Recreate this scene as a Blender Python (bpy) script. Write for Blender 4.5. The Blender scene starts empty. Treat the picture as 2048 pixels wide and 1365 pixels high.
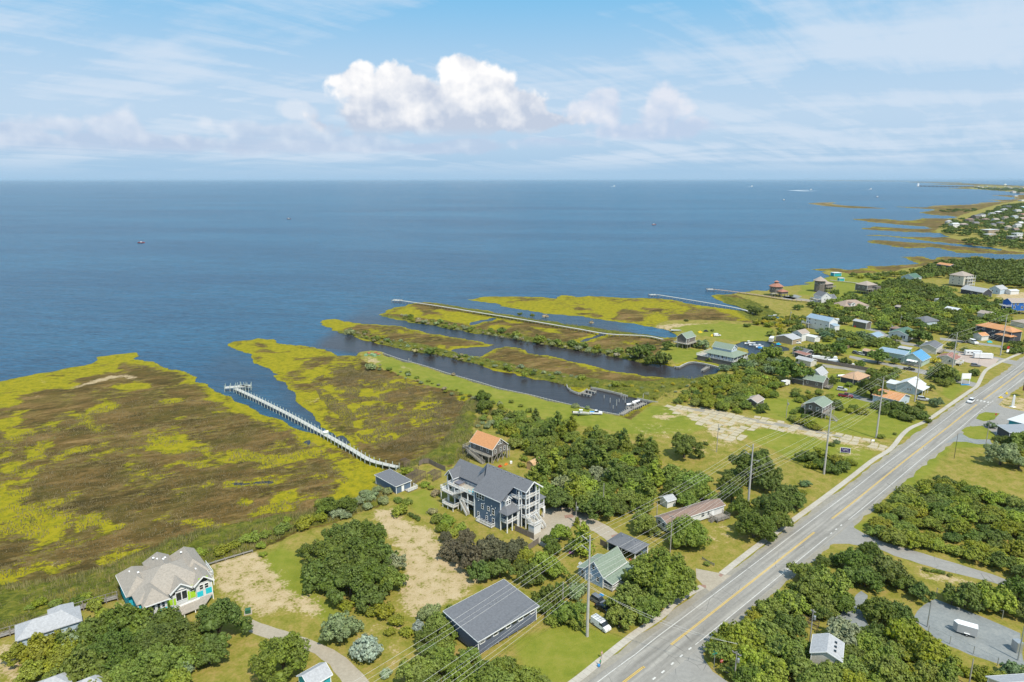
import bpy, bmesh, math, random
import numpy as np
from mathutils import Vector, Matrix, Euler
R = math.radians
rnd = random.Random(7)
SC = bpy.context.scene
COL = SC.collection
# ------------------------------------------------------------------ camera, sky, sun, exposure
CAMZ = 101.0                      # metres above the sound
FPX = 1366.0                      # focal length in pixels of the 2048 px wide photograph
PITCH = math.atan((682.5 - 359.5) / FPX)
cd = bpy.data.cameras.new('camera')
cam = bpy.data.objects.new('camera', cd)
COL.objects.link(cam)
cam.location = (0, 0, CAMZ)
cam.rotation_euler = (R(90) - PITCH, R(0.0), 0)
cam.rotation_euler = (Euler((R(90) - PITCH, 0, 0)).to_matrix() @ Euler((0, 0, R(-0.04))).to_matrix()).to_euler()
cd.sensor_width = 36.0
cd.lens = 36.0 * FPX / 2048.0
cd.clip_start = 1.0
cd.clip_end = 500000.0
SC.camera = cam
SC.view_settings.view_transform = 'Standard'
SC.view_settings.look = 'None'
SC.view_settings.gamma = 1.0
SC.view_settings.exposure = 0.06
SC.view_settings.use_curve_mapping = False
SUN_EL = R(57.0)
SUN_DIR = Vector((0.52, -0.855, 0)).normalized()      # horizontal direction towards the sun
sv = Vector((SUN_DIR.x * math.cos(SUN_EL), SUN_DIR.y * math.cos(SUN_EL), math.sin(SUN_EL)))
sd = bpy.data.lights.new('sun', 'SUN')
sun = bpy.data.objects.new('sun', sd)
COL.objects.link(sun)
sun.location = (60, -100, 250)
sun.rotation_euler = sv.to_track_quat('Z', 'Y').to_euler()
sd.energy = 5.0
sd.angle = R(0.53)
sd.color = (1.0, 0.93, 0.80)
class NT:
 """small helper for writing node trees"""
 def __init__(s, tree):
  s.t = tree
  s.n = tree.nodes
  s.l = tree.links
 def node(s, typ, **kw):
  n = s.n.new(typ)
  for k, v in kw.items():
   setattr(n, k, v)
  return n
 def link(s, a, b):
  s.l.new(a, b)
 def put(s, sock, v):
  if isinstance(v, bpy.types.NodeSocket):
   s.l.new(v, sock)
  elif v is not None:
   sock.default_value = v
 def math(s, op, a, b=None, c=None, clamp=False):
  n = s.n.new('ShaderNodeMath')
  n.operation = op
  n.use_clamp = clamp
  s.put(n.inputs[0], a)
  if b is not None:
   s.put(n.inputs[1], b)
  if c is not None:
   s.put(n.inputs[2], c)
  return n.outputs[0]
 def sstep(s, v, lo, hi):
  n = s.n.new('ShaderNodeMapRange')
  n.interpolation_type = 'SMOOTHSTEP'
  s.put(n.inputs[0], v)
  s.put(n.inputs[1], lo)
  s.put(n.inputs[2], hi)
  return n.outputs[0]
 def noise(s, vec, scale, detail=4, rough=0.55, dist=0.0):
  n = s.n.new('ShaderNodeTexNoise')
  s.put(n.inputs['Vector'], vec)
  n.inputs['Scale'].default_value = scale
  n.inputs['Detail'].default_value = detail
  n.inputs['Roughness'].default_value = rough
  n.inputs['Distortion'].default_value = dist
  return n.outputs[0]
 def mix(s, f, a, b, mode='MIX'):
  n = s.n.new('ShaderNodeMix')
  n.data_type = 'RGBA'
  n.blend_type = mode
  s.put(n.inputs[0], f)
  s.put(n.inputs[6], a)
  s.put(n.inputs[7], b)
  return n.outputs[2]
 def mapping(s, vec, scale=(1, 1, 1), rot=(0, 0, 0), loc=(0, 0, 0)):
  if rot[2]:            # turn first, then stretch
   n = s.n.new('ShaderNodeMapping')
   s.put(n.inputs[0], vec)
   n.inputs['Rotation'].default_value = rot
   vec, rot = n.outputs[0], (0, 0, 0)
  n = s.n.new('ShaderNodeMapping')
  s.put(n.inputs[0], vec)
  n.inputs['Location'].default_value = loc
  n.inputs['Rotation'].default_value = rot
  n.inputs['Scale'].default_value = scale
  return n.outputs[0]
 def ramp(s, v, stops):
  n = s.n.new('ShaderNodeValToRGB')
  s.put(n.inputs[0], v)
  el = n.color_ramp.elements
  while len(el) < len(stops):
   el.new(0.5)
  for e, (p, c) in zip(el, stops):
   e.position = p
   e.color = (*c, 1) if len(c) == 3 else c
  return n.outputs[0]
def rgba(c):
 return (c[0], c[1], c[2], 1.0)
def lin(*c):
 """sRGB 0-255 -> linear"""
 out = []
 for v in c:
  v /= 255.0
  out.append(v / 12.92 if v <= 0.04045 else ((v + 0.055) / 1.055) ** 2.4)
 return tuple(out)
world = bpy.data.worlds.new('World')
SC.world = world
world.use_nodes = True
W = NT(world.node_tree)
W.n.clear()
wout = W.node('ShaderNodeOutputWorld')
bg = W.node('ShaderNodeBackground')
W.link(bg.outputs[0], wout.inputs[0])
sky = W.node('ShaderNodeTexSky')
sky.sky_type = 'NISHITA'
sky.sun_disc = False
sky.sun_elevation = SUN_EL
sky.sun_rotation = math.atan2(SUN_DIR.x, SUN_DIR.y)
sky.altitude = 0
sky.air_density = 1.0
sky.dust_density = 1.2
sky.ozone_density = 2.0
tc = W.node('ShaderNodeTexCoord')
sep = W.node('ShaderNodeSeparateXYZ')
W.link(tc.outputs['Generated'], sep.inputs[0])
dx, dy, dz = sep.outputs
# azimuth (0 = straight ahead, + = right) and tangent of elevation
az = W.math('ARCTAN2', dx, dy)
hor = W.math('SQRT', W.math('ADD', W.math('MULTIPLY', dx, dx), W.math('MULTIPLY', dy, dy)))
te = W.math('DIVIDE', dz, W.math('MAXIMUM', hor, 0.001))
SKYK = 0.11
bg.inputs['Strength'].default_value = SKYK
def skyc(r, g, b):
 """colour (sRGB as seen) -> what the background needs at its strength"""
 return tuple(v / SKYK for v in lin(r, g, b)) + (1,)
# the clear air: Nishita, pulled to the hazy blue that the photograph shows low over the water
blue = W.mix(W.sstep(te, 0.0, 0.32), skyc(162, 198, 229), skyc(112, 190, 236))
base = W.mix(0.93, sky.outputs[0], blue)
# high thin cloud: streaks on a plane far above
inv = W.math('DIVIDE', 1.0, W.math('MAXIMUM', W.math('ADD', dz, 0.10), 0.03))
cmb = W.node('ShaderNodeCombineXYZ')
W.put(cmb.inputs[0], W.math('MULTIPLY', dx, inv))
W.put(cmb.inputs[1], W.math('MULTIPLY', dy, inv))
pl = cmb.outputs[0]
c1 = W.noise(W.mapping(pl, (0.45, 1.1, 1), (0, 0, R(28)), (3.1, 0.4, 0)), 1.0, 7, 0.60, 0.5)
c2 = W.noise(W.mapping(pl, (0.5, 2.6, 1), (0, 0, R(-50)), (1.3, 5.7, 0)), 1.3, 6, 0.62, 0.35)
c3 = W.noise(W.mapping(pl, (0.4, 0.5, 1), (0, 0, 0), (8.3, 2.2, 0)), 0.9, 3, 0.5)
ci = W.math('ADD', W.math('ADD', W.math('MULTIPLY', c1, 0.50), W.math('MULTIPLY', c2, 0.30)), W.math('MULTIPLY', c3, 0.34))
cirrus = W.math('MULTIPLY', W.sstep(ci, 0.45, 0.66), 0.80)
# veil towards the horizon
veil = W.math('MULTIPLY', W.sstep(te, 0.28, 0.07), W.sstep(te, -0.01, 0.09))
cirrus = W.math('MAXIMUM', cirrus, W.math('MULTIPLY', veil, 0.50))
skycol = W.mix(cirrus, base, skyc(212, 225, 240))
# cumulus: each a union of round lobes placed by direction, its edge broken by noise
AT = W.node('ShaderNodeCombineXYZ')
W.put(AT.inputs[0], az)
W.put(AT.inputs[1], te)
at = AT.outputs[0]
n_big = W.noise(at, 17.0, 7, 0.50)
n_shift = W.noise(W.mapping(at, loc=(-0.006, -0.012, 0)), 17.0, 5, 0.46)
relief = W.math('SUBTRACT', n_big, n_shift)           # lobes lit from the upper right
def px2ang(x, y):
 """photograph pixel -> (azimuth, tan elevation)"""
 u, d = x - 1024, y - 682.5
 fx, fz = FPX * math.cos(PITCH) - d * math.sin(PITCH), -FPX * math.sin(PITCH) - d * math.cos(PITCH)
 return math.atan2(u, fx), fz / math.hypot(u, fx)
def cloud(col, lobes, basey, lit, shade, dens=1.0, soft=0.25, thin=0.0):
 f = None
 for (x, y, rx, ry) in lobes:
  a, t = px2ang(x, y)
  rx, ry = rx / FPX * 1.0, ry / FPX
  u = W.math('DIVIDE', W.math('SUBTRACT', az, a), rx)
  v = W.math('DIVIDE', W.math('SUBTRACT', te, t), ry)
  q = W.math('SUBTRACT', 1.0, W.math('SQRT', W.math('ADD', W.math('MULTIPLY', u, u), W.math('MULTIPLY', v, v))))
  f = q if f is None else W.math('SMOOTH_MAX', f, q, 0.18)
 nz = W.math('MULTIPLY', W.math('SUBTRACT', n_big, 0.5), 2.3)
 e = W.math('ADD', f, nz)
 a, tb = px2ang(900, basey)
 flat = W.sstep(te, tb - 0.012, tb + 0.010)
 m = W.math('MULTIPLY', W.sstep(e, thin, thin + soft), W.math('MULTIPLY', flat, dens))
 # body tone: bright on top and where lobes face the sun, greyer down in the base
 a, tt = px2ang(900, min(l[1] - l[3] for l in lobes))
 hgt = W.sstep(te, tb - 0.005, tb + (tt - tb) * 0.85)
 tone = W.math('ADD', W.math('MULTIPLY', hgt, 0.75), W.math('MULTIPLY', relief, 3.2), None, True)
 tone = W.math('ADD', tone, 0.12, None, True)
 return W.mix(m, col, W.mix(tone, shade, lit))
# low far row of small cumulus
skycol = cloud(skycol, [(60, 285, 110, 40), (225, 262, 60, 42), (200, 290, 160, 34), (330, 290, 130, 26), (120, 250, 55, 22)], 306,
   skyc(224, 230, 241), skyc(180, 198, 224), 0.75, 0.5, 0.0)
skycol = cloud(skycol, [(560, 262, 150, 24), (600, 225, 45, 22), (480, 290, 240, 20), (800, 296, 240, 14), (700, 285, 160, 16), (950, 292, 90, 16)], 312,
   skyc(222, 230, 241), skyc(180, 198, 224), 0.7, 0.5, 0.0)
skycol = cloud(skycol, [(1330, 215, 46, 46), (1325, 235, 66, 36), (1385, 250, 80, 22), (1300, 262, 150, 22), (1210, 195, 40, 22), (1170, 225, 90, 30), (1105, 290, 120, 16)], 285,
   skyc(230, 232, 241), skyc(184, 202, 228), 0.8, 0.5, 0.0)
# the big one
skycol = cloud(skycol, [(722, 160, 40, 38), (785, 165, 48, 42), (745, 200, 80, 52), (850, 195, 80, 48), (925, 165, 62, 46), (985, 180, 60, 48), (900, 225, 190, 42),
      (1050, 215, 60, 40), (740, 225, 90, 38), (990, 238, 150, 30), (850, 245, 200, 36), (1080, 240, 90, 22), (855, 215, 120, 52)], 266,
   skyc(252, 251, 251), skyc(182, 196, 218), 1.0, 0.26, -0.02)
# close the air down into the horizon
skycol = W.mix(W.sstep(te, 0.035, 0.0), skycol, skyc(165, 198, 226))
W.link(skycol, bg.inputs['Color'])
# ------------------------------------------------------------------ measuring helpers
def P(x, y, z=0.8):
 """the point of the place that the photograph shows at pixel (x, y), given its height z"""
 u, d = x - 1024, y - 682.5
 k = FPX * math.sin(PITCH) + d * math.cos(PITCH)
 s = (CAMZ - z) / k
 return Vector((u * s, (FPX * math.cos(PITCH) - d * math.sin(PITCH)) * s, z))
def mpp(y, z=0.8):
 """metres across per photograph pixel at row y"""
 return (CAMZ - z) / (FPX * math.sin(PITCH) + (y - 682.5) * math.cos(PITCH))
def hgt_of(yb, yt, z=0.8):
 """height of something whose base is on row yb and top on row yt"""
 kb = FPX * math.sin(PITCH) + (yb - 682.5) * math.cos(PITCH)
 Y = (FPX * math.cos(PITCH) - (yb - 682.5) * math.sin(PITCH)) * (CAMZ - z) / kb
 t = (FPX * math.sin(PITCH) + (yt - 682.5) * math.cos(PITCH)) / (FPX * math.cos(PITCH) - (yt - 682.5) * math.sin(PITCH))
 return CAMZ - z - t * Y
# ------------------------------------------------------------------ numpy noise and polygon distance
def vhash(ix, iy, seed):
 h = (ix.astype(np.int64) * 374761393 + iy.astype(np.int64) * 668265263 + seed * 974634777) & 0xffffffff
 h = ((h ^ (h >> 13)) * 1274126177) & 0xffffffff
 return ((h ^ (h >> 16)) & 0xffff).astype(np.float32) / 65535.0
def vnoise(x, y, seed=0):
 ix = np.floor(x)
 iy = np.floor(y)
 fx = (x - ix).astype(np.float32)
 fy = (y - iy).astype(np.float32)
 fx = fx * fx * (3 - 2 * fx)
 fy = fy * fy * (3 - 2 * fy)
 a = vhash(ix, iy, seed)
 b = vhash(ix + 1, iy, seed)
 c = vhash(ix, iy + 1, seed)
 d = vhash(ix + 1, iy + 1, seed)
 return (a * (1 - fx) + b * fx) * (1 - fy) + (c * (1 - fx) + d * fx) * fy
def fbm(x, y, scale, octv=4, seed=0):
 s = np.zeros_like(x, dtype=np.float32)
 amp, tot = 1.0, 0.0
 for o in range(octv):
  s += amp * (vnoise(x / scale + 17.3 * o, y / scale - 9.1 * o, seed + o) - 0.5)
  tot += amp
  amp *= 0.55
  scale *= 0.5
 return s * 2 / tot
def sdf(px, py, poly, margin=None):
 """signed distance to a polygon, positive inside; beyond `margin` it stays at -margin"""
 poly = np.asarray(poly, dtype=np.float64)
 out = np.full(px.shape, -1e9 if margin is None else -margin, dtype=np.float32)
 if margin is None:
  idx = np.arange(px.size)
 else:
  lo, hi = poly.min(0) - margin, poly.max(0) + margin
  idx = np.nonzero((px > lo[0]) & (px < hi[0]) & (py > lo[1]) & (py < hi[1]))[0]
 for s in range(0, idx.size, 200000):
  ii = idx[s:s + 200000]
  x, y = px[ii].astype(np.float64), py[ii].astype(np.float64)
  best = np.full(x.shape, 1e18)
  inside = np.zeros(x.shape, dtype=bool)
  n = len(poly)
  for k in range(n):
   ax, ay = poly[k]
   bx, by = poly[(k + 1) % n]
   ex, ey = bx - ax, by - ay
   L = ex * ex + ey * ey + 1e-12
   t = np.clip(((x - ax) * ex + (y - ay) * ey) / L, 0, 1)
   d2 = (x - ax - t * ex) ** 2 + (y - ay - t * ey) ** 2
   np.minimum(best, d2, out=best)
   c = (ay > y) != (by > y)
   if ay != by:
    inside ^= c & (x < ex * (y - ay) / (by - ay) + ax)
  d = np.sqrt(best)
  d = np.where(inside, d, -d)
  out[ii] = d if margin is None else np.maximum(d, -margin)
 return out
def W2(pts, z):
 return [tuple(P(x, y, z)[:2]) for x, y in pts]
# ------------------------------------------------------------------ object helpers
def tag(o, label=None, cat=None, group=None, kind=None):
 if label:
  o['label'] = label
 if cat:
  o['category'] = cat
 if group:
  o['group'] = group
 if kind:
  o['kind'] = kind
 return o
def empty(name, loc, rz=0.0, label=None, cat=None, group=None):
 o = bpy.data.objects.new(name, None)
 o.empty_display_size = 0.5
 COL.objects.link(o)
 o.location = loc
 o.rotation_euler = (0, 0, rz)
 return tag(o, label, cat, group)
def link(name, me, parent=None, loc=None, rz=None, mat=None):
 o = bpy.data.objects.new(name, me)
 COL.objects.link(o)
 if mat is not None and not me.materials:
  me.materials.append(mat)
 if parent is not None:
  o.parent = parent
 if loc is not None:
  o.location = loc
 if rz is not None:
  o.rotation_euler = (0, 0, rz)
 return o
class MB:
 """collects simple shapes and links them as one mesh object"""
 def __init__(s):
  s.v, s.f, s.m = [], [], []
  s.mi = 0
 def quad(s, a, b, c, d):
  n = len(s.v)
  s.v += [tuple(a), tuple(b), tuple(c), tuple(d)]
  s.f.append((n, n + 1, n + 2, n + 3))
  s.m.append(s.mi)
  return s
 def poly(s, pts):
  n = len(s.v)
  s.v += [tuple(p) for p in pts]
  s.f.append(tuple(range(n, n + len(pts))))
  s.m.append(s.mi)
  return s
 def box(s, x0, x1, y0, y1, z0, z1):
  n = len(s.v)
  s.v += [(x0, y0, z0), (x1, y0, z0), (x1, y1, z0), (x0, y1, z0), (x0, y0, z1), (x1, y0, z1), (x1, y1, z1), (x0, y1, z1)]
  for q in ((3, 2, 1, 0), (4, 5, 6, 7), (0, 1, 5, 4), (1, 2, 6, 5), (2, 3, 7, 6), (3, 0, 4, 7)):
   s.f.append(tuple(n + i for i in q))
   s.m.append(s.mi)
  return s
 def cbox(s, x, y, z, sx, sy, sz):
  return s.box(x - sx / 2, x + sx / 2, y - sy / 2, y + sy / 2, z - sz / 2, z + sz / 2)
 def bar(s, a, b, w, h=None, up=(0, 0, 1)):
  """square-section bar from a to b"""
  a, b = Vector(a), Vector(b)
  h = w if h is None else h
  d = (b - a).normalized()
  u = Vector(up)
  if abs(d.dot(u)) > 0.98:
   u = Vector((1, 0, 0))
  r = d.cross(u).normalized() * w / 2
  t = r.cross(d).normalized() * h / 2
  n = len(s.v)
  for p in (a, b):
   s.v += [tuple(p - r - t), tuple(p + r - t), tuple(p + r + t), tuple(p - r + t)]
  for q in ((0, 1, 2, 3), (7, 6, 5, 4), (0, 4, 5, 1), (1, 5, 6, 2), (2, 6, 7, 3), (3, 7, 4, 0)):
   s.f.append(tuple(n + i for i in q))
   s.m.append(s.mi)
  return s
 def tube(s, pts, r, n=8, cap=True):
  """round tube through pts, r a number or one per point"""
  pts = [Vector(p) for p in pts]
  rr = r if isinstance(r, (list, tuple)) else [r] * len(pts)
  base = len(s.v)
  for i, p in enumerate(pts):
   d = (pts[min(i + 1, len(pts) - 1)] - pts[max(i - 1, 0)]).normalized()
   u = Vector((0, 0, 1)) if abs(d.z) < 0.95 else Vector((1, 0, 0))
   a = d.cross(u).normalized()
   b = d.cross(a).normalized()
   for k in range(n):
    t = 2 * math.pi * k / n
    s.v.append(tuple(p + (a * math.cos(t) + b * math.sin(t)) * rr[i]))
  for i in range(len(pts) - 1):
   for k in range(n):
    q = (base + i * n + k, base + i * n + (k + 1) % n, base + (i + 1) * n + (k + 1) % n, base + (i + 1) * n + k)
    s.f.append(q)
    s.m.append(s.mi)
  if cap:
   s.f.append(tuple(base + k for k in range(n)))
   s.f.append(tuple(base + (len(pts) - 1) * n + k for k in reversed(range(n))))
   s.m += [s.mi, s.mi]
  return s
 def lathe(s, prof, x=0, y=0, n=12):
  base = len(s.v)
  for (r, z) in prof:
   for k in range(n):
    t = 2 * math.pi * k / n
    s.v.append((x + r * math.cos(t), y + r * math.sin(t), z))
  for i in range(len(prof) - 1):
   for k in range(n):
    s.f.append((base + i * n + k, base + i * n + (k + 1) % n, base + (i + 1) * n + (k + 1) % n, base + (i + 1) * n + k))
    s.m.append(s.mi)
  return s
 def mesh(s, name, mat=None):
  me = bpy.data.meshes.new(name)
  me.from_pydata(s.v, [], s.f)
  mats = mat if isinstance(mat, (list, tuple)) else [mat]
  for m in mats:
   if m is not None:
    me.materials.append(m)
  if len(mats) > 1:
   me.polygons.foreach_set('material_index', s.m)
  me.update()
  return me
 def fix(s, me):
  bm = bmesh.new()
  bm.from_mesh(me)
  bmesh.ops.recalc_face_normals(bm, faces=bm.faces)
  bm.to_mesh(me)
  bm.free()
  return me
 def build(s, name, mat, parent=None, loc=None, rz=None, smooth=False, fix=True):
  me = s.mesh(name, mat)
  if fix:
   s.fix(me)
  if smooth:
   me.polygons.foreach_set('use_smooth', [True] * len(me.polygons))
  return link(name, me, parent, loc, rz)
# ------------------------------------------------------------------ materials
MATS = {}
def mat(name, col, rough=0.8, var=0.12, scale=1.5, metal=0.0, bump=0.0, bscale=8.0, col2=None, spec=None):
 """painted / wooden / stone surface with blotchy colour and fine relief"""
 if name in MATS:
  return MATS[name]
 m = bpy.data.materials.new(name)
 m.use_nodes = True
 N = NT(m.node_tree)
 b = N.n['Principled BSDF']
 tcn = N.node('ShaderNodeTexCoord')
 co = tcn.outputs['Object']
 n = N.noise(co, scale, 6, 0.6)
 n2 = N.noise(co, scale * 9, 3, 0.6)
 f = N.math('ADD', N.math('MULTIPLY', n, 0.65), N.math('MULTIPLY', n2, 0.35))
 f = N.sstep(f, 0.3, 0.7)
 c2 = col2 if col2 else tuple(c * (1 - 2.0 * var) for c in col)
 c1 = col if col2 else tuple(min(1, c * (1 + var * 0.6)) for c in col)
 N.put(b.inputs['Base Color'], N.mix(f, rgba(c2), rgba(c1)))
 b.inputs['Roughness'].default_value = rough
 b.inputs['Metallic'].default_value = metal
 if spec is not None:
  b.inputs['Specular IOR Level'].default_value = spec
 if bump:
  bn = N.node('ShaderNodeBump')
  bn.inputs['Strength'].default_value = bump
  bn.inputs['Distance'].default_value = 0.05
  N.put(bn.inputs['Height'], N.noise(co, bscale, 4, 0.6))
  N.link(bn.outputs[0], b.inputs['Normal'])
 MATS[name] = m
 return m
def stripe_mat(name, col, col2, scale, axis, rough=0.8, duty=0.2, bump=0.4):
 """surface of narrow courses (siding, shingle, boards) too fine to tell apart"""
 if name in MATS:
  return MATS[name]
 m = bpy.data.materials.new(name)
 m.use_nodes = True
 N = NT(m.node_tree)
 b = N.n['Principled BSDF']
 tcn = N.node('ShaderNodeTexCoord')
 co = tcn.outputs['Object']
 sp = N.node('ShaderNodeSeparateXYZ')
 N.link(co, sp.inputs[0])
 v = sp.outputs['XYZ'.index(axis)]
 w = N.math('FRACT', N.math('MULTIPLY', v, scale))
 line = N.math('LESS_THAN', w, duty)
 n = N.noise(co, 0.9, 6, 0.65)
 n2 = N.noise(N.mapping(co, (1, 1, 6) if axis == 'Z' else (6, 6, 1)), 2.4, 4, 0.6)
 f = N.sstep(N.math('ADD', N.math('MULTIPLY', n, 0.5), N.math('MULTIPLY', n2, 0.5)), 0.3, 0.72)
 c = N.mix(f, rgba(col2), rgba(col))
 c = N.mix(N.math('MULTIPLY', line, 0.35), c, rgba(tuple(q * 0.5 for q in col2)))
 N.put(b.inputs['Base Color'], c)
 b.inputs['Roughness'].default_value = rough
 bn = N.node('ShaderNodeBump')
 bn.inputs['Strength'].default_value = bump
 bn.inputs['Distance'].default_value = 0.03
 N.put(bn.inputs['Height'], w)
 N.link(bn.outputs[0], b.inputs['Normal'])
 MATS[name] = m
 return m
# ------------------------------------------------------------------ the sound (water)
def water_material():
 m = bpy.data.materials.new('water')
 m.use_nodes = True
 N = NT(m.node_tree)
 b = N.n['Principled BSDF']
 geo = N.node('ShaderNodeNewGeometry')
 p = geo.outputs['Position']
 # open water is silty blue, the dug canals are tea-brown
 big = N.noise(N.mapping(p, (0.0010, 0.0034, 1), (0, 0, R(8))), 1.0, 5, 0.55)
 mid = N.noise(N.mapping(p, (0.010, 0.055, 1), (0, 0, R(12))), 1.0, 4, 0.6)
 f = N.sstep(N.math('ADD', N.math('MULTIPLY', big, 0.7), N.math('MULTIPLY', mid, 0.3)), 0.35, 0.65)
 sea = N.mix(f, rgba((0.010, 0.064, 0.130)), rgba((0.019, 0.105, 0.188)))
 at = N.node('ShaderNodeAttribute', attribute_name='canal')
 col = N.mix(at.outputs['Fac'], sea, rgba((0.028, 0.024, 0.026)))
 rp = N.noise(N.mapping(p, (0.16, 0.55, 1), (0, 0, R(16))), 1.0, 4, 0.62, 0.5)
 rq = N.noise(N.mapping(p, (0.04, 0.16, 1), (0, 0, R(10))), 1.0, 4, 0.6, 0.4)
 k = N.math('ADD', -0.45, N.math('ADD', N.math('MULTIPLY', rp, 1.9), N.math('MULTIPLY', rq, 1.0)), None)  # light crests and dark troughs of the ripples, painted into the base colour
 kk = N.node('ShaderNodeCombineXYZ')
 for i in range(3):
  N.put(kk.inputs[i], k)
 col = N.mix(N.math('SUBTRACT', 1.0, N.math('MULTIPLY', at.outputs['Fac'], 0.8)), col, N.mix(1.0, col, kk.outputs[0], 'MULTIPLY'))
 N.put(b.inputs['Base Color'], col)
 b.inputs['Roughness'].default_value = 0.26
 b.inputs['Specular IOR Level'].default_value = 0.42
 b.inputs['IOR'].default_value = 1.33
 # wind waves from the sound, smaller in the shelter of the canals
 w1 = N.noise(N.mapping(p, (0.20, 0.62, 1), (0, 0, R(14))), 1.0, 3, 0.55, 0.4)
 w2 = N.noise(N.mapping(p, (0.8, 2.0, 1), (0, 0, R(22))), 1.0, 2, 0.5, 0.5)
 w3 = N.noise(N.mapping(p, (0.03, 0.10, 1), (0, 0, R(8))), 1.0, 3, 0.5)
 h = N.math('ADD', N.math('ADD', N.math('MULTIPLY', w1, 1.6), N.math('MULTIPLY', w2, 0.6)), N.math('MULTIPLY', w3, 2.2))
 bn = N.node('ShaderNodeBump')
 bn.inputs['Distance'].default_value = 1.1
 N.put(bn.inputs['Strength'], N.math('SUBTRACT', 1.0, N.math('MULTIPLY', at.outputs['Fac'], 0.88)))
 N.put(bn.inputs['Height'], h)
 N.link(bn.outputs[0], b.inputs['Normal'])
 return m
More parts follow.
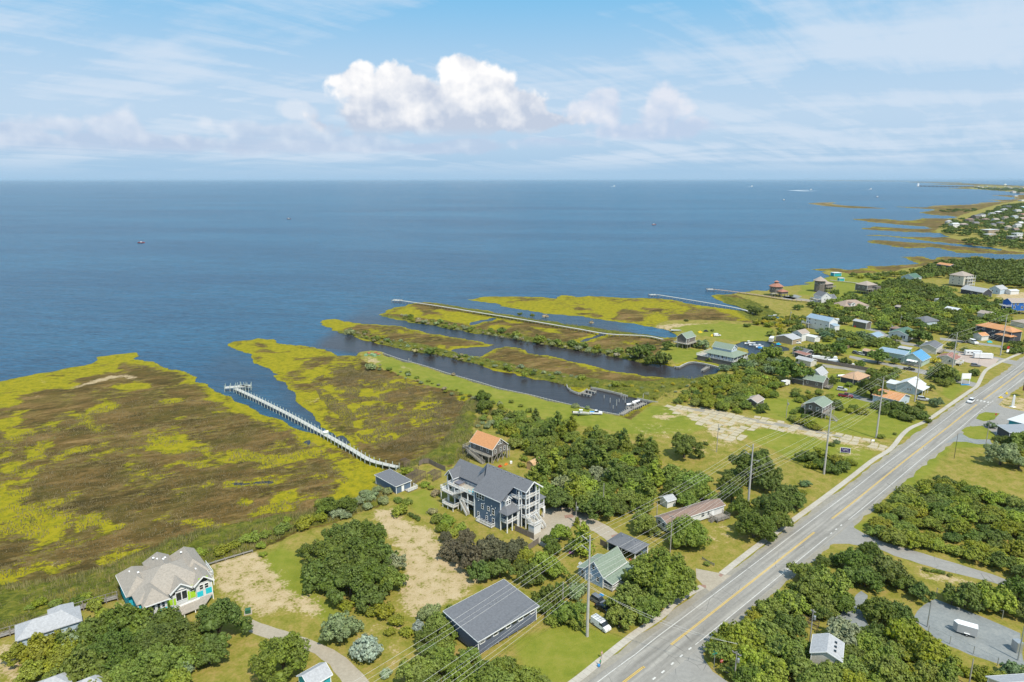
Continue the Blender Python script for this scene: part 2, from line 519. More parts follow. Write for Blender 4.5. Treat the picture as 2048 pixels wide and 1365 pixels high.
# ------------------------------------------------------------------ coast lines, traced in photograph pixels
MAIN = [(-900, 1000), (-420, 850), (-150, 790), (0, 763), (60, 751), (130, 738), (190, 726), (200, 713), (230, 708), (272, 706), (277, 711), (268, 716),
  (300, 722), (330, 735), (365, 744), (398, 756), (393, 763), (418, 769), (432, 781), (455, 792), (480, 806), (520, 824), (560, 842), (600, 858), (640, 873),
  (672, 882), (690, 883), (668, 874), (650, 862), (625, 833), (604, 813), (590, 802), (596, 790), (575, 776), (572, 768), (548, 760), (545, 752), (560, 752), (540, 742),
  (528, 738), (505, 728), (500, 710), (470, 700), (453, 691), (470, 683), (500, 680), (523, 675), (540, 678), (560, 687), (600, 691),
  (650, 699), (675, 712), (712, 712), (722, 705), (745, 702), (765, 704), (770, 712), (800, 721), (850, 735), (900, 751), (950, 765),
  (1000, 780), (1060, 793), (1100, 803), (1150, 815), (1200, 826), (1240, 832), (1262, 822), (1285, 812), (1294, 806),
  (1310, 803), (1280, 799), (1256, 793), (1200, 780), (1184, 776), (1176, 779), (1160, 786), (1147, 783), (1136, 776), (1130, 770), (1100, 764),
  (1060, 757), (1030, 751), (990, 742), (940, 726), (900, 716), (846, 706), (800, 698), (760, 689), (720, 679), (690, 668), (660, 660), (641, 650), (643, 641),
  (672, 637), (690, 643), (724, 648), (760, 649), (800, 653), (850, 665), (900, 674), (950, 680), (972, 686), (991, 690),
  (978, 693), (940, 695), (912, 697), (901, 700), (904, 705), (925, 712), (960, 714), (975, 708), (985, 701), (996, 697), (1010, 694), (1030, 696),
  (1060, 706), (1100, 713), (1140, 722), (1180, 731), (1220, 742), (1260, 748), (1290, 753), (1326, 754), (1354, 757), (1387, 757),
  (1412, 752), (1432, 748), (1444, 740), (1450, 738), (1436, 734), (1420, 731), (1400, 727), (1382, 726), (1372, 729), (1359, 734), (1346, 734), (1311, 731), (1276, 725),
  (1237, 717), (1198, 707), (1160, 700), (1105, 693), (1050, 683), (995, 672), (941, 667), (886, 656), (831, 646), (793, 639),
  (758, 630), (777, 621), (788, 615), (812, 611), (825, 606), (837, 604), (872, 606), (913, 613), (954, 619), (995, 626), (1050, 635), (1100, 643),
  (1146, 651), (1188, 656), (1217, 660), (1266, 667), (1305, 673), (1334, 677), (1352, 674), (1350, 668), (1342, 664), (1325, 659), (1303, 655),
  (1276, 651), (1266, 648), (1237, 645), (1209, 641), (1178, 636), (1139, 631), (1091, 627), (1036, 619), (1004, 612), (987, 606),
  (963, 605), (941, 601), (924, 598), (941, 599), (968, 594), (1023, 594), (1077, 595), (1113, 597), (1124, 591), (1160, 595), (1176, 592),
  (1217, 595), (1276, 597), (1334, 598), (1354, 602), (1373, 607), (1403, 611), (1442, 617), (1481, 622), (1500, 625), (1508, 624), (1486, 617), (1470, 613), (1455, 608),
  (1439, 602), (1422, 595), (1431, 589), (1470, 588), (1478, 585), (1509, 582), (1528, 583), (1569, 574), (1587, 572), (1603, 571),
  (1619, 569), (1603, 567), (1625, 564), (1630, 560), (1650, 556), (1666, 553), (1648, 550), (1645, 546), (1656, 544), (1640, 542), (1614, 540), (1634, 538), (1666, 536.6),
  (1687, 538.6), (1690, 541), (1734, 537), (1737, 533.5), (1769, 533), (1812, 531), (1839, 528), (1825, 522), (1802, 515), (1826, 513), (1847, 514),
  (1863, 520), (1872, 520), (1865, 516), (1891, 514), (1935, 515), (1952, 512), (1975, 516), (1995, 522), (2022, 523), (2060, 514), (2140, 511), (2140, 509), (2048, 510), (1987, 509), (1917, 507),
  (1882, 499), (1865, 495), (1840, 497), (1812, 497), (1786, 494.5), (1760, 489), (1730, 485), (1742, 481), (1777, 482), (1812, 485),
  (1865, 488), (1900, 492), (1952, 496), (2002, 502), (2005, 500), (1970, 494.5), (1935, 491), (1882, 486), (1838, 481), (1795, 476), (1760, 472.6), (1723, 472),
  (1751, 470), (1777, 472), (1812, 475), (1835, 475), (1870, 475.5), (1898, 475), (1882, 467), (1847, 466.5), (1795, 464), (1760, 462), (1716, 458.6), (1751, 454),
  (1795, 457), (1838, 459.5), (1861, 458), (1847, 454), (1812, 451.6), (1786, 449), (1742, 445.5), (1704, 439), (1742, 438),
  (1781, 439.5), (1798, 442), (1826, 442), (1844, 437.6), (1882, 438), (1917, 437), (1908, 434), (1865, 430.6), (1838, 426), (1856, 423.6),
  (1873, 420), (1830, 417.5), (1784, 414), (1847, 416), (1873, 412), (1935, 410.5), (1969, 406), (2003, 404.5), (1973, 401), (2022, 400.5), (2026, 396),
  (1977, 391.5), (2030, 391.5), (2060, 389), (2048, 387), (2006, 383.6), (1969, 380.6), (1933, 379), (1892, 378), (1930, 377), (1905, 375), (1951, 372.7), (1940, 371.5), (1897, 370.5), (1855, 369.6),
  (1921, 367.5), (1969, 369.5), (2048, 373), (2500, 385), (3300, 470), (4200, 760), (4200, 1700), (1024, 2600), (-2500, 1800)]
# thin islets
ISLES = [[(1614, 408), (1640, 406), (1674, 405.5), (1663, 408.5), (1690, 412), (1740, 415), (1779, 418.6), (1700, 417), (1650, 413)],
  [(1812, 364.3), (1860, 364.8), (1921, 366.0), (1925, 367.3), (1880, 366.9), (1820, 365.4)],
  [(1600, 361.9), (1700, 362.0), (1815, 363.0), (1812, 363.6), (1700, 362.9)]]
HOLES = [[(1180, 676), (1200, 668), (1212, 665), (1216, 668), (1190, 677), (1165, 685), (1158, 684)],
  [(938, 648), (960, 641), (990, 635), (996, 638), (965, 645), (944, 650)],
  [(1500, 700), (1496, 712), (1520, 711), (1545, 705), (1580, 703), (1582, 698), (1560, 690), (1520, 683), (1490, 683), (1470, 690), (1480, 696)],
  [(1528, 634), (1545, 632), (1568, 636), (1564, 640), (1545, 640), (1530, 637)],
  [(668, 876), (682, 872), (690, 878), (700, 886), (692, 890), (676, 886)],
  [(606, 884), (612, 880), (622, 887), (616, 890)],
  [(462, 968), (480, 965), (505, 968), (540, 962), (545, 965), (500, 971), (476, 972)]]
UPLAND = [(-900, 1600), (-300, 1330), (0, 1277), (150, 1222), (245, 1193), (415, 1129), (515, 1098), (560, 1082), (600, 1062), (660, 1046), (760, 1012), (750, 985), (752, 958),
  (795, 938), (860, 925), (900, 936), (922, 905), (940, 868), (950, 830), (956, 800), (940, 788), (880, 776), (830, 762), (785, 745), (745, 728),
  (716, 716), (722, 703), (745, 698), (775, 700), (900, 745), (1100, 796), (1262, 840), (1310, 800), (1335, 790), (1380, 772), (1400, 764), (1425, 752), (1458, 736),
  (1400, 722), (1380, 720), (1346, 733), (1310, 715), (1322, 695), (1352, 682), (1356, 668), (1310, 650), (1320, 642), (1360, 640), (1420, 640), (1500, 645), (1540, 643), (1560, 628), (1500, 600), (1465, 586),
  (1530, 580), (1620, 568), (1600, 562), (1640, 550), (1640, 540), (1700, 548), (1760, 545), (1850, 532), (1900, 525), (1975, 526), (2048, 524), (2300, 530), (4000, 900), (4000, 1800), (1024, 2500)]
UPLAND2 = [(1885, 474), (1870, 462), (1890, 448), (1905, 441), (1920, 432), (1960, 420), (1990, 411), (2026, 404), (2060, 396), (2600, 398), (2600, 520), (2048, 506), (1995, 500), (1960, 490), (1925, 482)]
UPLAND3 = [(1945, 380), (1935, 376), (1965, 371.5), (2048, 375), (2600, 392), (2600, 396), (2060, 389), (2010, 384)]
YELLOW = [
 [(-400, 840), (0, 764), (60, 750), (130, 738), (190, 725), (200, 711), (272, 704), (300, 720), (333, 736), (310, 733), (285, 729), (255, 722), (225, 729), (240, 742), (200, 750), (150, 757), (132, 765), (165, 770), (140, 780), (90, 777), (60, 786), (30, 791), (42, 800), (50, 806), (0, 815), (-400, 900)],
 [(352, 772), (365, 762), (375, 752), (400, 755), (393, 764)],
 [(418, 776), (495, 805), (560, 835), (640, 870), (700, 903), (740, 925), (775, 945), (740, 950), (700, 930), (650, 898), (640, 895), (600, 887), (575, 868), (545, 868), (500, 840), (470, 822), (418, 800)],
 [(545, 870), (570, 885), (575, 895), (545, 893)],
 [(630, 885), (650, 900), (700, 910), (760, 940), (790, 950), (770, 970), (735, 990), (690, 1010), (650, 1040), (640, 1020), (670, 985), (680, 950), (665, 925), (640, 910)],
 [(295, 890), (308, 869), (338, 872), (385, 882), (436, 890), (426, 905), (487, 895), (513, 913), (487, 928), (449, 933), (392, 941), (372, 928), (320, 935), (359, 923), (400, 918), (385, 905), (354, 908), (326, 900), (297, 899)],
 [(471, 899), (510, 908), (548, 914), (600, 904), (640, 896), (665, 905), (640, 912), (584, 924), (543, 937), (522, 936), (505, 927), (470, 925)],
 [(120, 828), (162, 818), (185, 833), (205, 838), (231, 864), (185, 867), (159, 854), (133, 859), (164, 838)],
 [(179, 820), (215, 805), (246, 815), (223, 823), (195, 826)],
 [(-200, 850), (0, 836), (15, 831), (33, 820), (59, 820), (51, 836), (46, 854), (64, 867), (23, 874), (0, 864), (-200, 890)],
 [(74, 854), (95, 845), (115, 846), (100, 856)],
 [(38, 915), (56, 892), (103, 877), (115, 890), (85, 903), (72, 918)],
 [(97, 918), (123, 905), (185, 887), (179, 900), (133, 908), (110, 918)],
 [(0, 905), (26, 900), (15, 908), (0, 910)], [(0, 938), (44, 926), (26, 941), (0, 944)],
 [(44, 949), (82, 933), (72, 956), (26, 974), (15, 972), (59, 956)],
 [(-300, 960), (0, 974), (15, 982), (49, 982), (54, 1003), (90, 1003), (95, 1015), (99, 1029), (142, 1027), (120, 1075), (94, 1078), (53, 1070), (0, 1072), (-300, 1080)],
 [(150, 1035), (182, 1029), (214, 1037), (249, 1051), (235, 1061), (187, 1056), (160, 1061)],
 [(294, 1045), (326, 1032), (374, 1029), (433, 1040), (401, 1051), (361, 1043)],
 [(530, 1018), (555, 985), (580, 980), (632, 1000), (602, 1022), (540, 1035)],
 [(400, 972), (425, 957), (470, 966), (430, 972), (405, 980)], [(467, 1008), (477, 993), (500, 1002), (487, 1011)],
 [(-200, 1180), (0, 1139), (27, 1144), (107, 1131), (150, 1120), (120, 1142), (53, 1150), (0, 1168)],
 [(206, 1120), (267, 1091), (294, 1094), (241, 1123), (209, 1134)],
 [(215, 776), (240, 768), (280, 768), (305, 775), (270, 777), (235, 783)],
 [(330, 800), (375, 797), (372, 804), (340, 808)],
 # second marsh
 [(453, 697), (522, 674), (563, 686), (600, 693), (671, 711), (650, 711), (612, 722), (594, 732), (579, 740), (574, 752), (548, 742), (528, 750), (505, 735), (481, 717)],
 [(584, 763), (620, 758), (615, 742), (645, 734), (666, 752), (630, 760), (625, 765), (600, 768)],
 [(548, 762), (574, 770), (590, 778), (575, 782)],
 [(574, 788), (638, 788), (600, 804), (589, 804)],
 [(651, 768), (702, 778), (753, 778), (794, 760), (789, 770), (771, 781), (753, 793), (774, 809), (769, 817), (743, 799), (702, 788), (651, 783)],
 [(597, 824), (651, 822), (645, 829), (630, 840), (640, 858), (622, 850)],
 [(625, 817), (676, 794), (699, 794), (645, 814)],
 [(666, 832), (692, 814), (722, 804), (745, 809), (728, 827), (689, 837)],
 [(717, 868), (753, 860), (748, 840), (804, 847), (779, 855), (792, 868), (822, 860), (812, 873), (779, 883), (722, 883)],
 [(843, 794), (863, 783), (876, 806), (853, 817), (856, 835), (830, 855), (822, 852), (830, 829), (820, 824)],
 [(666, 878), (702, 888), (728, 901), (761, 922), (740, 919), (689, 891)], [(907, 796), (927, 794), (925, 802)],
 # peninsulas
 [(641, 642), (672, 636), (690, 643), (722, 648), (700, 655), (680, 660), (660, 660)],
 [(780, 626), (815, 615), (860, 618), (900, 622), (960, 632), (975, 638), (935, 648), (880, 640), (820, 634)],
 [(945, 596), (1023, 594), (1113, 597), (1124, 590), (1217, 595), (1334, 598), (1373, 607), (1403, 611), (1380, 628), (1335, 640), (1325, 652), (1266, 648), (1200, 640), (1100, 628), (1036, 618), (990, 606)],
 [(1383, 605), (1442, 615), (1500, 624), (1495, 640), (1470, 642), (1440, 630), (1400, 622)],
 [(965, 655), (1000, 648), (1030, 655), (990, 662)], [(1060, 652), (1110, 660), (1120, 668), (1080, 665)], [(1000, 638), (1050, 642), (1040, 650), (1005, 645)],
 [(1190, 662), (1220, 662), (1210, 668)], [(1490, 595), (1530, 600), (1510, 612), (1490, 605)], [(800, 660), (825, 667), (800, 668)], [(740, 660), (760, 664), (745, 668)],
 [(875, 694), (895, 690), (892, 700)], [(1160, 722), (1200, 735), (1190, 742), (1165, 732)],
]
BROWN = [
 [(128, 750), (160, 744), (185, 748), (150, 752)], [(495, 690), (520, 687), (545, 690), (530, 694), (505, 694)],
 [(498, 717), (515, 715), (530, 720), (510, 725)], [(587, 713), (600, 712), (615, 716), (600, 722), (588, 720)], [(509, 705), (530, 698), (545, 703), (530, 708)], [(568, 704), (578, 702), (578, 707)],
 [(90, 780), (125, 776), (130, 785), (100, 790)], [(1217, 637), (1248, 619), (1276, 623), (1307, 629), (1288, 635), (1288, 642), (1248, 646)],
 [(1330, 646), (1338, 631), (1373, 629), (1383, 615), (1432, 619), (1481, 635), (1490, 639), (1471, 646), (1354, 650)],
 [(1139, 619), (1160, 614), (1194, 622), (1165, 622)], [(1147, 628), (1165, 626), (1207, 632), (1196, 636), (1150, 632)],
 [(1245, 600), (1285, 600), (1280, 604), (1255, 603)], [(1278, 615), (1320, 619), (1318, 624), (1280, 619)], [(840, 622), (880, 624), (885, 630), (850, 628)],
 [(1250, 637), (1286, 637), (1290, 643), (1262, 648), (1245, 645)], [(820, 620), (855, 620), (840, 615)],
]
# rushes and cordgrass between marsh and lots
REED = [[(-300, 1200), (0, 1170), (60, 1165), (107, 1158), (200, 1138), (267, 1108), (294, 1105), (335, 1080), (401, 1060), (520, 1038), (600, 1025), (680, 1010), (740, 985), (760, 960), (795, 938), (830, 925),
  (880, 890), (905, 850), (935, 800), (975, 790), (990, 830), (960, 870), (940, 930), (860, 935), (800, 960), (770, 1012), (660, 1046), (600, 1062), (515, 1098), (415, 1129), (245, 1193), (0, 1277), (-300, 1330)],
  [(660, 660), (700, 664), (760, 680), (850, 690), (900, 702), (960, 716), (1030, 730), (1130, 748), (1200, 760), (1300, 765), (1330, 756), (1430, 748), (1400, 790), (1310, 803), (1255, 793), (1184, 776), (1136, 776), (1100, 764), (940, 726), (800, 698), (690, 668)],
  [(780, 630), (850, 642), (941, 657), (1050, 672), (1160, 690), (1280, 712), (1350, 730), (1276, 725), (1105, 693), (886, 656), (758, 630)],
  [(870, 606), (1000, 628), (1150, 650), (1330, 676), (1320, 681), (1140, 658), (990, 634), (880, 612)],
  [(1430, 590), (1500, 600), (1600, 620), (1620, 640), (1530, 650), (1495, 640), (1460, 612)],
  [(735, 722), (785, 745), (880, 776), (945, 800), (930, 790), (850, 760), (780, 738)]]
# mown green lawns (the rest of the upland is rough, dry grass)
LAWN = [[(722, 706), (770, 712), (850, 736), (950, 765), (1060, 793), (1200, 826), (1262, 838), (1300, 812), (1340, 812), (1400, 822), (1430, 850), (1380, 870), (1260, 870), (1150, 850), (1040, 828), (960, 800), (900, 785), (830, 762), (770, 738)],
  [(1470, 800), (1540, 790), (1600, 800), (1700, 790), (1850, 830), (1840, 870), (1750, 880), (1600, 850), (1500, 826)],
  [(1480, 862), (1560, 855), (1640, 880), (1760, 905), (1700, 960), (1600, 930), (1500, 880)],
  [(1320, 700), (1350, 692), (1400, 700), (1440, 725), (1470, 740), (1430, 733), (1380, 722), (1350, 728)],
  [(1340, 655), (1440, 645), (1540, 655), (1560, 680), (1490, 685), (1400, 672)],
  [(1640, 655), (1760, 650), (1800, 690), (1740, 720), (1650, 700)], [(1620, 755), (1680, 745), (1760, 770), (1740, 810), (1680, 800)],
  [(1600, 552), (1720, 545), (1860, 570), (1700, 600), (1600, 590)], [(810, 990), (850, 975), (880, 1010), (870, 1035), (830, 1025)],
  [(1020, 1280), (1140, 1240), (1260, 1275), (1150, 1365), (1060, 1370)], [(1700, 1060), (1760, 1020), (1800, 960), (1880, 880), (1900, 900), (1860, 950), (1740, 1050), (1720, 1080)],
  [(520, 1110), (560, 1090), (600, 1110), (640, 1200), (700, 1230), (660, 1260), (560, 1180)],
  [(1930, 830), (1960, 820), (1990, 850), (1980, 900), (1900, 895)], [(1880, 790), (1900, 740), (1960, 760), (1900, 800)]]
SAND = [([(415, 1129), (515, 1098), (545, 1130), (590, 1180), (655, 1215), (640, 1235), (560, 1225), (520, 1240), (480, 1215), (430, 1170)], 0.80),
  ([(735, 1030), (765, 1014), (795, 1018), (810, 1040), (862, 1058), (885, 1085), (930, 1128), (965, 1160), (925, 1200), (860, 1225), (822, 1245), (790, 1200), (805, 1150), (790, 1095), (765, 1060)], 0.84),
  ([(1315, 810), (1400, 815), (1480, 830), (1600, 850), (1690, 872), (1790, 892), (1770, 905), (1700, 895), (1560, 862), (1500, 852), (1470, 870), (1490, 890), (1440, 890), (1400, 850)], 0.72),
  ([(1300, 832), (1330, 826), (1370, 834), (1330, 842)], 0.8), ([(1255, 850), (1310, 845), (1400, 860), (1330, 880), (1270, 872)], 0.35),
  ([(1370, 885), (1420, 870), (1470, 890), (1460, 915), (1390, 915)], 0.35), ([(1660, 895), (1700, 890), (1740, 905), (1700, 925), (1670, 915)], 0.45),
  ([(715, 715), (740, 708), (765, 715), (760, 722)], 0.5), ([(733, 716), (750, 718), (765, 724), (750, 728), (735, 722)], 0.8), ([(790, 730), (810, 735), (828, 741), (800, 740)], 0.6),
  ([(1430, 1040), (1480, 1050), (1470, 1080), (1410, 1100), (1400, 1080)], 0.35), ([(1890, 1150), (1960, 1170), (1990, 1185), (1900, 1170)], 0.8), ([(1840, 1140), (1900, 1155), (1920, 1170), (1850, 1160)], 0.9),
  ([(205, 752), (240, 747), (270, 748), (272, 756), (245, 754), (210, 762), (145, 776), (140, 774)], 0.9), ([(80, 760), (92, 759), (90, 764)], 0.8), ([(70, 790), (95, 782), (88, 792), (74, 800)], 0.55),
  ([(612, 802), (640, 795), (638, 802), (610, 808)], 0.55), ([(100, 1121), (150, 1108), (155, 1113), (105, 1126)], 0.4), ([(205, 1110), (255, 1098), (250, 1106), (215, 1114)], 0.4),
  ([(1305, 652), (1350, 648), (1430, 645), (1350, 655), (1345, 662), (1325, 660)], 0.8), ([(1990, 590), (2048, 585), (2300, 600), (2048, 600), (2000, 600)], 0.9),
  ([(780, 1200), (820, 1240), (800, 1330), (760, 1320), (690, 1250), (740, 1240)], 0.35), ([(1610, 790), (1640, 800), (1620, 812)], 0.0),
  ([(0, 1290), (40, 1290), (60, 1365), (-40, 1365)], 0.7), ([(230, 1195), (262, 1186), (270, 1200), (240, 1215)], 0.8), ([(1540, 690), (1560, 696), (1560, 708), (1530, 706)], 0.7),
  ([(1600, 1200), (1640, 1220), (1620, 1240), (1600, 1225)], 0.8), ([(1730, 718), (1800, 712), (1840, 720), (1780, 730)], 0.3), ([(1955, 800), (1985, 790), (2060, 800), (2060, 830), (1990, 815)], 0.7),
  ([(955, 725), (960, 700), (940, 712)], 0.0), ([(1960, 585), (1990, 588), (1975, 600), (1950, 600)], 0.6), ([(1770, 700), (1800, 690), (1840, 700), (1800, 712)], 0.4)]
def build_ground():
 # a fan of cells whose size grows with distance, over everything the view reaches
 rad = [58.0]
 while rad[-1] < 90000:
  r = rad[-1]
  q = 0.0048 if r < 900 else (0.008 if r < 4000 else 0.02)
  rad.append(r * (1 + q))
 rad = np.array(rad)
 ang = np.concatenate([np.linspace(R(-68), R(-41), 34)[:-1], np.linspace(R(-41), R(41), 460), np.linspace(R(41), R(75), 40)[1:]])
 nr, na = len(rad), len(ang)
 X = (rad[:, None] * np.sin(ang)[None, :]).ravel()
 Y = (rad[:, None] * np.cos(ang)[None, :]).ravel()
 RR = np.repeat(rad, na)
 near = RR < 9000
 # ragged edges: every outline is read at a noisily displaced point
 amp = np.clip(RR * 0.006, 0.8, 30)
 wx = X + amp * fbm(X, Y, 9, 4, 3) * 1.2
 wy = Y + amp * fbm(X, Y, 9, 4, 11) * 1.6
 z0 = 0.05
 land = sdf(wx, wy, W2(MAIN, z0))
 for i in ISLES:
  land = np.maximum(land, sdf(X, Y, W2(i, z0), 200))
 for h in HOLES:
  land = np.minimum(land, -sdf(wx, wy, W2(h, z0), 60))
 up = np.maximum(sdf(wx, wy, W2(UPLAND, 0.8)), np.maximum(sdf(X, Y, W2(UPLAND2, 0.8), 300), sdf(X, Y, W2(UPLAND3, 0.8), 800)))
 # field of yellow cordgrass against brown rush
 coast = np.clip(RR * 0.008, 1.2, 8)
 n1 = fbm(X, Y * 0.5, 26, 5, 21)
 yel = -0.35 + n1 * 1.25
 yel = np.where(RR > 480, yel - 0.15, yel)
 wx2 = X + 2.6 * fbm(X, Y * 0.7, 7, 4, 33)
 wy2 = Y + 4.2 * fbm(X, Y * 0.7, 7, 4, 41)
 ys = np.full(X.shape, -40.0, dtype=np.float32)
 for p in YELLOW:
  ys = np.maximum(ys, sdf(wx2, wy2, W2(p, 0.3), 40))
 for p in BROWN:
  ys = np.minimum(ys, -sdf(wx2, wy2, W2(p, 0.3), 40))
 traced = np.clip(ys / 2.5, -1, 1)
 wgt = np.clip((620 - RR) / 60, 0, 1) * 0.9
 yel = traced * wgt + np.clip(yel * 2.2, -1, 1) * (1 - wgt * 0.80) + wgt * 0.9 * np.clip(fbm(X, Y * 0.6, 11, 4, 61) * 2.3 + 0.20, -.7, 1.2)
 yel = yel + 0.45 * np.clip(sdf(X, Y, W2([(560, 690), (720, 712), (830, 765), (890, 790), (880, 850), (800, 890), (720, 890), (640, 860), (580, 800), (500, 730)], 0.3), 40) / 10 + 0.3, 0, 1)
 yel = np.maximum(yel, np.where(RR > 650, 0.35, 0.9) - land / coast * 0.8)
 reed = np.full(X.shape, -30.0, dtype=np.float32)
 for p in REED:
  reed = np.maximum(reed, sdf(wx, wy, W2(p, 0.4), 30))
 lawn = np.full(X.shape, -20.0, dtype=np.float32)
 for p in LAWN:
  lawn = np.maximum(lawn, sdf(wx, wy, W2(p, 0.8), 20))
 sand = np.full(X.shape, 0.0, dtype=np.float32)
 for p, s in SAND:
  if s > 0:
   sand = np.maximum(sand, np.clip(sdf(wx, wy, W2(p, 0.8), 20) / 2.2 * 0.5 + 0.5, 0, 1) * s)
 # shore sand at the canal heads and the ocean beach far away
 beach = np.clip(1 - np.abs(land - 20) / 40, 0, 1) * (RR > 3000) * 0.6
 sand = np.maximum(sand, beach)
 # heights
 marsh_z = 0.30 + 0.10 * fbm(X, Y, 5, 3, 50) + np.where(yel < 0, 0.30, 0.0) * np.clip(-yel * 3, 0, 1) * (up < 0) * (0.6 + 0.8 * fbm(X, Y, 1.8, 3, 77))
 marsh_z = marsh_z + np.clip(reed / 3, 0, 1) * (up < 0) * (0.55 + 0.8 * fbm(X, Y, 2.3, 3, 90))
 zz = marsh_z + (0.8 - marsh_z) * np.clip(up / 3 + 0.5, 0, 1)
 lz = np.clip(land / np.clip(RR * 0.004, 0.7, 6), -1.5, 1)
 z = np.where(lz > 0, np.minimum(zz, 0.02 + zz * lz ** 0.6 if False else zz * np.clip(lz, 0, 1) ** 0.5), lz * 1.2)
 z = np.where(RR > 9000, np.where(land > 0, 1.5, -2.0), z)
 verts = np.stack([X, Y, z], 1).astype(np.float32)
 i = np.arange(nr - 1)[:, None] * na + np.arange(na - 1)[None, :]
 i = i.ravel()
 quads = np.stack([i, i + 1, i + 1 + na, i + na], 1)
 zl = land[quads].max(1)
 quads = quads[zl > -12 - 0.03 * RR[i]]
 used = np.unique(quads)
 remap = np.full(X.size, -1)
 remap[used] = np.arange(used.size)
 quads = remap[quads].astype(np.int32)
 verts = verts[used]
 me = bpy.data.meshes.new('ground')
 me.vertices.add(len(verts))
 me.vertices.foreach_set('co', verts.ravel())
 me.loops.add(quads.size)
 me.loops.foreach_set('vertex_index', quads.ravel())
 me.polygons.add(len(quads))
 me.polygons.foreach_set('loop_start', np.arange(0, quads.size, 4, dtype=np.int32))
 me.polygons.foreach_set('use_smooth', np.ones(len(quads), dtype=bool))
 me.update(calc_edges=True)
 for nm, arr in (('yellow', yel), ('reed', np.clip(reed / 3, -1, 1)), ('lawn', np.clip(lawn / 2.5, -1, 1)), ('sand', sand),
     ('upland', np.clip(up / 2.0, -1, 1)), ('shore', np.clip(land / coast, -1, 1))):
  a = me.attributes.new(nm, 'FLOAT', 'POINT')
  a.data.foreach_set('value', arr[used].astype(np.float32))
 return me
def ground_material(turf=False):
 m = bpy.data.materials.new('turf' if turf else 'ground')
 m.use_nodes = True
 N = NT(m.node_tree)
 b = N.n['Principled BSDF']
 geo = N.node('ShaderNodeNewGeometry')
 p = geo.outputs['Position']
 def at(nm):
  if turf:
   return {'upland': 1.0, 'lawn': 0.6, 'shore': 1.0}.get(nm, -1.0)
  return N.node('ShaderNodeAttribute', attribute_name=nm).outputs['Fac']
 nA = N.noise(p, 0.05, 6, 0.6)
 nB = N.noise(p, 0.33, 6, 0.65)
 nC = N.noise(p, 1.6, 5, 0.65)
 nD = N.noise(p, 5.0, 3, 0.6)
 nS = N.noise(N.mapping(p, (0.11, 0.42, 1), (0, 0, R(-28)), (7, 3, 0)), 1.0, 6, 0.68, 0.7)      # combed by tide and wind
 nT = N.noise(N.mapping(p, (0.5, 1.6, 1), (0, 0, R(-32)), (7, 3, 0)), 1.0, 4, 0.65, 0.5)
 mot = N.math('ADD', N.math('MULTIPLY', nC, 0.5), N.math('MULTIPLY', nD, 0.5))
 # marsh
 yel = N.ramp(N.math('ADD', N.math('MULTIPLY', nB, 0.6), N.math('MULTIPLY', nC, 0.4)),
    [(0.34, lin(112, 114, 34)), (0.44, lin(146, 144, 30)), (0.56, lin(176, 165, 32)), (0.70, lin(162, 150, 58))])
 nL = N.noise(N.mapping(p, (0.030, 0.085, 1), (0, 0, R(-26)), (2, 9, 0)), 1.0, 5, 0.62, 0.8)
 brn = N.ramp(N.math('ADD', N.math('MULTIPLY', nL, 0.45), N.math('ADD', N.math('MULTIPLY', nS, 0.30), N.math('ADD', N.math('MULTIPLY', nT, 0.15), N.math('MULTIPLY', nC, 0.10)))),
    [(0.36, lin(62, 54, 26)), (0.44, lin(92, 80, 40)), (0.51, lin(124, 102, 58)), (0.58, lin(162, 134, 88)), (0.66, lin(198, 168, 124))])
 dusk = N.ramp(nB, [(0.35, lin(74, 78, 30)), (0.6, lin(122, 110, 54))])
 brn = N.mix(N.sstep(nA, 0.46, 0.62), brn, N.mix(0.6, brn, dusk))
 nF = N.noise(N.mapping(p, (0.16, 0.30, 1), (0, 0, R(-20)), (5, 1, 0)), 1.0, 5, 0.65, 0.6)
 ynz = N.math('ADD', N.math('MULTIPLY', at('yellow'), 0.66), N.math('ADD', N.math('MULTIPLY', N.math('SUBTRACT', nS, 0.5), 2.8),
    N.math('ADD', N.math('MULTIPLY', N.math('SUBTRACT', nF, 0.47), 2.6), N.math('MULTIPLY', N.math('SUBTRACT', nC, 0.5), 1.3))))
 yf = N.sstep(ynz, -0.24, 0.24)
 # a thin pale rim of dead stems where the tall rush meets the low grass
 rim = N.math('MULTIPLY', N.sstep(ynz, -0.55, -0.12), N.math('SUBTRACT', 1.0, yf))
 brn = N.mix(N.math('MULTIPLY', rim, N.sstep(nB, 0.40, 0.6)), brn, rgba(lin(150, 134, 92)))
 marsh = N.mix(yf, brn, yel)
 reed = N.ramp(N.math('ADD', N.math('MULTIPLY', nT, 0.5), N.math('MULTIPLY', nB, 0.5)),
    [(0.34, lin(70, 84, 32)), (0.46, lin(104, 114, 40)), (0.56, lin(136, 138, 56)), (0.66, lin(166, 148, 78)), (0.76, lin(176, 152, 96))])
 marsh = N.mix(N.sstep(N.math('ADD', at('reed'), N.math('MULTIPLY', N.math('SUBTRACT', nB, 0.5), 2.0)), -0.3, 0.5), marsh, reed)
 # upland
 rough = N.ramp(N.math('ADD', N.math('MULTIPLY', nB, 0.6), N.math('MULTIPLY', nC, 0.4)),
    [(0.33, lin(118, 122, 44)), (0.44, lin(146, 146, 62)), (0.54, lin(168, 156, 84)), (0.66, lin(188, 164, 110))])
 lawn = N.ramp(N.math('ADD', N.math('MULTIPLY', nA, 0.3), N.math('ADD', N.math('MULTIPLY', nB, 0.4), N.math('MULTIPLY', nD, 0.3))),
    [(0.36, lin(116, 134, 44)), (0.5, lin(144, 152, 58)), (0.62, lin(166, 162, 80))])
 upc = N.mix(N.sstep(N.math('ADD', at('lawn'), N.math('MULTIPLY', N.math('SUBTRACT', nB, 0.5), 2.0)), -0.3, 0.5), rough, lawn)
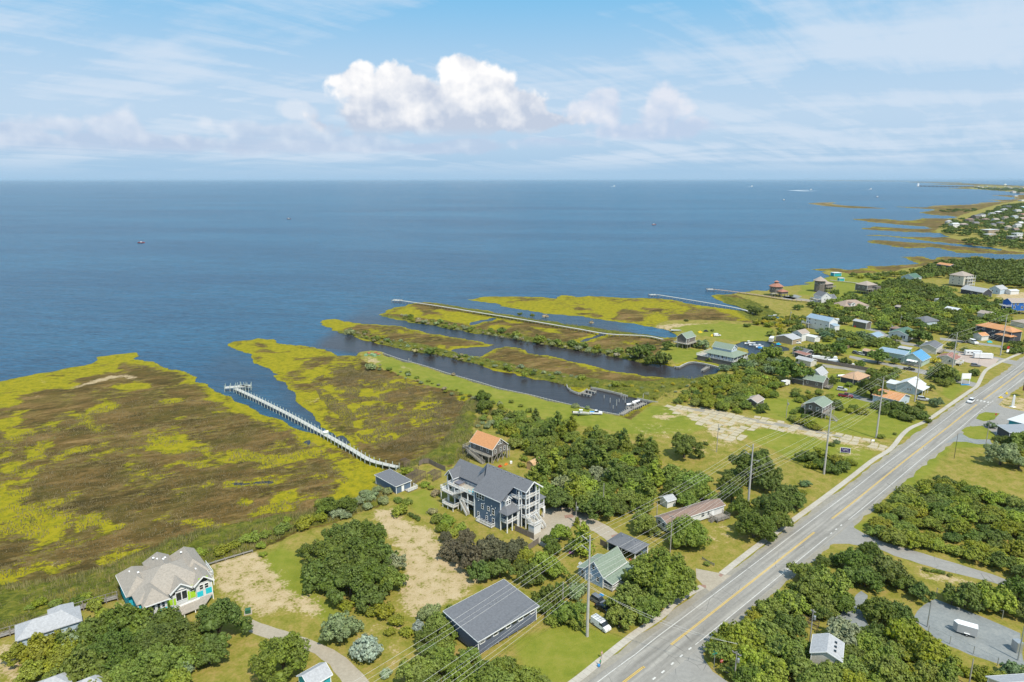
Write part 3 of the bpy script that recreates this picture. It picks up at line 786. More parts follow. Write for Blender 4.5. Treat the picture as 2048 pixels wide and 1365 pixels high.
 up = N.sstep(N.math('ADD', at('upland'), N.math('MULTIPLY', N.math('SUBTRACT', nB, 0.5), 1.6)), -0.25, 0.25)
 col = N.mix(up, marsh, upc)
 snd = N.ramp(N.math('ADD', N.math('MULTIPLY', nB, 0.4), N.math('MULTIPLY', nD, 0.6)),
    [(0.3, lin(176, 154, 116)), (0.5, lin(208, 186, 152)), (0.7, lin(236, 220, 196))])
 sf = N.sstep(N.math('ADD', at('sand'), N.math('ADD', N.math('MULTIPLY', N.math('SUBTRACT', nB, 0.5), 1.8), N.math('MULTIPLY', N.math('SUBTRACT', nC, 0.5), 1.6))), 0.40, 0.85)
 sf = N.math('MULTIPLY', sf, N.math('GREATER_THAN', at('sand'), 0.02))
 col = N.mix(sf, col, snd)
 # wet mud at the waterline
 mud = N.sstep(at('shore'), 0.10, 0.0)
 col = N.mix(mud, col, rgba(lin(62, 50, 34)))
 col = N.mix(1.0, col, rgba((0.63, 0.615, 0.54)), 'MULTIPLY')       # measured colours are of sunlit ground
 N.put(b.inputs['Base Color'], col)
 b.inputs['Roughness'].default_value = 0.95
 b.inputs['Specular IOR Level'].default_value = 0.15
 bn = N.node('ShaderNodeBump')
 bn.inputs['Strength'].default_value = 0.9
 bn.inputs['Distance'].default_value = 0.55
 hgt = N.math('MULTIPLY', N.math('ADD', N.math('MULTIPLY', nC, 0.5), N.math('ADD', N.math('MULTIPLY', nT, 0.6), N.math('MULTIPLY', nD, 0.3))),
    N.math('ADD', 0.35, N.math('MULTIPLY', N.math('MULTIPLY', N.math('SUBTRACT', 1.0, yf), N.math('SUBTRACT', 1.0, up)), 0.9)))
 N.put(bn.inputs['Height'], hgt)
 N.link(bn.outputs[0], b.inputs['Normal'])
 return m
gme = build_ground()
gme.materials.append(ground_material())
ground = link('ground', gme)
tag(ground, kind='structure')
# water: a fine patch over the canals (carrying the tea-brown mask) and the open sound beyond
CANALZ = [[(600, 760), (640, 650), (760, 640), (900, 640), (1050, 650), (1250, 680), (1460, 720), (1440, 765), (1350, 762), (1340, 815), (1230, 842), (1000, 790), (760, 720), (640, 700)]]
def build_water():
 xs = np.linspace(-220, 420, 161)
 ys = np.linspace(60, 420, 121)
 gx = np.concatenate([[-200000, -30000, -4000, -900], xs, [900, 4000, 30000, 200000]])
 gy = np.concatenate([[-3000, -300], ys, [600, 1000, 3000, 9000, 40000, 250000]])
 X, Y = np.meshgrid(gx, gy)
 n, k = X.shape
 m = np.zeros(X.size, dtype=np.float32)
 for c in CANALZ:
  m = np.maximum(m, np.clip(sdf(X.ravel(), Y.ravel(), W2(c, 0.0)) / 12 + 0.3, 0, 1))
 for c in HOLES:
  m = np.maximum(m, np.clip(sdf(X.ravel(), Y.ravel(), W2(c, 0.0), 30) / 6 + 1.2, 0, 0.8))
 for c, w_ in (([(530, 735), (600, 740), (720, 860), (720, 900), (640, 880), (560, 830)], .55), ([(400, 740), (460, 690), (540, 740), (560, 830), (420, 790)], .3)):
  m = np.maximum(m, np.clip(sdf(X.ravel(), Y.ravel(), W2(c, 0.0)) / 16 + 0.4, 0, 1) * w_)
 me = bpy.data.meshes.new('water')
 i = (np.arange(n - 1)[:, None] * k + np.arange(k - 1)[None, :]).ravel()
 me.from_pydata(np.stack([X.ravel(), Y.ravel(), np.zeros(X.size)], 1).tolist(), [], np.stack([i, i + 1, i + 1 + k, i + k], 1).tolist())
 a = me.attributes.new('canal', 'FLOAT', 'POINT')
 a.data.foreach_set('value', m)
 me.materials.append(water_material())
 return link('water', me)
tag(build_water(), kind='structure')
# ------------------------------------------------------------------ roads, pavement, drives
Z_UP = 0.8
def flat_mat(name, stops, sc=0.4, rough=0.9, cracks=0.0, streak=False):
 if name in MATS:
  return MATS[name]
 m = bpy.data.materials.new(name)
 m.use_nodes = True
 N = NT(m.node_tree)
 b = N.n['Principled BSDF']
 p = N.node('ShaderNodeNewGeometry').outputs['Position']
 a = N.noise(p, sc * 0.25, 5, 0.6)
 c = N.noise(p, sc * 2, 5, 0.65)
 e = N.noise(p, sc * 14, 3, 0.6)
 v = N.math('ADD', N.math('MULTIPLY', a, 0.35), N.math('ADD', N.math('MULTIPLY', c, 0.35), N.math('MULTIPLY', e, 0.3)))
 if streak:        # worn wheel paths and patching along the lane
  s = N.noise(N.mapping(p, (0.035, 0.9, 1), (0, 0, R(-42.8))), 1.0, 4, 0.6)
  v = N.math('ADD', N.math('MULTIPLY', v, 0.45), N.math('MULTIPLY', s, 0.55))
 col = N.ramp(v, stops)
 if cracks:
  vo = N.node('ShaderNodeTexVoronoi', feature='DISTANCE_TO_EDGE')
  N.put(vo.inputs['Vector'], N.mapping(p, (cracks, cracks, cracks)))
  vo.inputs['Scale'].default_value = 1.0
  ck = N.math('MULTIPLY', N.sstep(vo.outputs['Distance'], 0.012, 0.004), N.sstep(a, 0.45, 0.6))
  col = N.mix(N.math('MULTIPLY', ck, 0.6), col, rgba((0.03, 0.03, 0.03)))
 N.put(b.inputs['Base Color'], col)
 b.inputs['Roughness'].default_value = rough
 bn = N.node('ShaderNodeBump')
 bn.inputs['Strength'].default_value = 0.35
 bn.inputs['Distance'].default_value = 0.04
 N.put(bn.inputs['Height'], e)
 N.link(bn.outputs[0], b.inputs['Normal'])
 MATS[name] = m
 return m
M_TURF = ground_material(True)
M_ASPH = flat_mat('asphalt', [(0.32, (0.150, 0.140, 0.122)), (0.44, (0.212, 0.199, 0.178)), (0.54, (0.270, 0.254, 0.228)), (0.66, (0.36, 0.338, 0.30))], 0.5, 0.85, 0.22, True)
M_ASPH2 = flat_mat('side_asphalt', [(0.3, (0.19, 0.182, 0.168)), (0.5, (0.25, 0.24, 0.222)), (0.7, (0.31, 0.295, 0.272))], 0.5, 0.9, 0.2)
M_GRAV = flat_mat('gravel', [(0.32, (0.14, 0.15, 0.15)), (0.5, (0.20, 0.215, 0.215)), (0.68, (0.29, 0.29, 0.27))], 0.9)
M_DUST = flat_mat('shoulder_gravel', [(0.32, (0.17, 0.155, 0.125)), (0.5, (0.25, 0.23, 0.19)), (0.68, (0.33, 0.30, 0.25))], 0.9)
M_CONC = flat_mat('concrete', [(0.32, (0.25, 0.215, 0.16)), (0.5, (0.33, 0.285, 0.22)), (0.68, (0.41, 0.36, 0.285))], 0.7)
M_WALK = flat_mat('pavement_concrete', [(0.32, (0.30, 0.275, 0.23)), (0.5, (0.40, 0.365, 0.31)), (0.68, (0.48, 0.45, 0.39))], 0.8)
M_SANDC = flat_mat('weathered_slab', [(0.32, (0.29, 0.25, 0.17)), (0.5, (0.40, 0.345, 0.24)), (0.68, (0.49, 0.43, 0.31))], 1.2, 0.9, 0.5)
M_BRICK = flat_mat('brick_paving', [(0.3, (0.22, 0.13, 0.10)), (0.7, (0.32, 0.20, 0.15))], 2.0)
M_PINK = flat_mat('pink_gravel', [(0.3, (0.33, 0.26, 0.22)), (0.7, (0.44, 0.36, 0.31))], 0.8)
M_WHITE = flat_mat('road_paint_white', [(0.36, (0.28, 0.27, 0.25)), (0.48, (0.52, 0.51, 0.48)), (0.7, (0.66, 0.65, 0.62))], 1.6)
M_YEL = flat_mat('road_paint_yellow', [(0.34, (0.33, 0.24, 0.06)), (0.46, (0.62, 0.39, 0.03)), (0.7, (0.72, 0.46, 0.03))], 1.6)
def sheet(name, pts, z, m, kind='structure', parent=None):
 """flat paved area from world outline, its edge roughened"""
 out = []
 n = len(pts)
 for i in range(n):
  a, b = Vector(pts[i][:2]), Vector(pts[(i + 1) % n][:2])
  L = (b - a).length
  k = max(1, min(24, int(L / 2.0)))
  for j in range(k):
   q = a.lerp(b, j / k)
   nz = 0.18
   out.append((q.x + rnd.uniform(-nz, nz), q.y + rnd.uniform(-nz, nz), z))
 from mathutils.geometry import tessellate_polygon
 tris = tessellate_polygon([[Vector(p) for p in out]])
 me = bpy.data.meshes.new(name)
 me.from_pydata(out, [], [tuple(t) for t in tris])
 me.materials.append(m)
 me.update()
 if me.polygons and me.polygons[0].normal.z < 0:
  me.flip_normals()
 o = link(name, me, parent)
 if kind:
  o['kind'] = kind
 return o
def psheet(name, px, dz, m, **k):
 return sheet(name, [P(x, y, Z_UP) for x, y in px], Z_UP + dz, m, **k)
def resample(pts, step):
 """even points along a smooth line"""
 P_ = [Vector(p) for p in pts]
 dense = []
 for i in range(len(P_) - 1):
  p0, p1, p2, p3 = P_[max(i - 1, 0)], P_[i], P_[i + 1], P_[min(i + 2, len(P_) - 1)]
  for k in range(12):
   t = k / 12
   dense.append(0.5 * ((2 * p1) + (p2 - p0) * t + (2 * p0 - 5 * p1 + 4 * p2 - p3) * t * t + (3 * p1 - p0 - 3 * p2 + p3) * t ** 3))
 dense.append(P_[-1])
 out, acc = [dense[0]], 0.0
 for a, b in zip(dense, dense[1:]):
  L = (b - a).length
  while acc + L >= step:
   a = a.lerp(b, (step - acc) / L)
   L = (b - a).length
   out.append(a.copy())
   acc = 0.0
  acc += L
 return out
def offs(line, d):
 out = []
 for i, p in enumerate(line):
  t = (line[min(i + 1, len(line) - 1)] - line[max(i - 1, 0)])
  n = Vector((t.y, -t.x, 0)).normalized()
  out.append(p + n * d)
 return out
def ribbon(name, line, d0, d1, z, m, rough=0.0, kind='structure', parent=None):
 A, B = offs(line, d0), offs(line, d1)
 mb = MB()
 for i in range(len(line)):
  if rough:
   A[i] = A[i] + (A[i] - B[i]).normalized() * rnd.uniform(-rough, rough)
   B[i] = B[i] + (B[i] - A[i]).normalized() * rnd.uniform(-rough, rough)
  mb.v += [(A[i].x, A[i].y, z), (B[i].x, B[i].y, z)]
 for i in range(len(line) - 1):
  mb.f.append((2 * i, 2 * i + 1, 2 * i + 3, 2 * i + 2))
  mb.m.append(0)
 o = mb.build(name, m, parent)
 if o.data.polygons[0].normal.z < 0:
  o.data.flip_normals()
 if kind:
  o['kind'] = kind
 return o
ctr_px = [(1247, 1365), (1290, 1333), (1342, 1290), (1400, 1245), (1500, 1166.5), (1628, 1066), (1713, 1000), (1810, 922), (1898, 853.6), (1957, 807.5), (2048, 741.5)]
ctr = [P(x, y) for x, y in ctr_px]
d0 = (ctr[0] - ctr[4]).normalized()
d1 = (ctr[-1] - ctr[-3]).normalized()
ctr = [ctr[0] + d0 * 60] + ctr + [ctr[-1] + d1 * 60, ctr[-1] + d1 * 130 + Vector((25, 0, 0)), ctr[-1] + d1 * 260 + Vector((90, 0, 0))]
road_line = resample(ctr, 3.0)
ribbon('road_shoulder', road_line, -6.6, 6.3, Z_UP + 0.008, M_DUST, 0.55)
road = ribbon('road', road_line, -5.0, 4.9, Z_UP + 0.016, M_ASPH, 0.10)
ribbon('road_edge_line', road_line, -3.75, -3.58, Z_UP + 0.024, M_WHITE)
def cut(px0, px1, line=road_line):
 """the stretch of the road between two photograph pixels"""
 a, b = P(*px0), P(*px1)
 i0 = min(range(len(line)), key=lambda i: (line[i] - a).length)
 i1 = min(range(len(line)), key=lambda i: (line[i] - b).length)
 i0, i1 = sorted((i0, i1))
 return line[i0:i1 + 1]
fine = resample(ctr, 0.5)
ribbon('road_edge_line', cut((1390, 1290), (1655, 1075), fine), 3.58, 3.75, Z_UP + 0.024, M_WHITE)
ribbon('road_edge_line', cut((1697, 1041), (1961, 823), fine), 3.58, 3.75, Z_UP + 0.024, M_WHITE)
ribbon('road_edge_line', cut((1996, 795), (2300, 560), fine), 3.58, 3.75, Z_UP + 0.024, M_WHITE)
for s in (-1, 1):
 for a, b in (((1100, 1480), (1290, 1333)), ((1342, 1290), (1628, 1066)), ((1663, 1038.5), (1953, 810)), ((1966, 800), (2300, 560))):
  ribbon('road_centre_line', cut(a, b, fine), s * 0.16 - 0.07, s * 0.16 + 0.07, Z_UP + 0.024, M_YEL)
# short dashes across the mouths of the side roads
for a, b in (((1300, 1365), (1400, 1282)), ((1660, 1072), (1690, 1046)), ((1963, 822), (1990, 800))):
 ln = cut(a, b, fine)
 for i in range(2, len(ln) - 3, 7):
  ribbon('give_way_dash', ln[i:i + 3], 3.4, 3.75, Z_UP + 0.024, M_WHITE)
# zebra bars near the station forecourt
for i, off in enumerate((-3.0, -1.6, -0.2, 1.2, 2.6)):
 c = fine[min(range(len(fine)), key=lambda i: (fine[i] - P(1962, 803)).length)]
 t = d1
 n = Vector((t.y, -t.x, 0))
 q = c + n * off
 mb = MB()
 mb.quad(*[(q + n * u + t * v) + Vector((0, 0, 0.03 + 0.002 * 0)) for u, v in ((-0.28, -1.2), (0.28, -1.2), (0.28, 1.2), (-0.28, 1.2))])
 o = mb.build('crossing_bar', M_WHITE)
 o['kind'] = 'structure'
# side roads, drives, yards
psheet('side_road', [(1250, 1460), (1335, 1312), (1392, 1262), (1411, 1272), (1405, 1295), (1409, 1320), (1425, 1345), (1458, 1366), (1560, 1420), (1500, 1500)], 0.012, M_ASPH2)
psheet('side_road', [(1634, 1104), (1690, 1058), (1704, 1044), (1709, 1057), (1729, 1068), (1764, 1084), (1843, 1107), (1938, 1136), (1985, 1150), (2030, 1166), (2140, 1210), (2140, 1235), (2017, 1176),
     (1979, 1165), (1938, 1155), (1875, 1139), (1789, 1112), (1757, 1099), (1697, 1089), (1669, 1089), (1650, 1094)], 0.012, M_ASPH2)
psheet('forecourt', [(1916, 868), (1948, 835), (1960, 826), (1990, 806), (2006, 816), (2060, 826), (2200, 850), (2200, 925), (2048, 905), (2010, 870), (1990, 872), (1965, 852), (1950, 857), (1940, 852), (1926, 862)], 0.012, M_ASPH2)
psheet('driveway', [(1890, 888), (1921, 866), (1938, 877), (1953, 880), (1980, 880), (1985, 890), (1953, 889), (1934, 885), (1910, 884)], 0.011, M_GRAV)
psheet('grass_island', [(1922, 862), (1934, 855), (1960, 853), (1975, 858), (1990, 870), (1984, 878), (1953, 878), (1938, 874)], 0.020, M_TURF)
psheet('grass_island', [(1952, 838.6), (1958, 830), (1969, 825), (2000, 828), (1988, 840), (1968, 844)], 0.020, M_TURF)
psheet('driveway', [(1085, 1022), (1115, 1010), (1165, 1022), (1190, 1040), (1218, 1054), (1250, 1078), (1226, 1092), (1190, 1064), (1150, 1048), (1112, 1085), (1095, 1098), (1060, 1078)], 0.010, M_CONC)
psheet('driveway', [(494, 1262), (505, 1240), (537, 1251), (612, 1276), (640, 1288), (668, 1300), (702, 1325), (737, 1362), (762, 1410), (700, 1410), (688, 1372), (658, 1330), (628, 1308), (590, 1294), (530, 1276)], 0.010, M_CONC)
psheet('driveway', [(1392, 1138), (1418, 1143), (1462, 1152), (1419, 1184), (1407, 1172), (1393, 1157)], 0.020, M_CONC)
psheet('driveway', [(1690, 786), (1701, 787), (1754, 803), (1748, 808), (1695, 794)], 0.010, M_GRAV)
psheet('driveway', [(1645, 729), (1690, 735), (1731, 742), (1731, 747), (1690, 740), (1645, 735)], 0.010, M_DUST)
psheet('lane', [(1700, 712), (1730, 718), (1775, 727), (1830, 737), (1900, 752), (1955, 768), (1946, 775), (1890, 760), (1820, 743), (1770, 731), (1720, 722), (1698, 716)], 0.012, M_ASPH2)
psheet('lane', [(1735, 655), (1760, 662), (1800, 683), (1850, 693), (1895, 700), (1940, 706), (1998, 716), (2060, 728), (2048, 735), (1985, 722), (1935, 711), (1890, 704), (1848, 697), (1795, 688), (1750, 664), (1728, 659)], 0.010, M_ASPH2)
psheet('lane', [(1880, 676), (1940, 684), (1999, 692), (2060, 702), (2060, 707), (1999, 696), (1940, 688), (1880, 681)], 0.014, M_ASPH2)
psheet('lane', [(1560, 592), (1620, 600), (1690, 612), (1740, 612), (1735, 616), (1685, 616), (1615, 604), (1560, 595)], 0.010, M_DUST)
psheet('gravel_lot', [(1919, 706), (1950, 711), (1998, 719), (1990, 730), (1979, 737), (1957, 731), (1926, 724), (1912, 714)], 0.018, M_PINK)
psheet('gravel_lot', [(1840, 1215), (1870, 1198), (1900, 1210), (1950, 1230), (2000, 1250), (2040, 1268), (2048, 1330), (2030, 1350), (2000, 1330), (1940, 1310), (1890, 1290), (1862, 1270), (1826, 1240)], 0.010, M_GRAV)
psheet('driveway', [(1655, 1240), (1680, 1225), (1705, 1200), (1722, 1182), (1734, 1192), (1728, 1230), (1740, 1262), (1722, 1275), (1700, 1250), (1670, 1255)], 0.010, M_GRAV)
psheet('patio', [(1568, 593), (1590, 590), (1605, 594), (1585, 600), (1565, 598)], 0.010, M_GRAV)
psheet('brick_patch', [(1128, 1031), (1146, 1029), (1148, 1035), (1130, 1037)], 0.016, M_BRICK)
psheet('brick_patch', [(1222, 1072), (1236, 1068), (1240, 1074), (1226, 1080)], 0.016, M_BRICK)
psheet('brick_patch', [(1398, 1171), (1410, 1171), (1412, 1176), (1402, 1180)], 0.026, M_BRICK)
psheet('brick_patch', [(1436, 1152), (1448, 1142), (1453, 1146), (1441, 1155)], 0.026, M_BRICK)
# the pavement along the road, slab by slab
walk_px = [[(1040, 1440), (1147, 1365), (1200, 1323), (1263, 1273), (1300, 1248), (1327, 1229), (1345, 1211), (1362, 1198), (1385, 1184), (1407, 1173)],
  [(1443, 1149), (1500, 1104), (1560, 1060), (1643, 1000), (1700, 957), (1745, 922), (1781, 899), (1805, 870), (1823, 856), (1854, 842), (1898, 812), (1937, 785), (1953, 774),
   (1961, 760), (1967, 748), (1977, 738), (2008, 722), (2048, 705), (2120, 678)]]
for wp in walk_px:
 ln = resample([P(x, y) for x, y in wp], 1.52)
 A, B = offs(ln, -0.85), offs(ln, 0.85)
 root = None
 pv = ribbon('pavement', ln, -0.80, 0.80, Z_UP + 0.05, M_DUST)
 for i in range(len(ln) - 1):
  a0, b0, a1, b1 = A[i], B[i], A[i + 1], B[i + 1]
  g = 0.012
  a0, a1 = a0.lerp(a1, g), a1.lerp(a0, g)
  b0, b1 = b0.lerp(b1, g), b1.lerp(b0, g)
  h = Z_UP + 0.10 + rnd.uniform(-0.006, 0.006)
  mb = MB()
  lo = [(p.x, p.y, Z_UP - 0.02) for p in (a0, b0, b1, a1)]
  hi = [(p.x, p.y, h) for p in (a0, b0, b1, a1)]
  mb.v = lo + hi
  mb.f = [(4, 5, 6, 7), (0, 1, 5, 4), (1, 2, 6, 5), (2, 3, 7, 6), (3, 0, 4, 7)]
  mb.m = [0] * 5
  mb.build('slab', M_WALK, pv)
# the abandoned lot: broken concrete slabs with weeds in the joints
def broken_lot():
 rows = [((1316, 811), (1400, 812), (1500, 832), (1600, 850), (1700, 872), (1788, 893)),
   ((1330, 822), (1395, 830), (1490, 848), (1590, 862), (1690, 880), (1770, 903))]
 poly = W2([(1316, 811), (1400, 812), (1500, 832), (1600, 850), (1700, 872), (1788, 893), (1768, 905), (1690, 886), (1590, 866), (1530, 858), (1492, 862), (1482, 872), (1440, 878), (1430, 862), (1400, 852), (1385, 838), (1330, 820)], 0.8)
 extra = W2([(1462, 868), (1486, 868), (1490, 890), (1455, 890), (1448, 880)], 0.8)
 base = psheet('concrete_lot', [(1340, 815), (1400, 818), (1500, 837), (1600, 854), (1690, 875), (1688, 877), (1600, 860), (1500, 844), (1400, 824)], 0.006, M_DUST)
 pp = np.array(poly)
 u = Vector((pp[5][0] - pp[1][0], pp[5][1] - pp[1][1], 0)).normalized()
 v = Vector((-u.y, u.x, 0))
 o = Vector((pp[0][0], pp[0][1], 0))
 s = 3.3
 gj = {}
 def gp(i, j):
  if (i, j) not in gj:
   gj[(i, j)] = o + u * (i * s + rnd.uniform(-.55, .55)) + v * (j * s + rnd.uniform(-.55, .55))
  return gj[(i, j)]
 n = 0
 for i in range(-12, 75):
  for j in range(-16, 14):
   q = [gp(i, j), gp(i + 1, j), gp(i + 1, j + 1), gp(i, j + 1)]
   c = sum(q, Vector()) / 4
   cx, cy = np.array([c.x]), np.array([c.y])
   if max(sdf(cx, cy, poly)[0], sdf(cx, cy, extra)[0]) < 0.3 or rnd.random() < 0.30 or n >= 298:
    continue
   q = [c + (p - c) * rnd.uniform(0.78, 0.96) for p in q]
   mb = MB()
   h = Z_UP + 0.07 + rnd.uniform(-0.02, 0.03)
   mb.v = [(p.x, p.y, Z_UP - .05) for p in q] + [(p.x, p.y, h + rnd.uniform(-.01, .01)) for p in q]
   mb.f = [(4, 5, 6, 7), (0, 1, 5, 4), (1, 2, 6, 5), (2, 3, 7, 6), (3, 0, 4, 7)]
   mb.m = [0] * 5
   mb.build('slab', M_SANDC, base)
   n += 1
broken_lot()
# ------------------------------------------------------------------ foliage
def leaf_material():
 m = bpy.data.materials.new('leaves')
 m.use_nodes = True
 N = NT(m.node_tree)
 b = N.n['Principled BSDF']
 oi = N.node('ShaderNodeObjectInfo')
 p = N.node('ShaderNodeNewGeometry')
 rp = p.outputs['Random Per Island']
 n = N.noise(p.outputs['Position'], 0.55, 3, 0.6)
 n2 = N.noise(p.outputs['Position'], 0.09, 3, 0.6)
 hsv = N.node('ShaderNodeHueSaturation')
 N.link(oi.outputs['Color'], hsv.inputs['Color'])
 v = N.math('ADD', N.math('ADD', 0.35, N.math('MULTIPLY', rp, 0.55)), N.math('MULTIPLY', n, 0.75))
 N.put(hsv.inputs['Value'], v)
 N.put(hsv.inputs['Hue'], N.math('ADD', 0.5, N.math('MULTIPLY', N.math('SUBTRACT', N.math('ADD', N.math('MULTIPLY', n2, 0.7), N.math('MULTIPLY', oi.outputs['Random'], 0.3)), 0.5), 0.055)))
 N.put(hsv.inputs['Saturation'], N.math('ADD', 0.86, N.math('MULTIPLY', n, 0.25)))
 N.link(hsv.outputs[0], b.inputs['Base Color'])
 b.inputs['Roughness'].default_value = 0.55
 b.inputs['Specular IOR Level'].default_value = 0.25
 tr = N.node('ShaderNodeBsdfTranslucent')
 N.link(hsv.outputs[0], tr.inputs['Color'])
 ms = N.node('ShaderNodeMixShader')
 ms.inputs[0].default_value = 0.22
 N.link(b.outputs[0], ms.inputs[1])
 N.link(tr.outputs[0], ms.inputs[2])
 N.link(ms.outputs[0], N.n['Material Output'].inputs['Surface'])
 return m
M_LEAF = leaf_material()
M_BARK = mat('bark', (0.12, 0.095, 0.07), 0.9, 0.3, 3.0)
def crown_mesh(name, kind, seed, ntuft, per, leaf, core=True):
 """a crown: lobes spread through a dome, tufts of leaves all over them, open between"""
 rs = np.random.RandomState(seed)
 lobes = []
 if kind == 'oak':
  lobes.append((0, 0, 0.66, 0.42))
  for k in range(14):
   a = k * 2.399 + rs.uniform(-.5, .5)
   r = rs.uniform(0.28, 0.78)
   lobes.append((r * math.cos(a), r * math.sin(a), 0.82 - 0.50 * r + rs.uniform(-.16, .16), rs.uniform(0.17, 0.34)))
 elif kind == 'bush':
  for k in range(7):
   a = k * 2.399 + rs.uniform(-.4, .4)
   r = rs.uniform(0.1, 0.62)
   lobes.append((r * math.cos(a), r * math.sin(a), 0.42 - 0.15 * r + rs.uniform(-.08, .14), rs.uniform(0.30, 0.46)))
 elif kind == 'cedar':
  for k in range(10):
   t = k / 9
   a = k * 2.399
   r = 0.50 * (1 - t) ** 0.8 * rs.uniform(0.6, 1)
   lobes.append((r * math.cos(a), r * math.sin(a), 0.35 + 1.55 * t, 0.46 * (1 - 0.66 * t)))
 elif kind == 'hedge':
  for k in range(9):
   lobes.append((-1 + 0.25 * k, rs.uniform(-.05, .05), 0.25 + rs.uniform(-.03, .06), 0.27))
 L = np.array(lobes)
 w = L[:, 3] ** 2
 w /= w.sum()
 V, F = [], []
 # every lobe carries smaller bosses, and the leaf tufts sit on those: deep shade stays between them
 subs = []
 for (x, y, z, r) in lobes:
  nb = 11 if kind != 'hedge' else 6
  for q in range(nb):
   d = rs.normal(size=3)
   d /= np.linalg.norm(d)
   d[2] = abs(d[2]) * 1.0 - 0.30
   d /= np.linalg.norm(d)
   c = np.array([x, y, z]) + d * r * rs.uniform(0.62, 1.02)
   subs.append((c[0], c[1], max(c[2], .06), r * rs.uniform(0.26, 0.50)))
 S = np.array(subs)
 ws = S[:, 3] ** 1.6
 ws /= ws.sum()
 pts = []
 tries = 0
 while len(pts) < ntuft and tries < ntuft * 8:
  tries += 1
  li = rs.choice(len(S), p=ws)
  d = rs.normal(size=3)
  d /= np.linalg.norm(d)
  if d[2] < -0.55:
   continue
  c = S[li, :3] + d * S[li, 3] * rs.uniform(0.72, 1.12)
  dd = np.linalg.norm(S[:, :3] - c, axis=1) - S[:, 3] * 0.62
  dd[li] = 1
  if dd.min() < 0 or c[2] < 0.02:
   continue
  pts.append((c, d, S[li, 3]))
 tuft = {'oak': 0.062, 'bush': 0.10, 'cedar': 0.062, 'hedge': 0.05}[kind] * (0.8 if ntuft > 1500 else (1.0 if ntuft > 500 else 1.5))
 for (c, d, r) in pts:
  ts = tuft * rs.uniform(0.6, 1.3)
  for q in range(per):
   e = rs.normal(size=3)
   e /= np.linalg.norm(e)
   o = c + e * ts * rs.uniform(0.3, 1) * np.array([1, 1, 0.75])
   nn = d * 0.7 + e * 0.9 + np.array([0, 0, 0.35])
   nn /= np.linalg.norm(nn)
   a = np.cross(nn, rs.normal(size=3))
   a /= np.linalg.norm(a) + 1e-9
   b2 = np.cross(nn, a)
   s = leaf * rs.uniform(0.6, 1.35)
   k = len(V)
   V += [o - a * s, o - b2 * s * 0.7, o + a * s, o + b2 * s * 0.7]
   F.append((k, k + 1, k + 2, k + 3))
 if core:
  bm = bmesh.new()
  bmesh.ops.create_icosphere(bm, subdivisions=2, radius=1)
  cv = np.array([v.co[:] for v in bm.verts])
  cf = [[v.index for v in f.verts] for f in bm.faces]
  bm.free()
  for (x, y, z, r) in lobes:
   nz = 1 + 0.16 * rs.normal(size=len(cv)).clip(-1.3, 1.3)
   k = len(V)
   vv = cv * (r * 0.60 * nz)[:, None] + np.array([x, y, z])
   vv[:, 2] = np.maximum(vv[:, 2], 0.05)
   V += list(vv)
   F += [tuple(k + i for i in f) for f in cf]
 me = bpy.data.meshes.new(name)
 me.from_pydata([tuple(map(float, v)) for v in V], [], F)
 me.materials.append(M_LEAF)
 me.update()
 return me
def trunk_mesh(name, kind, seed):
 rs = random.Random(seed)
 mb = MB()
 if kind == 'cedar':
  mb.tube([(0, 0, -.05), (0.01, 0, .5), (0, .01, 1.5)], [.07, .05, .015], 7)
 else:
  n = 3 if kind == 'oak' else 4
  H = 0.30 if kind == 'oak' else 0.05
  mb.tube([(0, 0, -.05), (rs.uniform(-.03, .03), rs.uniform(-.03, .03), H)], [.065, .05], 7)
  for k in range(n + 1):
   a = k * 2 * math.pi / (n + 1) + rs.uniform(-.4, .4)
   r = rs.uniform(.3, .5)
   mb.tube([(0, 0, H - .04), (r * .45 * math.cos(a), r * .45 * math.sin(a), H + .16), (r * math.cos(a), r * math.sin(a), H + rs.uniform(.3, .45))], [.042, .03, .012], 6)
 return mb.mesh(name, M_BARK)
CROWNS = {
 'big': [crown_mesh('crown', 'oak', 11 + i, 3200, 7, 0.025) for i in range(4)],
 'oak': [crown_mesh('crown', 'oak', 31 + i, 1300, 6, 0.043) for i in range(5)],
 'bush': [crown_mesh('crown', 'bush', 51 + i, 520, 6, 0.062) for i in range(5)],
 'cedar': [crown_mesh('crown', 'cedar', 71 + i, 800, 6, 0.046) for i in range(2)],
 'faroak': [crown_mesh('crown', 'oak', 81 + i, 420, 4, 0.085) for i in range(4)],
 'farbush': [crown_mesh('crown', 'bush', 91 + i, 160, 4, 0.13) for i in range(3)],
 'farmass': [crown_mesh('crown', 'oak', 101 + i, 110, 3, 0.15) for i in range(3)],
 'hedge': [crown_mesh('crown', 'hedge', 97, 700, 5, 0.035)],
}
TRUNKS = {'big': trunk_mesh('trunk', 'oak', 1), 'oak': trunk_mesh('trunk', 'oak', 2), 'faroak': trunk_mesh('trunk', 'oak', 3), 'bush': trunk_mesh('trunk', 'bush', 4),
  'farbush': trunk_mesh('trunk', 'bush', 5), 'cedar': trunk_mesh('trunk', 'cedar', 6), 'hedge': trunk_mesh('trunk', 'bush', 7)}
KIND_NAME = {'big': 'live_oak_tree', 'oak': 'live_oak_tree', 'faroak': 'shore_oak_tree', 'bush': 'wax_myrtle_shrub', 'farbush': 'low_shrub', 'cedar': 'red_cedar_tree', 'hedge': 'clipped_hedge'}
KIND_CAT = {'big': 'tree', 'oak': 'tree', 'faroak': 'tree', 'bush': 'shrub', 'farbush': 'shrub', 'cedar': 'tree', 'hedge': 'hedge'}
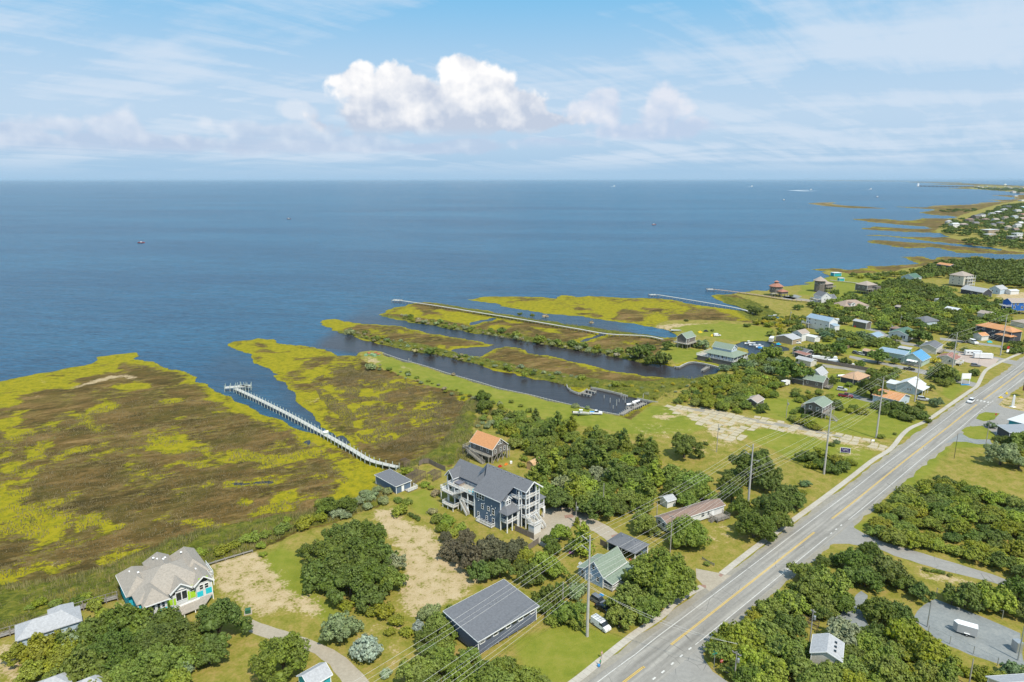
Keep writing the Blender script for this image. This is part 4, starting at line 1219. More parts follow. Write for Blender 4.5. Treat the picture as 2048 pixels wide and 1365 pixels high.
LC = {'dark': (0.125, 0.170, 0.030), 'oak': (0.185, 0.235, 0.038), 'olive': (0.225, 0.250, 0.024), 'bright': (0.235, 0.295, 0.036), 'grey': (0.25, 0.295, 0.14),
 'silver': (0.33, 0.38, 0.27), 'purple': (0.120, 0.118, 0.060), 'dry': (0.34, 0.30, 0.17), 'yellow': (0.42, 0.38, 0.03), 'blue': (0.145, 0.215, 0.09)}
TW = {'dark': 'dark green', 'oak': 'mid green', 'olive': 'olive', 'bright': 'bright green', 'grey': 'grey green', 'silver': 'silvery', 'purple': 'purplish', 'dry': 'dry grey', 'yellow': 'yellow', 'blue': 'bluish green'}
CROWN_TOP = {'oak': 1.15, 'big': 1.15, 'faroak': 1.15, 'bush': 0.85, 'farbush': 0.85, 'cedar': 2.1, 'hedge': 0.5}
def plant_at(loc, r, kind, tint, label, group, flat=1.0, jit=0.10, rot=None, name=None, cat=None):
 rz = rnd.uniform(0, 6.28) if rot is None else rot
 t = empty(name or KIND_NAME[kind], loc, rz, label, cat or KIND_CAT[kind], group)
 h = r * flat
 c = link('crown', rnd.choice(CROWNS[kind]), t)
 c.scale = (r * rnd.uniform(.94, 1.06), r * rnd.uniform(.94, 1.06), h)
 q = LC[tint]
 j = rnd.uniform(1 - jit, 1 + jit)
 c.color = (q[0] * j * rnd.uniform(.92, 1.10), q[1] * j, q[2] * j * rnd.uniform(.8, 1.2), 1)
 s = link('trunk', TRUNKS[kind], t)
 s.scale = (r, r, h)
 return t
def tree(x, y, rpx, kind, tint, label, group=None, flat=1.0, **k):
 """crown seen centred on pixel (x, y) with radius rpx pixels"""
 r = rpx * mpp(y, 3) * (1.07 if kind == 'oak' else 1.0)
 flat *= 1.10 if kind == 'oak' else 1.0
 hc = CROWN_TOP[kind] * r * flat * 0.55
 p = P(x, y, 0.8 + hc)
 kk = kind
 if kind == 'oak' and r > 6.2:
  kk = 'big'
 if kind == 'oak' and p.y > 330:
  kk = 'faroak'
 if kind == 'bush' and p.y > 330:
  kk = 'farbush'
 return plant_at((p.x, p.y, k.pop('z', 0.75)), r, kk, tint, label, group, flat, **k)
def in_poly(x, y, poly):
 c = False
 n = len(poly)
 for i in range(n):
  ax, ay = poly[i]
  bx, by = poly[(i + 1) % n]
  if (ay > y) != (by > y) and x < (bx - ax) * (y - ay) / (by - ay) + ax:
   c = not c
 return c
def wood(px, gap, rr, kinds, tints, label, group, flat=1.0, z=0.75, hc=2.5, mx=400, mass=None):
 label = label[label.index('{}') + 2:]
 """fill an outline (photograph pixels, at crown height) with separate trees about `gap` metres apart"""
 poly = W2(px, 0.8 + hc)
 xs = [p[0] for p in poly]
 ys = [p[1] for p in poly]
 got = []
 area = (max(xs) - min(xs)) * (max(ys) - min(ys))
 for _ in range(int(min(area / gap ** 2 * 14, 9000))):
  x, y = rnd.uniform(min(xs), max(xs)), rnd.uniform(min(ys), max(ys))
  if not in_poly(x, y, poly) or any((x - a) ** 2 + (y - b) ** 2 < gap * gap for a, b in got):
   continue
  if any(in_poly(x, y, a) for a in AVOID_W):
   continue
  got.append((x, y))
  if len(got) >= mx:
   break
 if mass:          # a far wood that reads as one mass
  VV, FF, nb = [], [], 0
  for x, y in got:
   me = rnd.choice(CROWNS['farmass'])
   v = np.zeros(len(me.vertices) * 3)
   me.vertices.foreach_get('co', v)
   v = v.reshape(-1, 3)
   r = rnd.uniform(*rr)
   a = rnd.uniform(0, 6.28)
   VV.append(np.stack([x + r * (v[:, 0] * math.cos(a) - v[:, 1] * math.sin(a)), y + r * (v[:, 0] * math.sin(a) + v[:, 1] * math.cos(a)), z + r * flat * v[:, 2]], 1))
   FF += [[i + nb for i in p.vertices] for p in me.polygons]
   nb += len(v)
  me = bpy.data.meshes.new(mass)
  me.from_pydata(np.concatenate(VV).tolist(), [], FF)
  me.materials.append(M_LEAF)
  o = link(mass, me)
  o.color = (*[q * 1.0 for q in LC[tints[0]]], 1)
  tag(o, kind='stuff')
  return got
 for x, y in got:
  r = rnd.uniform(*rr)
  k = rnd.choice(kinds)
  if y > 330:
   k = {'oak': 'faroak', 'bush': 'farbush'}.get(k, k)
  t = rnd.choice(tints)
  sz = 'small' if r < rr[0] + (rr[1] - rr[0]) * .33 else ('large' if r > rr[0] + (rr[1] - rr[0]) * .66 else 'middling')
  w = f"{sz} {TW[t]} {'cedar' if k == 'cedar' else KIND_CAT[k]}"
  plant_at((x, y, z), r, k, t, w + label, w + 's' + label, flat * rnd.uniform(.85, 1.15))
 return got
AVOID_W = []
LIKE = {}
ORD = 'leftmost second third fourth fifth sixth seventh eighth ninth tenth eleventh twelfth'.split()
def name_by_place():
 """where look-alikes share a label, say which one it is counted from the left"""
 by = {}
 for o in COL.objects:
  if o.parent is None and o.get('group') and o.get('label') and o.type == 'EMPTY' and o.get('category') in ('tree', 'shrub', 'post', 'house', 'chair', 'crab pots'):
   by.setdefault(o['label'], []).append(o)
 for lb, os_ in by.items():
  if 1 < len(os_) <= 12:
   os_.sort(key=lambda o: o.matrix_basis.translation.x / max(o.matrix_basis.translation.y, 1))
   for i, o in enumerate(os_):
    t = lb + (', leftmost' if i == 0 else (', rightmost' if i == len(os_) - 1 else f', {ORD[i]} from left'))
    if len(t.split()) <= 16:
     o['label'] = t
# ------------------------------------------------------------------ building kit
WHT = mat('white_trim', (0.84, 0.84, 0.84), 0.6, 0.05, 2)
WHT2 = stripe_mat('white_siding', (0.72, 0.72, 0.71), (0.62, 0.62, 0.62), 5.0, 'Z', 0.7, 0.15)
GLASS = mat('window_glass', (0.030, 0.038, 0.045), 0.08, 0.3, 0.4)
WOODG = mat('weathered_wood', (0.27, 0.245, 0.215), 0.9, 0.22, 1.6, bump=0.3)
WOODL = mat('pale_timber', (0.42, 0.39, 0.34), 0.9, 0.18, 1.6, bump=0.3)
WOODB = mat('brown_timber', (0.20, 0.145, 0.105), 0.9, 0.22, 1.6, bump=0.3)
SHAKE = stripe_mat('grey_cedar_shingle', (0.19, 0.17, 0.155), (0.13, 0.115, 0.105), 5.0, 'Z', 0.9, 0.25)
DARKG = mat('dark_opening', (0.02, 0.02, 0.022), 0.9, 0.2)
METAL = mat('galvanised_metal', (0.45, 0.46, 0.47), 0.45, 0.1, 2, metal=0.6)
BLACK = mat('black_rubber', (0.02, 0.02, 0.02), 0.8, 0.1)
RED = mat('red_paint', (0.45, 0.03, 0.02), 0.5, 0.1)
TEAL = mat('teal_paint', (0.02, 0.50, 0.60), 0.6, 0.06)
LIME = mat('lime_paint', (0.38, 0.62, 0.03), 0.6, 0.06)
def wallm(name, c, f=0.82):
 return stripe_mat(name, c, tuple(q * f for q in c), 5.0, 'Z', 0.75, 0.18, 0.35)
def shingle(name, c, f=0.72):
 return mat(name, tuple(min(1, q * 1.08) for q in c), 0.92, 0.13, 2.2, bump=0.4, bscale=6.0)
BLUEW = wallm('slate_blue_siding', (0.115, 0.170, 0.250))
def split_build(mb, name, m, root):
 """boards collected eight corners at a time, each linked as a part of its own"""
 for k in range(0, len(mb.v), 8):
  q = MB()
  q.v = mb.v[k:k + 8]
  q.f = [tuple(i - k for i in f) for f in mb.f if k <= f[0] < k + 8]
  q.m = [0] * len(q.f)
  q.build(name, m, root)
ROOFG = shingle('charcoal_shingle', (0.130, 0.135, 0.150))
ROOFO = shingle('orange_shingle', (0.50, 0.24, 0.105))
ROOFT = shingle('tan_shingle', (0.33, 0.275, 0.235))
ROOFGR = shingle('green_shingle', (0.195, 0.245, 0.190))
ROOFBR = shingle('brown_shingle', (0.22, 0.15, 0.12))
ROOFLG = shingle('pale_grey_shingle', (0.36, 0.365, 0.38))
ROOFBL = stripe_mat('blue_metal_roof', (0.10, 0.30, 0.50), (0.07, 0.24, 0.42), 2.0, 'X', 0.4, 0.06, 0.3)
ROOFWB = stripe_mat('blue_grey_metal_roof', (0.27, 0.36, 0.44), (0.20, 0.28, 0.36), 2.0, 'X', 0.45, 0.08, 0.3)
ROOFW = stripe_mat('white_metal_roof', (0.62, 0.63, 0.64), (0.52, 0.53, 0.54), 2.0, 'X', 0.5, 0.08, 0.3)
_wc = {}
def window_mesh(w, h, arch=False, mull=True, trim=None):
 key = (round(w, 2), round(h, 2), arch, mull)
 if key in _wc:
  return _wc[key]
 t = 0.11 if w > 0.8 else 0.09
 fr = MB()
 fr.box(-w / 2 - t, w / 2 + t, -0.07, 0.02, -h / 2 - t * 1.2, -h / 2)
 if not arch:
  fr.box(-w / 2 - t, w / 2 + t, -0.06, 0.02, h / 2, h / 2 + t)
 fr.box(-w / 2 - t, -w / 2, -0.06, 0.02, -h / 2, h / 2)
 fr.box(w / 2, w / 2 + t, -0.06, 0.02, -h / 2, h / 2)
 if mull:
  fr.box(-w / 2, w / 2, -0.045, 0.0, -0.035, 0.035)
 gl = MB()
 gl.box(-w / 2, w / 2, -0.02, 0.01, -h / 2, h / 2)
 if arch:
  n = 10
  pts = [(w / 2 * math.cos(math.pi * k / n), -0.02, h / 2 + w / 2 * math.sin(math.pi * k / n)) for k in range(n + 1)]
  gl.poly(list(reversed(pts)))
  for k in range(n):
   a0, a1 = math.pi * k / n, math.pi * (k + 1) / n
   r0, r1 = w / 2, w / 2 + t
   q = [(r * math.cos(a), y, h / 2 + r * math.sin(a)) for r, a, y in ((r0, a0, -.06), (r1, a0, -.06), (r1, a1, -.06), (r0, a1, -.06))]
   fr.quad(*q)
 _wc[key] = (fr.fix(fr.mesh('window', WHT)), gl.fix(gl.mesh('pane', GLASS)))
 return _wc[key]
def window(root, x, y, z, w, h, face, **k):
 """face: which way the window looks in the house's own frame"""
 fm, gm = window_mesh(w, h, **k)
 rz = {'B': 0, 'A': R(-90), 'b': R(180), 'a': R(90)}.get(face, face)
 o = link('window', fm, root, (x, y, z), rz)
 link('pane', gm, o)
 return o
def slab_tri(mb, pts, t=0.14):
 """a roof plane with thickness from its top outline"""
 pts = [Vector(p) for p in pts]
 n = (pts[1] - pts[0]).cross(pts[2] - pts[0]).normalized()
 if n.z < 0:
  n = -n
 lo = [p - Vector((0, 0, t)) for p in pts]
 mb.poly(pts)
 mb.poly(list(reversed(lo)))
 k = len(pts)
 for i in range(k):
  mb.quad(pts[i], lo[i], lo[(i + 1) % k], pts[(i + 1) % k])
def roof_planes(kind, x0, x1, y0, y1, z, rise, ov=0.35):
 X0, X1, Y0, Y1 = x0 - ov, x1 + ov, y0 - ov, y1 + ov
 mx, my = (x0 + x1) / 2, (y0 + y1) / 2
 if kind in ('gx', 'hx'):
  zz = z - rise * ov / ((y1 - y0) / 2)
  hb = min((y1 - y0) / 2, (x1 - x0) / 2 * 0.98) if kind == 'hx' else 0
  a = (X0 + hb + (ov if hb else 0), my, z + rise)
  b = (X1 - hb - (ov if hb else 0), my, z + rise)
  pl_ = [[(X0, Y0, zz), (X1, Y0, zz), b, a], [(X1, Y1, zz), (X0, Y1, zz), a, b]]
  if hb:
   pl_ += [[(X0, Y1, zz), (X0, Y0, zz), a], [(X1, Y0, zz), (X1, Y1, zz), b]]
  return pl_
 if kind in ('gy', 'hy'):
  zz = z - rise * ov / ((x1 - x0) / 2)
  hb = min((x1 - x0) / 2, (y1 - y0) / 2 * 0.98) if kind == 'hy' else 0
  a = (mx, Y0 + hb + (ov if hb else 0), z + rise)
  b = (mx, Y1 - hb - (ov if hb else 0), z + rise)
  pl_ = [[(X0, Y1, zz), (X0, Y0, zz), a, b], [(X1, Y0, zz), (X1, Y1, zz), b, a]]
  if hb:
   pl_ += [[(X0, Y0, zz), (X1, Y0, zz), a], [(X1, Y1, zz), (X0, Y1, zz), b]]
  return pl_
 if kind == 'pyr':
  zz = z - rise * ov / ((x1 - x0) / 2)
  t = (mx, my, z + rise)
  c = [(X0, Y0, zz), (X1, Y0, zz), (X1, Y1, zz), (X0, Y1, zz)]
  return [[c[i], c[(i + 1) % 4], t] for i in range(4)]
 if kind == 'mx':      # single slope rising along +x
  return [[(X0, Y0, z), (X1, Y0, z + rise), (X1, Y1, z + rise), (X0, Y1, z)]]
 if kind == 'my':
  return [[(X0, Y0, z), (X1, Y0, z), (X1, Y1, z + rise), (X0, Y1, z + rise)]]
 if kind == 'mX':
  return [[(X0, Y0, z + rise), (X1, Y0, z), (X1, Y1, z), (X0, Y1, z + rise)]]
 if kind == 'mY':
  return [[(X0, Y0, z + rise), (X1, Y0, z + rise), (X1, Y1, z), (X0, Y1, z)]]
 return [[(X0, Y0, z), (X1, Y0, z), (X1, Y1, z), (X0, Y1, z)]]
def add_roof(root, kind, x0, x1, y0, y1, z, rise, m, ov=0.35, t=0.16, fascia=True):
 mb = MB()
 for p in roof_planes(kind, x0, x1, y0, y1, z + 0.12, rise, ov):
  slab_tri(mb, p, t)
 r = mb.build('roof', m, root)
 if fascia and kind in ('gx', 'gy', 'mx', 'my', 'flat', 'mX', 'mY'):
  fb = MB()
  for p in roof_planes(kind, x0, x1, y0, y1, z + 0.12, rise, ov):
   k = len(p)
   for i in range(k):
    a, b = Vector(p[i]), Vector(p[(i + 1) % k])
    if kind in ('gx', 'gy') and a.z > z + rise and b.z > z + rise:
     continue
    off = Vector(((a.y - b.y), (b.x - a.x), 0)).normalized() * -0.03
    mid = (a + b) / 2
    if (Vector(((x0 + x1) / 2, (y0 + y1) / 2, 0)) - Vector((mid.x, mid.y, 0))).dot(off) > 0:
     off = -off
    d = Vector((0, 0, 0.10))
    fb.bar(a + off - d, b + off - d, 0.05, 0.20)
  fb.build('fascia', WHT, r)
 return r
def add_walls(root, x0, x1, y0, y1, z0, z1, m, kind=None, rise=0, name='wall'):
 mb = MB()
 mx, my = (x0 + x1) / 2, (y0 + y1) / 2
 mb.box(x0, x1, y0, y1, z0, z1)
 if kind == 'gx':
  for x in (x0, x1):
   mb.poly([(x, y0, z1), (x, y1, z1), (x, my, z1 + rise)])
 elif kind == 'gy':
  for y in (y0, y1):
   mb.poly([(x0, y, z1), (x1, y, z1), (mx, y, z1 + rise)])
 elif kind == 'mx':
  mb.poly([(x0, y0, z1), (x1, y0, z1), (x1, y0, z1 + rise)])
  mb.poly([(x0, y1, z1), (x1, y1, z1), (x1, y1, z1 + rise)])
  mb.quad((x1, y0, z1), (x1, y1, z1), (x1, y1, z1 + rise), (x1, y0, z1 + rise))
 elif kind == 'my':
  mb.poly([(x0, y0, z1), (x0, y1, z1), (x0, y1, z1 + rise)])
  mb.poly([(x1, y0, z1), (x1, y1, z1), (x1, y1, z1 + rise)])
  mb.quad((x0, y1, z1), (x1, y1, z1), (x1, y1, z1 + rise), (x0, y1, z1 + rise))
 return mb.build(name, m, root)
def add_railing(root, pts, z, m=None, h=1.0, step=0.28, post=1.8, name='railing'):
 """top and bottom rail, posts and balusters along a line of (x, y)"""
 m = m or WHT
 mb = MB()
 for (ax, ay), (bx, by) in zip(pts, pts[1:]):
  a, b = Vector((ax, ay, 0)), Vector((bx, by, 0))
  L = (b - a).length
  if L < 0.05:
   continue
  for zz, hh in ((z + h, 0.08), (z + 0.12, 0.06)):
   mb.bar((ax, ay, zz), (bx, by, zz), 0.09, hh)
  n = max(1, round(L / post))
  for i in range(n + 1):
   p = a.lerp(b, i / n)
   mb.cbox(p.x, p.y, z + h / 2 + 0.03, 0.11, 0.11, h + 0.1)
  k = max(1, round(L / step))
  for i in range(1, k):
   p = a.lerp(b, i / k)
   mb.cbox(p.x, p.y, z + h / 2, 0.05, 0.05, h - 0.1)
 return mb.build(name, m, root)
def add_posts(root, pts, z0, z1, m, w=0.22, name='post'):
 for (x, y) in pts:
  mb = MB()
  mb.cbox(0, 0, 0, w, w, z1 - z0)
  mb.build(name, m, root, (x, y, (z0 + z1) / 2))
def add_deck(root, x0, x1, y0, y1, z, rails='', m=None, rm=None, posts=True, name='deck', step=0.28):
 m = m or WOODG
 mb = MB()
 mb.box(x0, x1, y0, y1, z - 0.22, z)
 d = mb.build(name, m, root)
 rm = rm or WHT
 e = {'w': ((x0, y0), (x0, y1)), 'e': ((x1, y0), (x1, y1)), 's': ((x0, y0), (x1, y0)), 'n': ((x0, y1), (x1, y1))}
 for r in rails:
  add_railing(root, e[r], z, rm, step=step)
 if posts and z > 0.6:
  P4 = []
  nx = max(1, round((x1 - x0) / 3.2))
  ny = max(1, round((y1 - y0) / 3.2))
  for i in range(nx + 1):
   for j in (0, ny):
    P4.append((x0 + (x1 - x0) * i / nx, y0 + (y1 - y0) * j / ny))
  for j in range(1, ny):
   for i in (0, nx):
    P4.append((x0 + (x1 - x0) * i / nx, y0 + (y1 - y0) * j / ny))
  add_posts(root, [(min(max(x, x0 + .12), x1 - .12), min(max(y, y0 + .12), y1 - .12)) for x, y in P4], -0.2, z - 0.22, rm, 0.18)
 return d
def add_stairs(root, a, b, w, m=None, rail=None, n=None):
 """flight from a (x, y, z) to b with side rails; runs straight"""
 m = m or WOODG
 a, b = Vector(a), Vector(b)
 n = n or max(2, int(abs(b.z - a.z) / 0.19))
 d = Vector((b.x - a.x, b.y - a.y, 0))
 s = Vector((-d.y, d.x, 0)).normalized() * w / 2
 mb = MB()
 for i in range(n):
  t = (i + 0.5) / n
  c = a.lerp(b, t)
  h = d.normalized() * d.length / n * 0.55
  mb.v += [tuple(c - s - h), tuple(c + s - h), tuple(c + s + h), tuple(c - s + h)]
  k = len(mb.v)
  mb.v += [(v[0], v[1], v[2] - 0.07) for v in mb.v[-4:]]
  mb.f += [(k - 4, k - 3, k - 2, k - 1), (k + 3, k + 2, k + 1, k), (k - 4, k, k + 1, k - 3), (k - 3, k + 1, k + 2, k - 2), (k - 2, k + 2, k + 3, k - 1), (k - 1, k + 3, k, k - 4)]
  mb.m += [0] * 6
 for q in (-1, 1):
  mb.bar(a + s * q - Vector((0, 0, .1)), b + s * q - Vector((0, 0, .1)), 0.07, 0.28)
 st = mb.build('stairs', m, root)
 rb = MB()
 for q in (-1, 1):
  up = Vector((0, 0, 0.95))
  rb.bar(a + s * q + up, b + s * q + up, 0.08, 0.09)
  rb.bar(a + s * q + up * .35, b + s * q + up * .35, 0.06, 0.07)
  k = max(2, int((b - a).length / 0.35))
  for i in range(k + 1):
   p = a.lerp(b, i / k) + s * q
   rb.bar(p, p + up, 0.06 if i % 4 else 0.11)
 rb.build('railing', rail or m, st)
 return st
def frame_of(C, L, Rr, ez, phi=None):
 """near corner, left end and right end of the eaves (pixels) -> origin, turn, depth a (to the left), length b (to the right)"""
 c, l, r = [P(p[0], p[1], Z_UP + ez) for p in (C, L, Rr)]
 a, b = (l - c).length, (r - c).length
 ta = math.atan2((l - c).y, (l - c).x) - math.pi / 2
 tb = math.atan2((r - c).y, (r - c).x)
 t = (ta * a + tb * b) / (a + b) if phi is None else R(phi)
 return Vector((c.x, c.y, Z_UP)), t, a, b
def claim(o, t, x0, x1, y0, y1, g=0.8):
 """keep the woods off a footprint"""
 cs, sn = math.cos(t), math.sin(t)
 AVOID_W.append([(o.x + x * cs - y * sn, o.y + x * sn + y * cs) for x, y in ((x0 - g, y0 - g), (x1 + g, y0 - g), (x1 + g, y1 + g), (x0 - g, y1 + g))])
def house(label, C, L, Rr, ez, roof, rise, wm, rm, z0=0.0, name='house', cat='house', win=(), phi=None, ov=0.35, a=None, b=None, stilt=None, group=None, door=None, trim=True):
 o, t, a_, b_ = frame_of(C, L, Rr, ez, phi)
 a, b = a or a_, b or b_
 claim(o, t, 0, b, 0, a)
 root = empty(name, o, t, label, cat, group)
 add_walls(root, 0, b, 0, a, z0, ez, wm, roof, rise)
 add_roof(root, roof, 0, b, 0, a, ez, rise, rm, ov)
 if trim:
  add_posts(root, [(0, 0), (b, 0), (0, a)], z0, ez, WHT, 0.16, 'corner_board')
 if z0 > 1.2:
  st = stilt or WOODG
  nx, ny = max(1, round(b / 3)), max(1, round(a / 3))
  add_posts(root, [(min(max(b * i / nx, .15), b - .15), min(max(a * j / ny, .15), a - .15)) for i in range(nx + 1) for j in range(ny + 1) if i in (0, nx) or j in (0, ny)], -0.3, z0, st, 0.26)
 for w in win:
  f, u, z, ww, hh = w[:5]
  k = w[5] if len(w) > 5 else {}
  if f == 'A':
   window(root, -0.012, a * u, z, ww, hh, 'A', **k)
  else:
   window(root, b * u, -0.012, z, ww, hh, 'B', **k)
 if door:
  f, u, z = door
  mb = MB()
  if f == 'A':
   mb.box(-0.06, 0.0, a * u - .5, a * u + .5, z, z + 2.05)
  else:
   mb.box(b * u - .5, b * u + .5, -0.06, 0.0, z, z + 2.05)
  mb.build('door', WHT, root)
 root['_a'], root['_b'] = a, b
 return root, a, b
def row(face, us, z, w=0.9, h=1.3):
 return [(face, u, z, w, h) for u in us]
# ------------------------------------------------------------------ the big slate-blue house
def big_house():
 o = P(1001, 1060)
 t = R(46.5)
 claim(o, t, -2, 13, -9, 27, 0.5)
 r = empty('beach_house', o, t, 'large slate blue house with stacked white balconies and charcoal roof', 'house')
 B = BLUEW
 add_walls(r, 0, 9, 0, 11, 0, 9.2, B)                      # main block
 add_walls(r, 4.2, 12, 11, 25.5, 0, 9.0, B)                # left wing behind the decks
 add_walls(r, 9, 11.5, -0.5, 11, 0, 9.2, B)
 add_walls(r, 5.5, 11.5, -3.2, 3, 0, 11.6, B)              # tower
 # gables
 g = MB()
 g.poly([(5.5, -3.2, 11.6), (11.5, -3.2, 11.6), (8.5, -3.2, 13.9)])
 g.build('gable', B, r)
 # great roof: one long slope from the facade eave up to the high ridge
 mb = MB()
 slab_tri(mb, [(-0.45, -0.5, 9.05), (-0.45, 11.3, 9.05), (5.0, 11.3, 12.15), (8.5, 14.2, 14.1), (8.5, -5.5, 14.1), (5.1, -5.5, 11.9), (5.1, -0.5, 12.1)], 0.18)
 slab_tri(mb, [(8.5, -5.5, 14.1), (8.5, 14.2, 14.1), (12.4, 14.2, 11.2), (12.4, -5.5, 11.2)], 0.18)
 mb.build('roof', ROOFG, r)
 # dark triangular clerestory wall where the two ridges meet
 mb = MB()
 mb.poly([(8.48, 14.22, 13.9), (8.48, 14.22, 11.6), (4.6, 14.22, 11.75)])
 mb.build('clerestory_wall', B, r)
 mb = MB()
 slab_tri(mb, [(3.6, 11.0, 8.9), (3.6, 26.2, 8.9), (8.0, 26.2, 12.3), (8.0, 11.0, 12.3)], 0.18)
 slab_tri(mb, [(8.0, 11.0, 12.3), (8.0, 26.2, 12.3), (12.5, 26.2, 8.9), (12.5, 11.0, 8.9)], 0.18)
 mb.build('roof', ROOFG, r)
 mb = MB()
 mb.poly([(4.2, 25.5, 9), (12, 25.5, 9), (8, 25.5, 12.1)])
 mb.build('gable', B, r)
 # small cross gable facing the marsh, with its arched window
 add_roof(r, 'gx', 1.5, 7, 22.3, 25.6, 9.1, 2.0, ROOFG, 0.4)
 add_walls(r, 1.6, 5, 22.4, 25.5, 3.9, 9.1, WHT2, 'gx', 1.9, 'gable')
 window(r, 1.58, 23.95, 8.0, 1.8, 1.7, 'A', arch=True, mull=False)
 window(r, 1.58, 23.95, 5.6, 1.6, 1.9, 'A')
 # roof vents along the ridge
 for k in range(9):
  mb = MB()
  mb.lathe([(0.0, 0.22), (0.17, 0.2), (0.17, 0.0)], 0, 0, 8)
  mb.build('roof_vent', METAL, r, (8.0, -1.6 + 1.75 * k, 13.95))
 # trim
 mb = MB()
 for x, y, z0, z1 in ((0, 0, 0, 9.1), (0, 11, 0, 9.0), (5.5, -3.2, 0, 11.7), (11.5, -3.2, 0, 11.7), (4.2, 25.5, 0, 9)):
  mb.cbox(x, y, (z0 + z1) / 2, 0.24, 0.24, z1 - z0)
 mb.bar((-0.5, -0.5, 8.98), (-0.5, 11.3, 8.98), 0.06, 0.24)
 mb.bar((5.05, -5.55, 11.8), (8.5, -5.55, 14.05), 0.08, 0.36)
 mb.bar((8.5, -5.55, 14.05), (12.45, -5.55, 11.1), 0.08, 0.36)
 mb.bar((5.0, -5.5, 11.8), (5.0, -0.5, 11.98), 0.06, 0.2)
 split_build(mb, 'trim_board', WHT, r)
 # facade windows
 for y in (9.6, 8.45, 7.3):
  window(r, -0.012, y, 7.85, 0.95, 1.7, 'A')
 for y, z, w, h in ((7.6, 4.9, 0.8, 1.5), (5.0, 5.0, 0.8, 1.2), (3.0, 4.7, 0.9, 1.7), (9.4, 1.9, 0.75, 1.15), (5.8, 1.8, 0.75, 1.15), (3.0, 1.7, 0.85, 1.6)):
  window(r, -0.012, y, z, w, h, 'A')
 for y, z in ((9.2, 6.3), (6.8, 6.1), (3.6, 6.4), (2.0, 6.3), (5.6, 3.4), (4.0, 3.3)):
  mb = MB()
  mb.box(-0.22, 0, -0.1, 0.1, -0.1, 0.1)
  mb.build('wall_light', WHT, r, (0, y, z))
 # tower side windows
 for z in (10.6, 7.6, 4.6):
  window(r, 5.49, -1.9, z, 1.0, 1.3, 'A')
 # tower front: dark glazed openings behind balconies
 for z in (9.9, 6.8, 3.7, 0.2):
  mb = MB()
  mb.box(6.0, 11.0, -3.26, -3.2, z, z + (2.1 if z > 1 else 2.3))
  mb.build('glass_door', GLASS, r)
  window(r, 7.6, -3.28, z + 1.2, 1.0, 1.4, 'B')
  window(r, 9.6, -3.28, z + 1.2, 1.0, 1.4, 'B')
 window(r, 8.5, -3.22, 12.35, 1.7, 0.2, 'B', arch=True, mull=False)
 for z in (9.4, 6.3, 3.2):
  add_deck(r, 5.5, 11.5, -5.0, -3.2, z, 'sew', WOODL, WHT, posts=False, name='balcony')
 add_posts(r, [(5.6, -4.9), (7.0, -4.9), (10.0, -4.9), (11.4, -4.9)], 0, 12.0, WHT, 0.24)
 # left bay balconies (between porch and tower)
 for z in (9.1, 6.2):
  add_deck(r, 4.4, 5.5, -3.2, -0.4, z, 'ws', WOODL, WHT, posts=False, name='balcony')
 add_posts(r, [(4.5, -3.1)], 0, 11.5, WHT, 0.22)
 # corner porch with its hipped roof
 add_deck(r, -0.2, 4.4, -2.9, 0, 3.0, 'ws', WOODL, WHT, posts=False, name='porch_deck')
 add_posts(r, [(-0.1, -2.8), (2.0, -2.8), (4.3, -2.8), (-0.1, -0.1)], 0, 5.9, WHT, 0.26)
 mb = MB()
 slab_tri(mb, [(-0.7, 0.1, 5.9), (-0.7, -3.4, 5.9), (1.6, -0.4, 7.6), (1.6, 0.1, 7.6)], 0.14)
 slab_tri(mb, [(-0.7, -3.4, 5.9), (5.2, -3.4, 5.9), (5.2, -0.4, 7.6), (1.6, -0.4, 7.6)], 0.14)
 mb.build('porch_roof', ROOFG, r)
 window(r, 1.5, -0.012, 4.6, 1.0, 1.5, 'B')
 window(r, 3.3, -0.012, 4.6, 1.0, 1.5, 'B')
 # dormer above it
 add_walls(r, 1.2, 3.4, -0.9, 1.5, 7.2, 9.3, WHT2, 'gy', 0.9, 'dormer')
 add_roof(r, 'gy', 1.2, 3.4, -0.9, 3.5, 9.3, 1.0, ROOFG, 0.3)
 window(r, 1.8, -0.915, 8.3, 0.7, 1.1, 'B')
 window(r, 2.8, -0.915, 8.3, 0.7, 1.1, 'B')
 # right-hand porch with arch below
 add_deck(r, 11.5, 14.6, -4.2, 0.5, 4.0, 'se', WOODL, WHT, posts=False, name='porch_deck')
 add_posts(r, [(11.7, -4.1), (14.5, -4.1), (14.5, 0.4)], 0, 6.9, WHT, 0.26)
 add_roof(r, 'hy', 11.4, 14.7, -4.3, 0.6, 6.9, 1.3, ROOFG, 0.35)
 mb = MB()
 n = 12
 for k in range(n):
  a0, a1 = math.pi * k / n, math.pi * (k + 1) / n
  q0 = (13.1 - 1.4 * math.cos(a0), 2.2 + 1.4 * math.sin(a0))
  q1 = (13.1 - 1.4 * math.cos(a1), 2.2 + 1.4 * math.sin(a1))
  mb.quad((q0[0], -4.15, q0[1]), (q1[0], -4.15, q1[1]), (q1[0], -4.15, 3.8), (q0[0], -4.15, 3.8))
  mb.quad((q0[0], -4.05, q0[1]), (q1[0], -4.05, q1[1]), (q1[0], -4.05, 3.8), (q0[0], -4.05, 3.8))
  mb.quad((q0[0], -4.15, q0[1]), (q1[0], -4.15, q1[1]), (q1[0], -4.05, q1[1]), (q0[0], -4.05, q0[1]))
 mb.build('arch', WHT, r, fix=False)
 # entrance stair over its white slatted enclosure
 add_walls(r, 4.4, 7.4, -9.2, -7.0, 0, 2.6, WHT2, name='slatted_enclosure')
 add_deck(r, 4.3, 7.5, -9.3, -6.9, 2.8, 'sw', WOODL, WHT, posts=False, name='landing')
 add_stairs(r, (8.9, -8.0, 0.3), (7.5, -8.0, 1.6), 1.2, WOODL, WHT)
